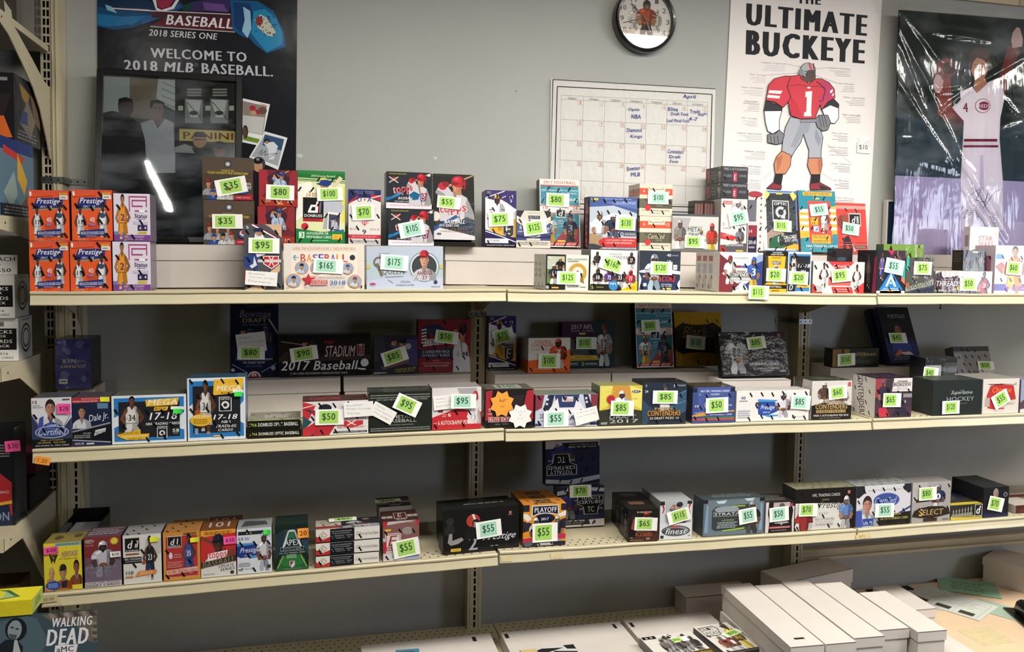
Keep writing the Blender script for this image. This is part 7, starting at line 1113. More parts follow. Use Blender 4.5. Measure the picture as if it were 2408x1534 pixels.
PG = 'white football boxes stacked in depth on the top shelf'
box(1282.5, 1383, 599.5, FR, T1, .045, 'grey and black football box with gold ring and $125 card', phoenix, ('cccac2', 'b4b2aa', 'c0beb4'), [('g', 1336, 654, 57, 31, -1, '$125')], left=lambda a: a.r(0, 0, 1, 1, 'aaa89e').tk(1))
for k, (x, lb) in enumerate(((0, 'first'), (1, 'second'))):
    box(1282.5-9-9.5*k, 1378-12*k, 599.5-.5*k, FR+.047*(k+1), T1, .045, 'thin grey football box %s behind the one with the gold ring' % lb, None, ('cccac2', 'b4b2aa', 'c0beb4'), left=lambda a: a.r(0, 0, 1, 1, 'aaa89e').lines(.2, .3, .8, .8, 3, '77756c').tk(1), group=PG)
box(1387, 1496.5, 589, FR, T1, .09, 'white football box with seven players and a tilted $160 card', contenders160, ('d8d4ce', '3c3a38', 'c8c4be'), [('g', 1438, 622, 62, 33, -17, '$160')])
box(1502, 1598, 590.5, FR, T1, .09, 'navy football box with a silver-helmeted player and $120 card', score120, ('30363f', 'bbb', '30363f'), [('g', 1554, 631, 54, 31, -1, '$120')])
b = box(1690, 1791, 594, FR, T1, .045, 'white, maroon and blue football box with $115 card over the shelf edge', cdraft115, ('ded8d4', 'b8b2ac', 'ccc8c4'), [('g', 1774, 687, 52, 32, -1, '$115', 'front', .0215)])
for k in range(3):
    box(1690-14*(k+1)+1, 1786-13*(k+1), 594, FR+.047*(k+1), T1, .045, 'thin white football box, %s behind the maroon and blue one' % ('first', 'second', 'third')[k], None, ('ded8d4', 'b8b2ac', 'ccc8c4'), left=lambda a: a.r(0, 0, 1, 1, 'b0aaa4').r(.2, .76, .8, .9, '8c4a48').r(.25, .45, .75, .7, '8c9098').r(.25, .08, .75, .36, '9c9490').tk(1), group=PG)
box(1798, 1848.5, 591, FR, T1, .05, 'yellow football pack box reading DRAFT with $20 card', leafdraft, ('d8a830', '4c4840', '2c2a28'), [('g', 1823, 647, 50, 31, -1, '$20')], left=None)
box(1850.5, 1905, 593, FR, T1, .05, 'blue and black 17-18 basketball box with $20 card', optic1718, ('d8dce0', '6c7884', 'c8ccd0'), [('g', 1876, 654, 50, 31, -2, '$20')])
box(1910, 2030.5, 616, FR, T1, .06, 'red and white basketball box with $95 card on the top shelf', chronicles95, ('d4ccc6', '8c8478', 'b8b0a8'), [('g', 1978, 648, 53, 31, 6, '$95')])
box(1962, 2001, 585, -.335, T1, .05, 'dark basketball box behind the red and white one', lambda a: (a.r(0, 0, 1, 1, '2a2628'), a.t('ASCENSION', .1, .72, .6, .8, '5c86a8', b=0), bk(a, .4, 0, 1, .7, J='5c4c50', sk='6c5048', ball=0)), ('2c282c', '242024', '3a3438'))
box(2060, 2126, 589, FR, T1, .10, 'dark basketball box with a blue triangle and a tilted $55 card', ascension, ('25222a', '33303a', '2c2a30'), [('m', 2102, 627, 50, 35, -10, '$55')], left=lambda a: (a.r(0, 0, 1, 1, '2a262c'), bk(a, .02, 0, .4, .9, J='5c5054', sk='5c4840', ball=1), bk(a, .4, .1, .8, .95, J='6c5c60', sk='6a5048', ball=0), a.p([.8, 0, 1, 0, 1, .9, .88, .8], '8c3050')))
box(2128, 2193.5, 606, FR, T1, .07, 'grey and navy basketball box with slanted silver lettering and $75 card', revolution, ('4c4e48', '33343c', '55584f'), [('g', 2168, 631, 48, 31, -1, '$75')])
box(2074, 2168, 575, -.33, T1, .04, 'green-topped basketball box peeking over the dark front boxes', polka, ('6c8c3c', '3c4c2c', '6c8c3c'))
b = box(2198, 2331.5, 638, FR, T1, .08, 'low wide maroon and grey basketball box with $50 card', threads, ('bcb6b4', '8c8684', 'aaa4a2'), [('g', 2275, 668, 46, 31, 1, '$50')])
box(2264, 2316, 589, -.42, b['top'], .05, 'small dark basketball box standing on the low maroon and grey one', darkbk, ('2c2a28', '24231f', '3a3834'), left=lambda a: a.r(0, 0, 1, 1, '262420').lines(.1, .4, .9, .9, 4, '44423c'))
box(2278, 2345, 534, -.25, EYE+.0, .05, 'cream box lettered STAR WARS leaning at the top right', starwars, ('e2d8d0', 'b4a8a8', 'd8cfc8'), left=lambda a: a.r(0, 0, 1, 1, 'b8acac').r(.2, .3, .8, .7, '8c7a74')) if False else None
rs = wb(2240, 2440, -.22, .15, T1, .13, 'white riser at the right end of the top shelf behind the low maroon box')
box(2279, 2346, 534, -.205, rs, .03, 'cream card box lettered in red at the upper right, before the bagged poster', starwars, ('e2d8d0', 'b4a8a8', 'd8cfc8'), left=lambda a: a.r(0, 0, 1, 1, 'b8acac').r(.2, .3, .8, .7, '8c7a74'))
box(2337, 2428, 578, FR, T1, .09, 'white and purple basketball box cut by the right edge, $60 card', status60, ('d4c8d0', 'a89ca4', 'c8bcc4'), [('g', 2383, 631, 44, 31, -5, '$60')], left=lambda a: a.r(0, 0, 1, 1, 'b0a4ac').r(.2, .12, .8, .78, '8c5c6c').tk(1))
# ---- big glazed picture frame standing on the left riser, leaning on the wall
f_ = box(219, 567, 172, -.125, r1, .018, 'large black-framed photo of men behind glass, leaning on the dark poster', None, ('17191a', '0c0c0c', '0c0c0c'), lean=8.5, m='photo', name='picture_frame', cat='picture frame', yaw=0)
o = f_['o']; W_, H_ = f_['W'], f_['H']; mb = MB(); a = Art(mb, lambda u, v, h: Vector((-W_/2+u*W_, -h, v*H_)), W_, H_); p = PX(o, W_, H_, a, 200, 0, 3.835)
p.p([150, 690, 810, 715, 810, 1560, 150, 1560], '3c4046'); p.p([155, 688, 402, 698, 402, 1040, 155, 1040], '8c9896'); p.p([402, 698, 660, 708, 650, 1080, 402, 1060], '6a6458'); p.p([660, 708, 812, 716, 812, 1000, 640, 900], '9aa4a2')
for k in range(5): p.ln(690, 740+k*60, 812, 790+k*60, 6, '56605e')
p.p([150, 1020, 250, 1000, 330, 1020, 420, 1060, 500, 1130, 560, 1270, 560, 1560, 150, 1560], '24262b'); p.e(368, 965, 72, 88, '3c3634'); p.p([296, 950, 305, 890, 360, 876, 425, 895, 440, 950, 420, 920, 320, 920], '1c1a1a'); p.ln(320, 955, 420, 955, 5, '14181c')
p.p([500, 1110, 600, 1080, 720, 1070, 800, 1110, 812, 1560, 560, 1560, 540, 1260], '8c9298'); p.p([610, 1075, 655, 1160, 720, 1075, 700, 1060, 640, 1060], '5c504a'); p.e(652, 985, 62, 84, '6c5c54'); p.p([584, 960, 590, 910, 650, 896, 715, 925, 718, 1000, 700, 940, 620, 930, 600, 980], '16161a'); p.e(632, 975, 7, 4, '111'); p.e(672, 977, 7, 4, '111')
p.p([818, 716, 1368, 740, 1360, 1420, 815, 1560], '1e2220')
for k, x_ in enumerate((900, 1130)):
    for j in range(3): p.r(x_+20, 800+j*26, x_+150, 816+j*26, '7c807a')
    p.p([x_, 890, x_+165, 900, x_+160, 1115, x_+2, 1110], '6c7472'); p.p([x_+10, 900, x_+150, 905, x_+120, 1060, x_+50, 1060], 'a4aca8'); p.ln(x_+20, 920, x_+160, 1090, 6, '222'); p.e(x_+80, 1020, 40, 20, '33383a')
for x_ in (840, 1085, 1300): p.r(x_, 955, x_+44, 998, '98a09a')
p.p([850, 1162, 1362, 1186, 1362, 1288, 850, 1270], 'a49a58'); p.t('PANINI', 885, 1252, 1335, 1262, 62, '5a3422')
p.p([808, 1330, 900, 1300, 990, 1330, 1030, 1420, 1000, 1560, 808, 1560], '7c8484'); p.e(1035, 1262, 64, 74, '8c7058'); p.p([975, 1235, 1000, 1190, 1070, 1190, 1100, 1240], '33241c'); p.ln(985, 1258, 1090, 1262, 7, '1c1a1a'); p.p([960, 1330, 1100, 1340, 1080, 1420, 1000, 1400], '1c1c20'); p.e(1210, 1350, 56, 70, '5c463a'); p.e(1210, 1310, 60, 36, '14141a'); p.p([1130, 1420, 1290, 1420, 1360, 1300, 1362, 1420], '2c2c30')
p.p([815, 1375, 1100, 1390, 1100, 2180, 815, 2170], '1a2226'); p.p([150, 1560, 815, 1560, 815, 2160, 150, 2160], '14181d')
mb.build('photograph', 'photo', o)
mb = MB(); bw = .019
for q in ((-W_/2, 0, -W_/2+bw, H_), (W_/2-bw, 0, W_/2, H_), (-W_/2+bw, 0, W_/2-bw, bw), (-W_/2+bw, H_-bw, W_/2-bw, H_)): mb.box(q[0], -.012, q[1], q[2], -.0002, q[3])
mb.build('frame_moulding', 'black', o, bev=.002)
mb = MB(); mb.face([Vector((-W_/2+bw, -.007, bw)), Vector((W_/2-bw, -.007, bw)), Vector((W_/2-bw, -.007, H_-bw)), Vector((-W_/2+bw, -.007, H_-bw))], 'fff'); mb.build('frame_glass', 'glassw', o)
# ---- top shelf, back row on the risers
OC = ('4a3e34', '2c2824', '3a322a'); OG = 'brown baseball boxes'
b = box(479, 598, 471, -.27, r1, .055, 'brown baseball box reading COLLECT ALL, lower of two, level $35 card', openday, OC, [('g', 535, 521, 68, 34, 1, '$35')], group=OG)
box(476, 595, 370, -.27, b['top'], .055, 'brown baseball box reading COLLECT ALL, upper of two, tilted $35 card', openday, OC, [('g', 544, 438, 70, 38, 12, '$35')], group=OG)
KC = ('6e2830', '2c1a1c', '3a2024')
b = box(606, 693, 486, -.25, r1, .05, 'red batter baseball box, lower of two, half hidden by the grey and tan box', dkings, KC, group='red batter baseball boxes')
box(609, 700, 400, -.25, b['top'], .05, 'red batter baseball box, upper of two, with $80 card', dkings, KC, [('g', 659, 453, 64, 35, -1, '$80')], group='red batter baseball boxes')
box(696, 811, 402, -.215, r1b, .06, 'tall green and yellow 2018 baseball box with $100 card', donruss18, ('d8dca8', '1c2420', '2a7a3c'), [('g', 776, 457, 60, 31, 3, '$100')], lean=3)
box(819, 895, 446, -.215, r1b, .06, 'red, white and navy U A baseball box with $70 card', usa, ('dcd6d0', '24222a', '27305a'), [('g', 854, 500, 52, 36, 4, '$70')], left=lambda a: a.r(0, 0, 1, 1, '1c1a1e'))
TC3 = ('2a2d33', '1c1d20', '33363c')
b = box(913, 1020, 492, -.215, r1b, .07, 'silver helmeted-batter box with mint $105 card, lower of two', topps1, TC3, [('m', 968, 539, 60, 36, 12, '$105')], group='helmeted-batter baseball boxes')
box(908, 1015, 405, -.215, b['top'], .07, 'silver helmeted-batter box without a price, upper of two', topps1, TC3, group='helmeted-batter baseball boxes')
zt = r1b
X0f, X1f = atY(1021, 570, -.20).x, atY(1117, 570, -.20).x
for k in range(3):
    mb = MB(); w_ = X1f-X0f; mb.box(-w_/2, 0, 0, w_/2, .085, .0042, '16140f'); o = mb.build('flat_display_tray', 'card', bev=.0004)
    o.location = ((X0f+X1f)/2-.001*k, -.205, (r1b if k >= 0 else 0)+.0046*k+.0005+.0006); tagp(o, 'flattened black tray, %s of three, under the black helmeted-batter box' % ('lowest', 'middle', 'uppermost')[k], 'tray', 'flattened black trays')
box(1020, 1117, 410, -.19, r1b+.0150, .045, 'black helmeted-batter box with tilted $55 card, leaning behind the silver pair', toppsj, ('24211f', '1a1816', '24211f'), [('g', 1055, 477, 55, 29, -5, '$55')], lean=9)
box(1141, 1214, 448, -.16, r2, .06, 'tall purple and gold football box with $75 card on the top shelf', elite, ('3a2c66', '2a2440', '3a2c66'), [('g', 1177, 516, 59, 33, 4, '$75')], lean=3)
box(1214, 1294, 496, -.165, r2, .05, 'cream and navy football box with tilted $125 card, before the teal one', elite125, ('cfc9bc', '8c887c', 'c4beb0'), [('g', 1257, 536, 56, 34, 9, '$125')])
box(1271, 1365, 422, -.105, r2, .04, 'teal and red football box with $80 card leaning on the calendar', don80, ('dcd8d2', '2a2c2e', 'ccc'), [('g', 1311, 471, 56, 32, -2, '$80')], lean=7)
box(1385, 1496, 464, -.165, r2, .06, 'frosty blue football box with $130 card', illusions, ('b4bcc8', '3a2c34', '8c94a0'), [('g', 1470, 526, 50, 32, -2, '$130')], left=lambda a: a.r(0, 0, 1, 1, '241c20').r(.3, .04, .7, .96, '8c3438').lines(.36, .1, .64, .9, 6, 'c07070'))
CL = lambda a: a.r(0, 0, 1, 1, 'b8aca0').r(0, .62, 1, .84, 'a8705c').r(0, .24, 1, .54, '4c483c').tk(1)
CC = ('d4cab8', 'b8aca0', 'c8beac')
b = box(1503, 1578.5, 509, -.165, r3, .10, 'cream, orange and olive box, lower of two without a price', certified100, CC, left=CL, group='cream, orange and olive boxes')
box(1503, 1580, 433, -.165, b['top'], .10, 'cream, orange and olive box, upper of two with mint $100 card', certified100, CC, [('m', 1547, 466, 52, 29, 0, '$100')], left=CL, group='cream, orange and olive boxes')
box(1579, 1688, 504, -.17, r3, .06, 'glaring white and grey football box with $95 card', metaldraft, ('c4c2c0', '8c8a88', 'b4b2b0'), [('g', 1632, 569, 50, 29, -1, '$95')])
b = box(1693, 1754, 468, -.17, r3, .10, 'white and red football box with mint $95 card under the dark flat pair', college95, ('d8d0cc', '9c9490', 'c8c0bc'), [('m', 1735, 513, 50, 33, 12, '$95')])
DG = lambda a: (a.r(0, 0, 1, 1, '3c3b40'), a.t("FIND 5 AUTOGRAPHS", .06, .76, .96, .92, 'b0b0b4', b=0), a.p([.42, .1, .5, .04, .58, .1, .58, .66, .42, .66], 'b03a44'), a.t('E', .46, .18, .54, .5, 'd8c8c8'), a.t('15 CARDS', .06, .34, .36, .5, '9a9a9e', b=0), a.t('5 PACKS', .66, .36, .94, .52, '9a9a9e', b=0), a.tk(107, dens=.3))
DL = lambda a: (a.r(0, 0, 1, 1, '46413f'), a.p([.06, .16, .14, .08, .22, .16, .22, .86, .06, .86], '9c4a4a'), a.lines(.28, .2, .66, .8, 3, '66605c'), fb(a, .7, .04, 1.0, .98, J='8c8884', Hc='9a9692', P='777', sk='6c5c54', ball=False), a.tk(108, dens=.5))
c_ = box(1697, 1757, 430.5, -.17, b['top'], .115, 'flat dark grey football box, lower of the two atop the pile', DG, ('3c3b40', '46413f', '44444a'), left=DL, group='flat dark grey football boxes', yaw=2)
box(1698.5, 1758, 392, -.17, c_['top'], .115, 'flat dark grey football box, upper of the two atop the pile', DG, ('3c3b40', '46413f', '44444a'), left=DL, group='flat dark grey football boxes', yaw=2)
for k in range(2):
    box(1630+23*k, 1652+23*k, 472, -.125, r3, .05, 'small dark brown box %s behind the glaring white football box' % ('left one', 'right one')[k], lambda a: (a.r(0, 0, 1, 1, '3c3230'), [a.r(.06+.3*i, .62, .3+.3*i, .94, '7a5852') for i in range(3)], a.lines(.05, .3, .95, .55, 3, '57504c')), ('3c3230', '2c2624', '3c3634'), group='small dark brown boxes')
box(1756, 1795, 447, -.13, r3, .06, 'white box with a column of red stars lettered 2018', stars18, ('d8cfcc', '9c9490', 'c8c0bc'))
box(1797, 1878, 449, -.135, r3, .04, 'tall blue and black box lettered OPTIC with $115 card', optic115, ('4a76b0', 'b4b8bc', '4a76b0'), [('g', 1839, 532, 46, 27, -3, '$115')], lean=7)
box(1884, 1972, 449, -.135, r3, .045, 'tall teal and orange basketball box with mint $55 card, leaning back', hoops55, ('2f8394', '8c4a44', '2f8394'), [('m', 1924, 494, 47, 28, 6, '$55')], lean=9)
box(1968, 2041, 478, -.105, r3, .03, 'red basketball box with tilted mint $50 card, leaning on the poster', donred, ('c8443c', '8c2c28', 'b03c34'), [('m', 1999, 539, 44, 28, -8, '$50')], lean=8, yaw=0)
# ---- second shelf, front row
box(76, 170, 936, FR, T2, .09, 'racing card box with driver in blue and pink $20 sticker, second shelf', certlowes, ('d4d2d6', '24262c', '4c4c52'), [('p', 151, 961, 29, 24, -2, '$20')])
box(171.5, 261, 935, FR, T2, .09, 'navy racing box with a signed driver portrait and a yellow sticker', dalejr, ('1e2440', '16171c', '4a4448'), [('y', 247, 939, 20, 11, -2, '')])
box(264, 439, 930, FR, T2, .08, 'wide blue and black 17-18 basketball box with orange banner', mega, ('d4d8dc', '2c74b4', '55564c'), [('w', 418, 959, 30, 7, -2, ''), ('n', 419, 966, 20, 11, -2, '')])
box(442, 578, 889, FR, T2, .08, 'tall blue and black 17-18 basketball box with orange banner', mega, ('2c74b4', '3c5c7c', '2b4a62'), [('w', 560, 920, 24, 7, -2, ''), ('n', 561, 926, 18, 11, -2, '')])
OT = lambda a: a.r(0, 0, 1, 1, '8c8a78').r(0, 0, 1, .06, 'b8c050').r(.3, .3, .8, .7, 'a8a4a0').tk(3)
b = box(583, 709, 1012, FR, T2, .12, 'low black and lime baseball box, lower of two', opticbb, ('15160f', '2a2a24', '6c6a5c'), group='low black and lime baseball boxes')
box(582, 706, 989, FR, b['top'], .12, 'low black and lime baseball box, upper of two, pale top showing', opticbb, ('15160f', '2a2a24', '8c8a78'), top=OT, group='low black and lime baseball boxes', rolls=b['roll'])
RT = lambda a: a.r(0, 0, 1, 1, '4c3430').r(.1, .3, .6, .6, '8c3a38').tk(5)
box(712, 866, 944, FR, T2, .10, 'red, white and green baseball box with $50 card and a pencil note', ee50, ('d4d0d0', '4c3c3c', '4c3430'), [('g', 775, 981, 66, 37, -1, '$50'), ('note', 843, 962, 68, 35, 2, 'Rookies:|Bellinger, Cora, Judge|Torres')], top=RT)
box(868, 1014, 922, FR, T2, .09, 'dark metal baseball box with a sharply tilted $95 card', metalbb, ('20241f', '2c302c', '3c3f3a'), [('note', 900, 971, 58, 33, -30, 'Autos:|Crews, Guerrero|Witt, Judge'), ('g', 957, 952, 60, 38, -26, '$95')], top=lambda a: a.r(0, 0, 1, 1, '3a3c38').ln(0, .5, 1, .5, .003, '77786f').tk(7, sp=.03))
box(1016, 1131.5, 912, FR, T2, .09, 'red and white baseball box lettered 6 AUTOGRAPHS PER BOX with mint $95 card', auto95, ('cfc8c6', '8c8480', '8c8884'), [('note', 1047, 946, 56, 33, 5, 'Autos:|Torres, Judge|Bellinger'), ('m', 1089, 943, 60, 34, -1, '$95')])
box(1141, 1253, 916, FR, T2, .10, 'black and red baseball box with orange and white star-shaped notes', eliteextra, ('1f1b1b', '4c2c30', '55504c'), [('star', 1180, 950, 60, 66, 0, '6 Autos'), ('wstar', 1222, 978, 60, 60, 0, 'Autos: Double|Judge, Bellinger|Torres, Senzel')], top=lambda a: a.r(0, 0, 1, 1, '5c544c').r(.24, .2, .8, .8, '8c9c8c').t('$105', .3, .3, .7, .7, '33403a'))
box(1258, 1404, 929, FR, T2, .09, 'navy and white stars baseball box with mint $55 card and a tilted note', usa55, ('b8bccc', '5c4c54', '6c7468'), [('m', 1307, 985, 60, 38, 1, '$55'), ('note', 1377, 977, 58, 34, 14, '4 Hits per Box|Crews, Torres, Judge')])
box(1408.5, 1508, 908, FR, T2, .08, 'yellow 2017 draft football box with $85 card', hit85, ('c4b440', '6c6c5c', '8c885c'), [('g', 1462, 960, 57, 36, -1, '$85')])
box(1509, 1612, 900, FR, T2, .09, 'dark blue football box with bronze lettering and $85 card', cdraft16, ('252d38', '1c242c', '1c1c1e'), [('g', 1563, 934, 62, 31, -1, '$85')])
box(1627, 1726, 911, FR, T2, .09, 'blue 2017 football box with $50 card and dark patterned top', luminance, ('3c4a80', '24283c', '2c2a26'), [('g', 1685, 953, 57, 36, 2, '$50')], top=lambda a: a.r(0, 0, 1, 1, '2c2824').lines(.1, .1, .9, .9, 6, '5c4c3c'))
box(1730, 1901, 919, FR, T2, .07, 'long white football box with a blue ribbon and mint $85 card', prestige85, ('d8d4d0', 'b0aca8', 'b8b4ae'), [('m', 1881, 946, 50, 33, -4, '$85')])
CT = lambda a: a.r(0, 0, 1, 1, '2c2c26').e(.5, .5, .3, .3, '3c4034').lines(.3, .3, .8, .7, 3, '55574c')
box(1906.5, 2000, 896, FR, T2, .10, 'white and black football box with gold lettering and $60 card', contenders60, ('c8c2bc', 'b8b2ac', '2c2c26'), [('g', 1968, 923, 48, 31, 6, '$60')], top=CT, left=lambda a: a.r(0, 0, 1, 1, 'b8b2ac').p([0, 1, .5, 1, .4, .6, 0, .5], '3c342c').tk(2))
box(1903, 1996, 896, -.335, T2, .10, 'white and black football box hidden behind the one with the $60 card', None, ('c8c2bc', 'b8b2ac', '2c2c26'), top=CT, left=lambda a: a.r(0, 0, 1, 1, 'b8b2ac').p([.1, 1, .6, 1, .5, .5, .1, .4], '3c342c').tk(2))
box(2056, 2142, 890, FR, T2, .115, 'white-sided football box with a maroon player and $65 card', cdraft65, ('3c3038', 'c4c0ba', '241c26'), [('g', 2096, 941, 48, 33, -1, '$65')], left=cdraft65l, top=lambda a: a.r(0, 0, 1, 1, '241c26').lines(.1, .2, .9, .8, 4, '44384c'), yaw=0)
box(2192, 2307, 894, FR, T2, .10, 'dark green-black hockey box with $120 card', hockey, ('1c2220', '2a2e2c', '2c3430'), [('g', 2234, 958, 47, 31, 1, '$120')], m='card')
box(2309, 2394, 891, FR, T2, .13, 'cream box with a red shape and a steeply tilted $55 card', cooper, ('cdc5bd', 'a8a098', '8c8680'), [('g', 2352, 939, 46, 34, 28, '$55')])
box(2398, 2440, 893, FR, T2, .09, 'lavender box cut off by the right edge of the second shelf', lambda a: a.r(0, 0, 1, 1, '8c94b0').p([0, 0, .3, 0, .2, .4, 0, .3], '55404c').p([0, 0, 1, 0, 1, .2, 0, .1], 'c8c4c0'), ('8c94b0', '5c4c54', '7c7c88'))
# ---- second shelf, back row
box(131, 214, 798, -.215, q0, .12, 'blue-violet box printed upside down, alone at the far left', nyx, ('48487a', '1c1a22', '242430'))
box(541, 654, 716, -.155, q1, .045, 'tall navy baseball draft box with $80 card and a pencil note', bowmandraft, ('14172e', '101018', '14172e'), [('note', 591, 806, 66, 46, 7, 'Autos:|Arroyo, Crews, Judge|Bogaerts, Toussaint'), ('g', 591, 830, 62, 31, -1, '$80')], lean=2)
box(656, 872, 787, -.165, q1, .06, 'wide black baseball box with red lettering and tilted $90 card', stadium, ('1a1718', '14120f', '201c1a'), [('g', 715, 832, 63, 33, 8, '$90')])
box(879, 982, 790, -.17, q2, .03, 'translucent grey and purple baseball box with tilted $85 card', bowman85, ('33313c', '2c2c30', '3c3c40'), [('g', 928, 838, 60, 33, 18, '$85')], lean=3)
box(983, 1106, 752, -.16, q2, .05, 'dark red baseball box with a player in white and $50 card', starsstripes, ('7c262c', '2c1618', '5c2024'), [('g', 1050, 793, 55, 29, -8, '$50')], lean=2)
box(1149, 1213, 744, -.11, q3, .05, 'purple and gold football box with tilted $75 card on the second shelf', elite, ('3a2c66', '1c1826', '2c2444'), [('g', 1183, 790, 50, 33, 13, '$75')], lean=2)
SL = lambda a: a.r(0, 0, 1, 1, 'a8a49c').p([0, 0, 1, 0, 1, .4, 0, .3], 'b0542c').tk(1)
box(1241.5, 1340, 795, -.188, q3, .045, 'white and orange football box with $100 card', contend100, ('d8d4ce', 'a8a49c', '77726c'), [('g', 1291, 849, 53, 35, -1, '$100')], left=SL)
for k in range(2): box(1241.5-8*(k+1), 1336-7*(k+1), 795, -.188+.047*(k+1), q3, .045, 'white and orange football box, %s behind the one with the $100 card' % ('first', 'second')[k], None, ('d8d4ce', 'a8a49c', '77726c'), left=SL, group='white and orange football boxes in a row')
box(1322, 1445, 757, -.085, q3, .04, 'teal and plum 2017 football box with $105 card', nfl105, ('203a3c', '1c1a1e', '2c2c2e'), [('g', 1378, 807, 50, 28, -1, '$105')], lean=3)
box(1498, 1585, 712, -.13, q4, .045, 'teal and red football box with $80 card on the second shelf', don80, ('dcd8d2', '1c1c1e', 'ccc'), [('g', 1529, 767, 46, 29, 2, '$80')], lean=9)
box(1590, 1700, 734, -.105, q4, .03, 'gold and black football box with mint $120 card', blackgold, ('c49a24', '6c5414', 'c49a24'), [('m', 1635, 806, 48, 31, -6, '$120')], lean=9, m='foil')
box(1700, 1857, 781, -.27, q5, .03, 'wide black football box with a silver player and $85 card, leaning', unparalleled, ('19181d', '141318', '24232a'), [('g', 1777, 807, 48, 29, 5, '$85')], lean=16)
box(1957, 2066, 820, -.16, q6, .05, 'small black and gold box with $160 card at the right bay', preferred, ('2b2a24', '1c1b18', '24231f'), [('g', 1989, 846, 47, 29, 3, '$160')], left=lambda a: a.r(0, 0, 1, 1, '1c1b18').lines(.2, .2, .8, .8, 4, '44423c'))
box(2094, 2168, 723, -.160, q6, .03, 'dark blue leaning box lettered PORTFOLIO with $45 card', portfolio, ('191a20', '1a2040', '22242c'), [('g', 2110, 796, 46, 25, -1, '$45')], lean=24, left=lambda a: a.r(0, 0, 1, 1, '1a2144').lines(.4, .1, .6, .9, 9, '3c4464'))
box(2072, 2146, 726, -.121, q6, .026, 'dark blue box hidden behind the one lettered PORTFOLIO', None, ('191a20', '1a2040', '22242c'), lean=24)
box(2172, 2246, 842, -.30, T2, .08, 'dark grey box with $40 card between the white riser and the silver box', forty, ('2a2b2a', '24242a', '33343a'), [('g', 2187, 878, 40, 28, -6, '$40')])
s_ = wb(2226, 2340, -.155, .13, T2, .05, 'low white box under the leaning silver box', lid=.02)
box(2256, 2340, 815, -.16, s_, .045, 'silver-grey leaning box with a $50 card', silver50, ('8c8886', '5c5c5c', '55504e'), [('g', 2317, 860, 44, 20, -2, '$50')], lean=18)
# ---- third shelf
F3 = -.388
WT = lambda c, n=1: (lambda a: a.r(0, 0, 1, 1, c).tk(n, sp=.03))
box(105.5, 194, 1277, F3, T3, .085, 'yellow wrestling card box with a pink $20 sticker', wweh, ('d8c838', '3c3424', '8c7c3c'), [('p', 121, 1294, 31, 17, 3, '$20')], top=lambda a: a.r(0, 0, 1, 1, '8c7c44').e(.3, .5, .12, .2, '5c4c2c').e(.8, .6, .12, .2, '5c4c2c'))
box(200.5, 287, 1263, F3, T3, .085, 'grey and red football box with a white $20 sticker', hit20, ('6c4a52', '2c2224', '55404a'), [('w', 272, 1303, 23, 13, 2, '$20')], top=lambda a: a.r(0, 0, 1, 1, '5c4650').lines(.05, .2, .95, .9, 4, '9a8c94'))
box(291.5, 381, 1258, F3, T3, .085, 'white and black basketball box with a player in black, yellow sticker', donruss110, ('d0ccc8', '2c2a2a', '8c8a8c'), [('y', 363, 1268, 19, 12, 2, '')], top=WT('8c8a8c'))
b = box(385.5, 472, 1252, F3, T3, .085, 'orange and red basketball box with a player in blue, front of two', donrussnba, ('c48434', '4c3420', '9c6c3c'), [('y', 458, 1269, 19, 11, 3, '')], top=WT('a0703c'), group='orange and red basketball boxes')
box(401, 483, 1244, F3+.095, T3, .085, 'orange box directly behind the orange and red basketball box', None, ('c48434', '4c3420', '9c6c3c'), top=WT('a0703c'), group='orange and red basketball boxes')
box(473.5, 556, 1247, F3, T3, .085, 'red baseball box lettered UPDATE SERIES with a pink $20 sticker', topps20, ('b83030', '4c2420', '7c4c28'), [('p', 541, 1270, 29, 18, 2, '$20')], top=lambda a: a.r(0, 0, 1, 1, '6c4026').t('101', .2, .3, .8, .8, 'b0a894'), group='red baseball boxes topped 101')
box(488, 567, 1236, F3+.095, T3, .085, 'red-brown box topped 101 behind the red baseball box', None, ('b83030', '4c2420', '7c4c28'), top=lambda a: a.r(0, 0, 1, 1, '6c4026').t('101', .2, .3, .8, .8, 'b0a894'), group='red baseball boxes topped 101')
box(558.5, 640, 1243, F3, T3, .085, 'white and blue football box with a silver-helmeted player, bright green sticker', prestige64, ('c8ccd2', '44464c', '9a9c9c'), [('n', 628, 1251, 16, 11, 2, '')], top=lambda a: a.r(0, 0, 1, 1, '8c8e8e').p([.1, .2, .9, .3, .8, .7, .2, .8], '44464a'))
box(648, 726, 1234, F3, T3, .085, 'dark green soccer box lettered APEX with an orange sticker', apex, ('15241f', '1c2420', '1c2a24'), [('o', 713, 1253, 25, 23, 2, '20')])
z_ = None
GC = 'flat white and red boxes of the stack of three'
b = box(743, 891, 1305.5, F3, T3, .085, 'flat white, red and black box, bottom of the stack of three', chron, ('d4d0c8', '8c8880', '3c3a40'), group=GC)
b = box(743, 892, 1275, F3, b['top'], .085, 'flat white, red and black box, middle of the stack of three', chron, ('d4d0c8', '8c8880', '3c3a40'), group=GC, rolls=b['roll'])
b = box(743, 893, 1243, F3, b['top'], .085, 'flat white, red and black box, top of the stack of three, $80 card on it', chron, ('d4d0c8', '8c8880', '3c3a40'), [('g', 806, 1224, 64, 14, 1, '$80', 'top')], top=chrontop, group=GC, rolls=b['roll'])
box(901, 986, 1226, F3, T3, .10, 'white and maroon baseball box with $55 card on its front', elite55, ('b8b0ac', '2c1c1a', '3c2220'), [('g', 955, 1288, 62, 42, 8, '$55')], top=elitetop)
box(892, 968, 1192, F3+.115, T3, .10, 'maroon-topped box behind the white and maroon one, $55 card on top', None, ('b8b0ac', '2c1c1a', '3c2220'), [('g', 912, 1180, 60, 14, 2, '$55', 'top')], top=elitetop)
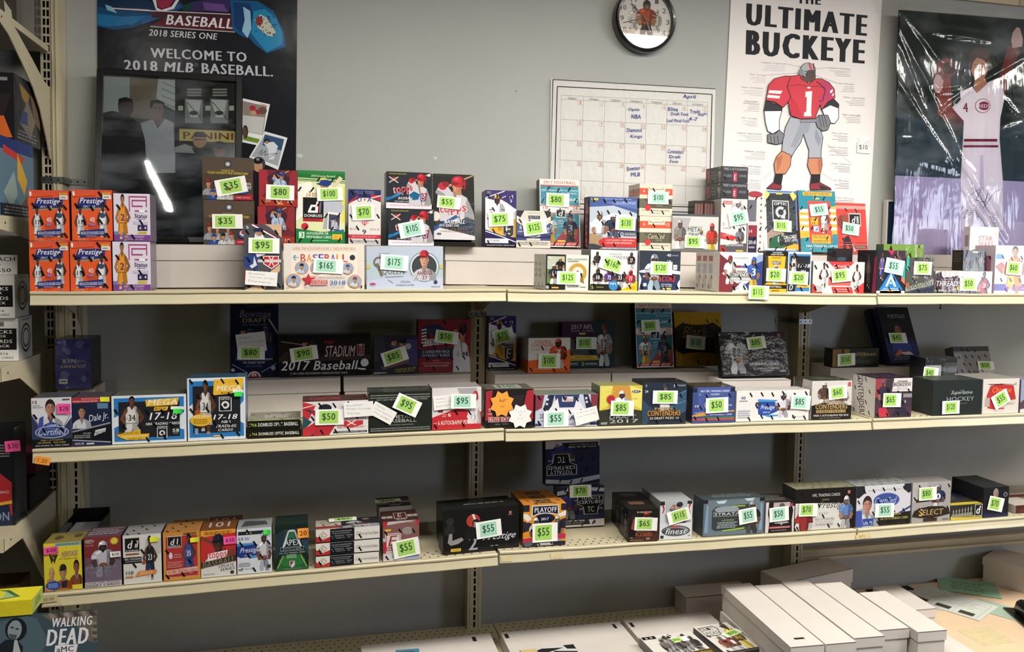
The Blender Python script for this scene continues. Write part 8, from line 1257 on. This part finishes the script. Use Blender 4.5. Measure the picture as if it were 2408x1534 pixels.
box(1042, 1220, 1196, F3+.01, T3, .075, 'large black football box with an orange-helmeted player and mint $55 card', prest55, ('121112', '1c1c1c', '1a1b1a'), [('m', 1149, 1244, 61, 40, 5, '$55')], top=lambda a: a.r(0, 0, 1, 1, '1c1e1c').lines(.3, .5, .9, .7, 1, '777').tk(6), yaw=1.5)
box(1036, 1207, 1190, F3+.092, T3, .075, 'large black box behind the one with the orange-helmeted player', None, ('121112', '1c1c1c', '1a1b1a'), top=lambda a: a.r(0, 0, 1, 1, '1c1e1c').lines(.3, .5, .9, .7, 1, '777').tk(6), yaw=1.5)
b = None
for k, lb in enumerate(('orange and navy football box lettered PLAYOFF with $55 card', 'orange-topped football box behind the one with the $55 card', 'orange-topped football box last of the three in line')):
    box((1229, 1219, 1210)[k], (1329, 1313, 1298)[k], (1187, 1177, 1167)[k], F3+.01+.062*k, T3, .06, lb, playoff if k == 0 else None, ('d08a2c', '5c4828', 'c07a2c'), [('g', 1281, 1252, 61, 45, 1, '$55')] if k == 0 else (), top=playtop, group='orange and navy football boxes', lean=0)
b = box(1310, 1421, 1146, -.235, T3, .045, 'navy football box lettered TOTALLY CERTIFIED with $70 card, standing upright', lambda a: totally(a), ('252a44', '2c2c30', '33364c'), [('g', 1364, 1155, 53, 29, 0, '$70')], lean=5)
box(1283, 1410, 1036, -.185, b['top']-.006, .04, 'navy football box printed upside down, on top of the upright navy one', lambda a: totally(a, True), ('252a44', '2c2c30', '33364c'), lean=4)
BL = ('1c1614', '26262a', '1a1614')
box(1476, 1547, 1198, F3, T3, .10, 'brown-black football box with an orange figure and $65 card, front of two', prest65, BL, [('g', 1518, 1232, 55, 31, -2, '$65')], left=prest65l, top=lambda a: a.r(0, 0, 1, 1, '1e1a16').r(.2, .5, .7, .8, '6c4c3c'), group='brown-black football boxes', yaw=-5)
box(1457, 1525, 1178, F3+.108, T3, .10, 'brown-black football box, rear one of two', None, BL, left=prest65l, top=lambda a: a.r(0, 0, 1, 1, '1e1a16').r(.2, .5, .7, .8, '6c4c3c'), group='brown-black football boxes', yaw=-5)
FL = ('c4c6c8', '8c8e90', '9c9ea0')
box(1550, 1626, 1179, F3, T3, .10, 'silver-white baseball box with an oval badge and tilted $115 card, front of two', finest, FL, [('g', 1595, 1213, 55, 31, 15, '$115')], group='silver-white baseball boxes', yaw=-3, m='wrap')
box(1531, 1604, 1165, F3+.108, T3, .10, 'silver-white baseball box, rear one of two', None, FL, group='silver-white baseball boxes', yaw=-3)
box(1652, 1795, 1174, F3, T3, .07, 'slate grey football box lettered STRATA with mint $55 card', strata, ('5c6a70', '3c4448', '444c50'), [('m', 1757, 1213, 46, 36, 8, '$55')], top=lambda a: a.r(0, 0, 1, 1, '3c4244').lines(.2, .3, .9, .8, 3, '666c70'))
box(1799, 1866, 1181, F3, T3, .09, 'small black and white box with mint $50 card', small50, ('1e1517', '8c8484', '2c2826'), [('m', 1831, 1209, 50, 34, 4, '$50')], top=lambda a: a.r(0, 0, 1, 1, '2c2826').lines(.1, .2, .9, .9, 4, '6c6864'))
box(1868, 2008, 1149, F3, T3, .08, 'black and white 2015 football box with $70 card', prest15, ('ccc8c4', '2c2a2a', '88876c'), [('g', 1899, 1199, 48, 31, -1, '$70')], top=WT('7c7b62', 9))
box(2012, 2139, 1141, F3, T3, .08, 'white and black racing box with a blue oval and mint $55 card', cert55, ('c8c6cc', '55555c', '8c8e8c'), [('m', 2078, 1200, 50, 33, -1, '$55')], top=WT('8c8e8c', 10))
box(2143, 2233, 1134, F3, T3, .08, 'grey football box with a brown ribbon and $80 card', select80, ('9c9896', '8c8886', '7c7876'), [('g', 2180, 1161, 47, 31, 1, '$80')])
box(2235, 2309, 1187, F3, T3, .16, 'low black and yellow box lying between the grey and black boxes', donflat, ('2a2620', '33322c', '33322c'), top=donflattop)
box(2311, 2370, 1146, F3, T3, .15, 'black and navy box with a steeply tilted $70 card', black70, ('141318', '1a1a20', '1c201e'), [('g', 2340, 1185, 42, 33, -13, '$70')], yaw=0)
box(2388, 2440, 1188, -.37, T3, .09, 'maroon box cut by the right edge of the third shelf', lambda a: a.r(0, 0, 1, 1, '4c2220').p([.2, .2, .9, .3, .9, .5, .2, .4], '6c3430'), ('4c2220', 'a8a098', 'a8a098'), m='card')
box(2374, 2450, 1160, -.20, T3, .10, 'cream and maroon flat box at the back of the third shelf, right edge', lambda a: a.r(0, 0, 1, 1, '6c3c34').r(0, .8, 1, 1, 'c8bca8'), ('c8bca8', 'b8ac98', 'c8bca8'), m='card')
# black open card tray behind the yellow wrestling box
P0, P1 = atY(146, 1260, -.20), atY(236, 1255, -.20)
o = bpy.data.objects.new('card_tray', None); C.objects.link(o); zt3 = lerp3(T3, -.6); o.location = (P0.x, -.27, zt3+.001); tagp(o, 'open black tray of loose white cards behind the yellow wrestling box', 'tray')
w_ = P1.x-P0.x; h_ = .115; mb = MB()
for q in ((0, 0, 0, w_, .19, .003), (0, 0, 0, .003, .19, h_), (w_-.003, 0, 0, w_, .19, h_), (0, 0, 0, w_, .003, h_*.6), (0, .187, 0, w_, .19, h_+.015)): mb.box(*q)
mb.build('tray_shell', 'black', o)
for k in range(12):
    mb = MB(); mb.box(.008, 0, 0, w_-.008-random.uniform(0, .006), .0012, .088, 'c4c8cc'); c_ = mb.build('card', 'paper', o); c_.location = (0, .012+.0135*k, .004); c_.rotation_euler = (math.radians(-14), 0, 0)
# notes stuck to shelf lips
def lip_note(x, y, w_, h_, rot, txt, c, label, Y):
    P = atY(x, y, Y); mb = MB(); mb.box(-w_/2, 0, -h_/2, w_/2, .0004, h_/2, c); o = mb.build('price_sticker', 'paper'); o.location = P; o.rotation_euler = (0, math.radians(-rot), 0); tagp(o, label, 'sticker')
    mb = MB(); a = Art(mb, lambda u, v, h: Vector(((u-.5)*w_, -h, (v-.5)*h_)), w_, h_)
    a.t(txt, .2, .25, .8, .75, '4a2c10', b=0); mb.build('writing', 'paper', o)
lip_note(100, 1084, .036, .02, -12, '1.20', 'f59a33', 'orange sticker hanging on the left end of the second shelf lip', -.4655)
lip_note(114, 1410, .044, .017, 3, '20.00', 'c9b98c', 'faded tan label on the left end of the third shelf lip', -.4105)
lip_note(2026, 1262, .04, .016, 5, '2073', 'd8c48c', 'faded tan label numbered 2073 on the third shelf lip, right bay', -.4105)

# ------------------------------------------------------------------ base deck: lids, boxes, papers
zl = DK+.047
for X0, X1, Y0, Y1, lb, sl in ((.157, .572, -.60, -.196, 'wide flat white box at the left of the base deck, blue box on it', [(.150, .17, .012, .03)]),
                              (.607, 1.020, -.60, -.198, 'wide flat white box in the middle of the base deck', [(-.192, .17, .012, .03), (.178, .165, .010, .03)]),
                              (1.036, 1.352, -.60, -.192, 'wide flat white box right on the base deck under the two $35 boxes', [(-.142, .16, .011, .032)])):
    cx_ = (X0+X1)/2; white_box(X0, X1, Y0, Y1, DK, zl, lb, lid=.04, group='wide flat white boxes on the base deck', slots=[(sx, sy, a_, b_) for sx, sy, a_, b_ in sl])
def flat_box(pts, z, h, label, art, cl, m='wrap', tags=()):
    "a box lying on its back; pts = far left, far right, near right of its top in the photograph"
    def at(x, y):
        d = ray(x, y); return CAM+d*((z+h-CAM.z)/d.z)
    a, b_, c_ = at(*pts[0]), at(*pts[1]), at(*pts[2]); W = (b_-a).length; D_ = max(.1, (c_-b_).length) if len(pts) < 4 else pts[3]
    yw = math.atan2(b_.y-a.y, b_.x-a.x); ux = Vector((math.cos(yw), math.sin(yw), 0)); uy = Vector((-math.sin(yw), math.cos(yw), 0))
    o0 = a-uy*D_+ux*W/2; mb = MB(); f, s_, t_ = cl; mb.box(-W/2, 0, 0, W/2, D_, h, [f, s_, s_, s_, t_, s_]); root = mb.build('trading_card_box', m, bev=.0009)
    root.matrix_world = Matrix.Translation(Vector((o0.x, o0.y, z+.0006)))@Matrix.Rotation(yw, 4, 'Z'); tagp(root, label, 'box')
    to, w_, h2 = FACES['top'](W, h, D_); mb = MB(); art(Art(mb, to, w_, h2)); mb.build('top_print', m, root)
    for q in tags: place_tag(root, (W, h, D_), q)
    return root
flat_box([(1503, 1500), (1622, 1484), (1675, 1534), .19], zl, .03, 'white football box lying flat with a $35 card, left of the two', thirtyfive, ('8c8884', '6c6864', 'd4cfc8'), tags=[('g', 1590, 1508, 62, 20, 4, '$35', 'top')])
flat_box([(1630, 1476), (1708, 1464), (1766, 1515), .19], zl, .03, 'white football box lettered DRAFT PICKS lying flat with a $35 card', draftpicks, ('2c2a28', '4c4844', 'd4cfc8'), tags=[('g', 1721, 1491, 54, 20, 16, '$35', 'top')])
flat_box([(1222, 1529), (1348, 1516), (1360, 1534), .15], zl, .02, 'black and white patterned box lying flat in the middle, cut by the frame', lambda a: (a.r(0, 0, 1, 1, 'c4c4c4'), a.p([.1, .8, .4, .95, .8, .9, .3, .7], '222'), a.p([.8, 1, 1, 1, 1, .8, .84, .84], '222'), a.r(0, .84, .3, .98, 'c8b078'), a.p([.3, .5, .6, .8, 1, .7, .9, .4], '2c2c2c')), ('888', '555', 'c4c4c4'))
flat_box([(930, 1530), (985, 1526), (990, 1534), .12], zl, .015, 'blue box lying flat at the lower left of the base deck, cut by the frame', lambda a: (a.r(0, 0, 1, 1, '3c7c9c'), a.r(0, 0, .8, .9, '555')), ('2c5c7c', '2c5c7c', '3c7c9c'))
# black bag
bm = bmesh.new(); bmesh.ops.create_icosphere(bm, subdivisions=4, radius=1)
rd = random.Random(2)
from mathutils import noise
for v in bm.verts:
    n_ = noise.noise(v.co*1.8)*.12+noise.noise(v.co*4)*.05; v.co = Vector((v.co.x*.13*(1+n_), v.co.y*.06*(1+n_), max(-.001, v.co.z*.030*(1+n_)+.012)))
me = bpy.data.meshes.new('black_bag')
for f_ in bm.faces: f_.smooth = True
bm.to_mesh(me); bm.free(); o = link('black_bag', me, 'blackm')
Pb = CAM+ray(1515, 1540)*((zl+.03-CAM.z)/ray(1515, 1540).z); o.location = (Pb.x-.01, Pb.y-.125, zl+.001); tagp(o, 'rounded black cloth item before the left $35 box at the bottom edge', 'bag')
# long white single-row boxes
WG = 'long white single-row boxes stacked in two layers at the lower right'
zA, zB = DK+.0855, DK+.171
rows_ = [(1.352, 1.458, -.722, -.268, 'first'), (1.462, 1.560, -.727, -.296, 'second'), (1.568, 1.668, -.711, -.284, 'third'), (1.673, 1.776, -.681, -.324, 'fourth'), (1.780, 1.878, -.716, -.422, 'fifth')]
for k, (X0, X1, Y0, Y1, nm_) in enumerate(rows_):
    white_box(X0+.002, X1, Y0-(.0 if k < 4 else 0), Y1-.01, DK, zA-.001, 'long white box under the %s of the upper row' % nm_, .085*.38, WG)
    white_box(X0, X1, Y0, Y1, zA, zB, '%s long white box from the left in the upper row' % nm_, .03, WG, yaw=-2.6, slots=[(.0, -.18, .032, .010)] if k == 0 else ())
white_box(1.885, 1.99, -.74, -.35, DK, zA-.001, 'long white box sticking out low at the right of the double layer', .03, WG)
white_box(2.005, 2.108, -.41, -.205, DK, zA, 'short white box behind the long ones beside the papers', .03, 'short white boxes on the work top', yaw=-2)
white_box(2.66, 2.83, -.22, -.01, DK, DK+.10, 'white box at the back right corner of the work top', .03, 'short white boxes on the work top', yaw=28)
white_box(1.30, 1.56, -.13, -.03, DK, DK+.075, 'open white carton lying at the wall left of the upright', .0001, None)
white_box(1.60, 1.93, -.215, -.095, DK, DK+.15, 'dusty white box lying askew behind the row of long boxes', .05, None, yaw=12)
def paper(X, Y, w_, d_, yaw_, c, label, art=None, z=.0012):
    mb = MB(); mb.box(-w_/2, -d_/2, 0, w_/2, d_/2, .0006, c); o = mb.build('paper_sheet', 'paper'); o.location = (X, Y, DK+z); o.rotation_euler = (0, 0, math.radians(yaw_)); tagp(o, label, 'paper', 'loose papers on the work top')
    if art: mb = MB(); art(Art(mb, lambda u, v, h: Vector(((u-.5)*w_, (v-.5)*d_, .0006+h)), w_, d_)); mb.build('print', 'paper', o)
    return o
def form(a):
    a.ln(.06, .9, .94, .9, .0015, '8a9088'); a.ln(.06, .06, .94, .06, .0015, '8a9088'); a.ln(.06, .06, .06, .9, .0015, '8a9088'); a.ln(.94, .06, .94, .9, .0015, '8a9088'); a.ln(.34, .06, .34, .9, .001, '8a9088'); a.ln(.64, .06, .64, .9, .001, '8a9088'); a.lines(.1, .4, .9, .8, 4, 'b4b8b0')
    for k in range(3): a.r(.10+.3*k, .1, .29+.3*k, .26, '3a3028')
paper(2.28, -.18, .19, .16, -34, 'b4c0b0', 'white form with dark blocks, undermost sheet', None, .001)
paper(2.345, -.205, .27, .19, -62, 'c4c8c0', 'large white form with three dark printed blocks on the work top', form, .0018)
paper(2.52, -.10, .21, .16, -34, '8cb494', 'green printed paper at the back of the work top', lambda a: a.lines(.2, .2, .8, .8, 4, '5c8464'), .0026)
paper(2.47, -.30, .16, .12, -58, '9cb0a0', 'grey-green sheet half under the black tray', None, .001)
mb = MB(); mb.box(0, 0, 0, .19, .035, .004, '1a1a1a'); o = mb.build('black_card', 'blackm'); o.location = (2.10, -.08, DK+.0006); tagp(o, 'thin black card lying at the wall behind the papers', 'card')
# black ribbed plastic tray at right edge
o = bpy.data.objects.new('plastic_tray', None); C.objects.link(o); o.location = (2.47, -.395, DK+.0008); o.rotation_euler = (0, 0, math.radians(-20)); tagp(o, 'glossy black moulded plastic tray at the lower right edge', 'tray')
mb = MB(); mb.box(-.01, -.30, 0, .42, .10, .006); mb.build('tray_rim', 'black', o)
for k in range(4):
    bm = bmesh.new(); bmesh.ops.create_cube(bm, size=1)
    for v in bm.verts: v.co = Vector((v.co.x*(.085 if v.co.z > 0 else .1)+.06+.102*k, v.co.y*(.33 if v.co.z > 0 else .36)-.10, (v.co.z+.5)*.05+.006))
    bmesh.ops.bevel(bm, geom=bm.edges[:], offset=.008, segments=3, affect='EDGES')
    for f_ in bm.faces: f_.smooth = True
    me = bpy.data.meshes.new('tray_ridge'); bm.to_mesh(me); bm.free(); link('tray_ridge', me, 'black', o)

# ------------------------------------------------------------------ the next run of shelves, at the left edge
def side_shelf(zt, label, drop=.12, curve=False):
    e = bpy.data.objects.new('gondola_shelf', None); C.objects.link(e); e.location = (-.745, -.5, EYE+zt); tagp(e, label, 'shelf', 'cream steel shelves at the left edge')
    slab('deck', 'metald', -1.2, .004, -.018, -.001, .435, -.0005, e); slab('front_lip', 'metal', -1.2, -.004, -.034, 0, .004, .001, e)
    q = [(.0, 0), (.0, -.034), (.14, -.045), (.30, -drop*.7), (.40, -drop), (.438, -drop-.02), (.438, 0)]
    if curve: q = [(0, .0), (0, -.022), (.10, -.05), (.20, -.10), (.29, -.15), (.35, -.20), (.40, -.27), (.438, -.33), (.438, -.12), (.38, -.11), (.28, -.07), (.12, -.01)]
    mb = MB(); n = len(q)
    mb.face([Vector((0, y, z)) for y, z in q], 'fff'); mb.face([Vector((-.003, y, z)) for y, z in q][::-1], 'fff')
    for (y0, z0), (y1, z1) in zip(q, q[1:]+q[:1]): mb.face([Vector((0, y0, z0)), Vector((-.003, y0, z0)), Vector((-.003, y1, z1)), Vector((0, y1, z1))], 'fff')
    mb.build('bracket', 'metald', e)
    mb = MB(); mb.face([Vector((.0006, .05+.004*math.cos(t*.785), -.018+.003*math.sin(t*.785))) for t in range(8)], '000'); mb.build('bolt_hole', 'dark', e)
    return EYE+zt
sA = side_shelf(.585, 'highest left-edge shelf with a long curved bracket', curve=True)
sB = side_shelf(.075, 'left-edge shelf below the dark comic boxes', .10)
sC = side_shelf(-.305, 'left-edge shelf under the white black-lettered boxes', .17)
sD = side_shelf(-.735, 'left-edge shelf under the tall racing box', .30)
def lbox(X0, X1, Y0, Y1, z0, h, label, cl, front=None, right=None, top=None, m='wrap', tags=(), group=None, yaw=0, name='trading_card_box'):
    W = X1-X0; T = Y1-Y0; mb = MB(); f, s_, t_ = cl; mb.box(-W/2, 0, 0, W/2, T, h, [f, s_, s_, s_, t_, s_]); root = mb.build(name, m, bev=.0009)
    root.matrix_world = Matrix.Translation(Vector(((X0+X1)/2, Y0, z0+.0007)))@Matrix.Rotation(math.radians(yaw), 4, 'Z'); tagp(root, label, 'box', group)
    for fc, fn in (('front', front), ('right', right), ('top', top)):
        if fn: to, w_, h_ = FACES[fc](W, h, T); mb = MB(); fn(Art(mb, to, w_, h_)); mb.build(PRINTN[fc], m, root)
    for q in tags: place_tag(root, (W, h, T), q)
    return z0+h+.0012
# comic boxes: character art left out, plain colour fields instead
f1 = lambda a: (a.r(0, 0, 1, 1, '1c1a1c'), a.r(0, .74, .82, .84, 'b0302c'), a.p([.3, .3, .9, .36, .98, .04, .2, .02], 'd8682c'), a.p([.0, .4, .5, .44, .7, .7, .2, .72], 'c8b8a8'), a.p([.6, .4, .9, .36, .98, .7, .8, .66], '2c2424'), a.r(.74, .88, .94, .93, '888'), a.r(.6, .2, .78, .26, 'c4a8a0'))
f1r = lambda a: (a.r(0, 0, 1, 1, '24262a'), a.p([.2, .9, .6, .8, .5, .6, .3, .7], '8c6c2c'), a.p([.2, .3, .5, .7, .8, .4, .6, .1], '6c6458'), a.p([.2, .3, .5, .3, .5, .5, .3, .5], '2c3864'), a.p([.6, .8, 1, .7, 1, .3, .8, .4], '77604c'), a.lines(.1, .04, .9, .2, 3, '66666a'))
f2 = lambda a: (a.r(0, 0, 1, 1, '2c8cc0'), a.r(.0, .8, 1, 1, '24408c'), a.p([.0, .0, .9, .1, 1, .3, .5, .4, .0, .2], 'e0b040'), a.p([0, .4, 1, .5, 1, .6, 0, .54], '7cb8d8'), a.e(.9, .9, .14, .05, 'd0d4e0'))
f2r = lambda a: (a.r(0, 0, 1, 1, '5c7484'), a.r(0, .84, 1, 1, '26356c'), a.p([.1, .9, .7, .8, .66, .72, .1, .8], 'b83a34'), a.p([.5, .84, .8, .5, .7, .3, .5, .5], 'c89c38'), a.p([.1, .3, .4, .6, .5, .3, .3, .1], '8c9c98'), a.p([.5, .1, .8, .3, .8, .1, .6, .0], '6c4a34'), a.r(0, 0, 1, .16, '24282c'), a.lines(.1, .02, .9, .14, 3, '77777a'))
z_ = lbox(-1.00, -.752, -.46, -.20, sB, .20, 'blue comic-card display box, lower one at the left edge', ('2c8cc0', '5c7484', '26356c'), f2, f2r, name='display_box')
lbox(-1.00, -.756, -.335, -.12, z_, .175, 'black and orange comic-card display box, upper one at the left edge', ('1c1a1c', '24262a', '1c1a1c'), f1, f1r, name='display_box')
lbox(-1.00, -.762, -.20, -.07, z_+.0, .001, 'x', ('222', '222', '222')) if False else None
lbox(-1.05, -.80, -.30, -.16, sA, .12, 'brown card box lettered WALKER at the top left corner', ('4c2c28', '3c2824', '5c403a'), lambda a: (a.r(0, 0, 1, 1, '4a2a28'), a.t('WALKER', .62, .06, .97, .2, 'b8aca4')), lambda a: a.r(0, 0, 1, 1, '3c302c').p([.3, .6, .7, .5, .8, .2, .4, .1], 'c8c4ac'))
lbox(-1.05, -.765, -.13, -.065, sA, .16, 'shiny film-wrapped box at the back of the highest left-edge shelf', ('77746a', '55504a', '66635a'))
CB = 'white black-lettered card boxes at the left edge'
def panini(a):
    a.r(0, 0, 1, 1, 'dcd8d2'); a.r(.56, .80, .84, .92, '8c8a88'); a.t('PANINI', .58, .825, .82, .895, '2c2a2a'); a.r(0, .26, .98, .76, '1a1817'); a.t('12 PACKS', .55, .64, .93, .72, 'e4e2de'); a.t('PER BOX', .62, .55, .86, .61, 'e4e2de'); a.t('05 CARDS', .55, .42, .93, .5, 'e4e2de'); a.t('PER PACK', .6, .32, .9, .38, 'e4e2de'); a.t('2015-2016', .6, .14, .88, .2, '6c6864'); a.t('NBA TRADING CARDS', .5, .05, .94, .1, '77736e')
def panr(a): a.r(0, 0, 1, 1, 'b4b0aa'); a.circ(.55, .5, .36, '33302e', 26); a.circ(.55, .5, .30, 'b4b0aa', 26); a.circ(.55, .5, .24, '33302e', 24); a.circ(.55, .5, .19, 'b4b0aa', 24); a.ln(.1, .05, .1, .95, .002, '777'); a.lines(.3, .9, .9, .98, 1, '66625e')
z_ = lbox(-.955, -.749, -.355, -.245, sC, .113, 'white box lettered 12 PACKS PER BOX, lower of two at the left edge', ('dcd8d2', 'b4b0aa', 'c8c4be'), panini, panr, group=CB)
z_ = lbox(-.962, -.753, -.365, -.255, z_, .113, 'white box lettered 12 PACKS PER BOX, upper of two at the left edge', ('dcd8d2', 'b4b0aa', 'c8c4be'), panini, panr, group=CB)
mb = MB(); mb.box(-.15, 0, 0, 0, .001, .052, 'e0deda'); o = mb.build('price_sign', 'paper'); o.location = (-.752, -.345, z_); o.rotation_euler = (-.1, 0, 0); tagp(o, 'white sign handwritten in black marker standing on the white lettered boxes', 'sign')
mb = MB(); a = Art(mb, lambda u, v, h: Vector((-.15+u*.15, -h, v*.052)), .15, .052); a.t('$10.00 EACH', .18, .62, .96, .86, '16161a', rot=2); a.t('or', .62, .36, .74, .52, '16161a'); a.t('6 for $50', .3, .06, .9, .28, '16161a', rot=3); mb.build('writing', 'paper', o)
lbox(-.90, -.752, -.52+.13, -.30, sD, .258, 'tall black racing photo box with a pink $30 sticker at the left edge', ('16161a', '222226', '1c1c20'), lambda a: (a.r(0, 0, 1, 1, '18181c'), a.p([.2, .1, .3, .5, .6, .62, .8, .52, .95, .44, .95, .1], 'a82c30'), a.p([.2, .0, .2, .16, .9, .22, .95, 0], '1f2a44'), a.ln(.2, .18, .95, .24, .008, 'd8a030'), a.t('ON', .66, .05, .9, .14, '7c8ca4'), face(a, .52, .66, .22, .11, 'a87860', '2c2018', '222226'), a.t('RACING', .6, .33, .9, .36, 'd8b0b0'), a.lines(.72, .7, .94, .84, 5, '7c7c80')),
     lambda a: a.r(0, 0, 1, 1, '26262a').ln(.3, 0, .3, 1, .002, '3c3c40'), tags=[('p', 31, 1049, 33, 26, 4, '$30')])
lbox(-.95, -.70, -.20, -.075, sD+.11, .05, 'maroon flat box at the back of the left-edge shelf', ('4c1c28', '3c1820', '5c2430'), m='card') if False else None
z2 = lbox(-.99, -.752, -.27, -.09, sD, .09, 'dark carton at the back of the left-edge racing shelf', ('221a1a', '1c1616', '2a2020'), m='card')
lbox(-.94, -.750, -.22, -.085, z2, .055, 'maroon flat box on the dark carton, behind the racing box', ('5c2234', '4c1c2c', '4c1c2c'), m='card')
# floor-standing display carton and yellow box, bottom left
def wdead(a):
    a.r(0, 0, 1, 1, '34444c'); a.p([0, .3, .4, .5, .55, .86, .4, 1, 0, 1], '4c6068'); a.p([.44, 1, .56, .9, .62, .82, 1, .5, 1, 1], '6c5f54')
    for k in range(7): a.p([.56+.06*k, 1, .6+.06*k, .96-.04*k, .64+.06*k, 1], ('8c8072', '4c4238')[k % 2])
    s = a.sub(.04, .3, .42, .94); face(s, .5, .62, .26, .3, '8c9498', '14181a'); s.p([0, 0, .1, .24, .36, .32, .64, .32, .9, .24, 1, 0], '1c2226'); s.p([.4, .32, .6, .32, .5, .12], '9aa2a6')
    a.t('THE', .665, .90, .70, .925, 'c8c4c8'); a.t('WALKING', .58, .77, .925, .885, 'e8e6ec', sk=.22); a.t('DEAD', .53, .60, .905, .755, 'e8e6ec', sk=.25); a.r(.62, .5, .82, .59, 'e8e6ec'); a.t('aMC', .65, .515, .79, .575, '33383c')
z_ = lbox(-1.02, -.640, -.648, -.606, .12, EYE-.872-.12, 'grey-blue display carton lettered THE WALKING DEAD at the bottom left corner', ('34444c', '2a3238', '2a3238'), None, None, m='card', name='display_carton')
rt_ = [q for q in C.objects if q.name.startswith('display_carton')][-1]; W_, H_ = .523, .30; bpy.context.view_layer.update()
mb = MB(); mb.box(-W_/2, -.004, 0, W_/2, -.0005, H_, '30403f'); o = mb.build('header_card', 'card', rt_)
o.matrix_local = Matrix.Translation(Vector((.0715, -.001, EYE-.872-.12-H_))); bpy.context.view_layer.update()
bpy.context.view_layer.update()
mb = MB(); a = Art(mb, lambda u, v, h: Vector((-W_/2+u*W_, -.004-h, v*H_)), W_, H_); p = PX(o, W_, H_, a, 0, 1340, 7.907)
p.p([-400, 880, 0, 905, 300, 870, 800, 790, 1900, 730, 1900, 2200, -400, 2200], '3f5058'); p.p([-200, 1000, 500, 850, 700, 900, 900, 1300, 700, 1700, -200, 1700], '50656e'); p.p([780, 830, 1850, 735, 1900, 800, 1850, 1000, 1840, 1330, 1680, 1330, 1400, 1000, 950, 940], '6f6358')
for k in range(6): p.p([900+k*150, 810-k*12, 980+k*150, 800-k*12, 1060+k*150, 880-k*10, 960+k*150, 900-k*8], ('8d8276', '4c443c')[k % 2]); p.p([1700+(k % 2)*60, 950+k*60, 1830, 960+k*60, 1800, 1010+k*60, 1720, 1000+k*60], ('8a7f72', '544b43')[k % 2])
p.p([0, 1534, -20, 1400, 120, 1290, 330, 1290, 440, 1420, 420, 1700, -60, 1900], '20262b'); p.e(310, 1100, 200, 220, '1a1f24', rot=15); p.e(285, 1110, 130, 185, '8d979b', rot=12); p.e(240, 1065, 36, 16, '2c3438'); p.e(330, 1090, 36, 16, '2c3438'); p.e(235, 1215, 60, 16, '3c444a'); p.p([170, 1180, 330, 1200, 300, 1290, 220, 1290], '4c565c'); p.p([280, 1300, 330, 1290, 400, 1534, 250, 1534], 'b4babc')
p.t('THE', 1195, 870, 1280, 862, 60, 'c4c0c4'); p.t('WALKING', 985, 1062, 1730, 1010, 170, 'e9e7ec', sk=.22, b=2); p.t('DEAD', 870, 1405, 1660, 1350, 300, 'e9e7ec', sk=.2, b=3); p.p([1040, 1395, 1460, 1370, 1400, 1640, 1000, 1660], 'e9e7ec'); p.t('aMC', 1065, 1525, 1380, 1500, 100, '33383c')
mb.build('front_print', 'card', o)
slab('base_block', 'metald', -.265, .012, 0, .115, .054, .12-.0007, None)
o = C.objects[-1]; o.name = 'pallet_block'; o.location = (-.755, -.66, 0); tagp(o, 'cream base block the display carton stands on', 'block')
lbox(-.95, -.637, -.655, -.573, z_, .036, 'bright yellow card box with a green emblem, bottom left', ('d8c828', '8c9c3c', 'e0d42c'), lambda a: (a.r(0, 0, 1, 1, 'd8c828'), a.t('TOPPS', .02, .3, .2, .7, '3c5c24')), lambda a: a.r(0, 0, 1, 1, '98a444').p([.2, .2, .8, .3, .7, .8, .3, .7], '6c8438'),
     lambda a: (a.r(0, 0, 1, 1, 'e0d42c'), a.p([.42, .2, .66, .04, .9, .3, .78, .85, .6, .95, .46, .6], '3c6c34'), a.p([.45, .24, .66, .1, .86, .32, .76, .78, .61, .86, .49, .58], '9cb88c'), a.circ(.66, .45, .12, 'd8cc34'), a.r(.3, .8, .44, .9, '3c6c34')))
lbox(-1.05, -.80, -.48, -.12, DK+.0, .33, 'brown cardboard carton standing on the base at the left edge', ('6c5638', '5c4a30', '6c5638'), m='card', name='cardboard_carton')
slab('deck', 'metald', -1.9, -.60, DK-.02, -.76, -.03, DK-.001, None)
o = C.objects[-1]; o.name = 'base_deck'; tagp(o, 'cream base deck at the left edge', 'shelf', 'cream base decks')
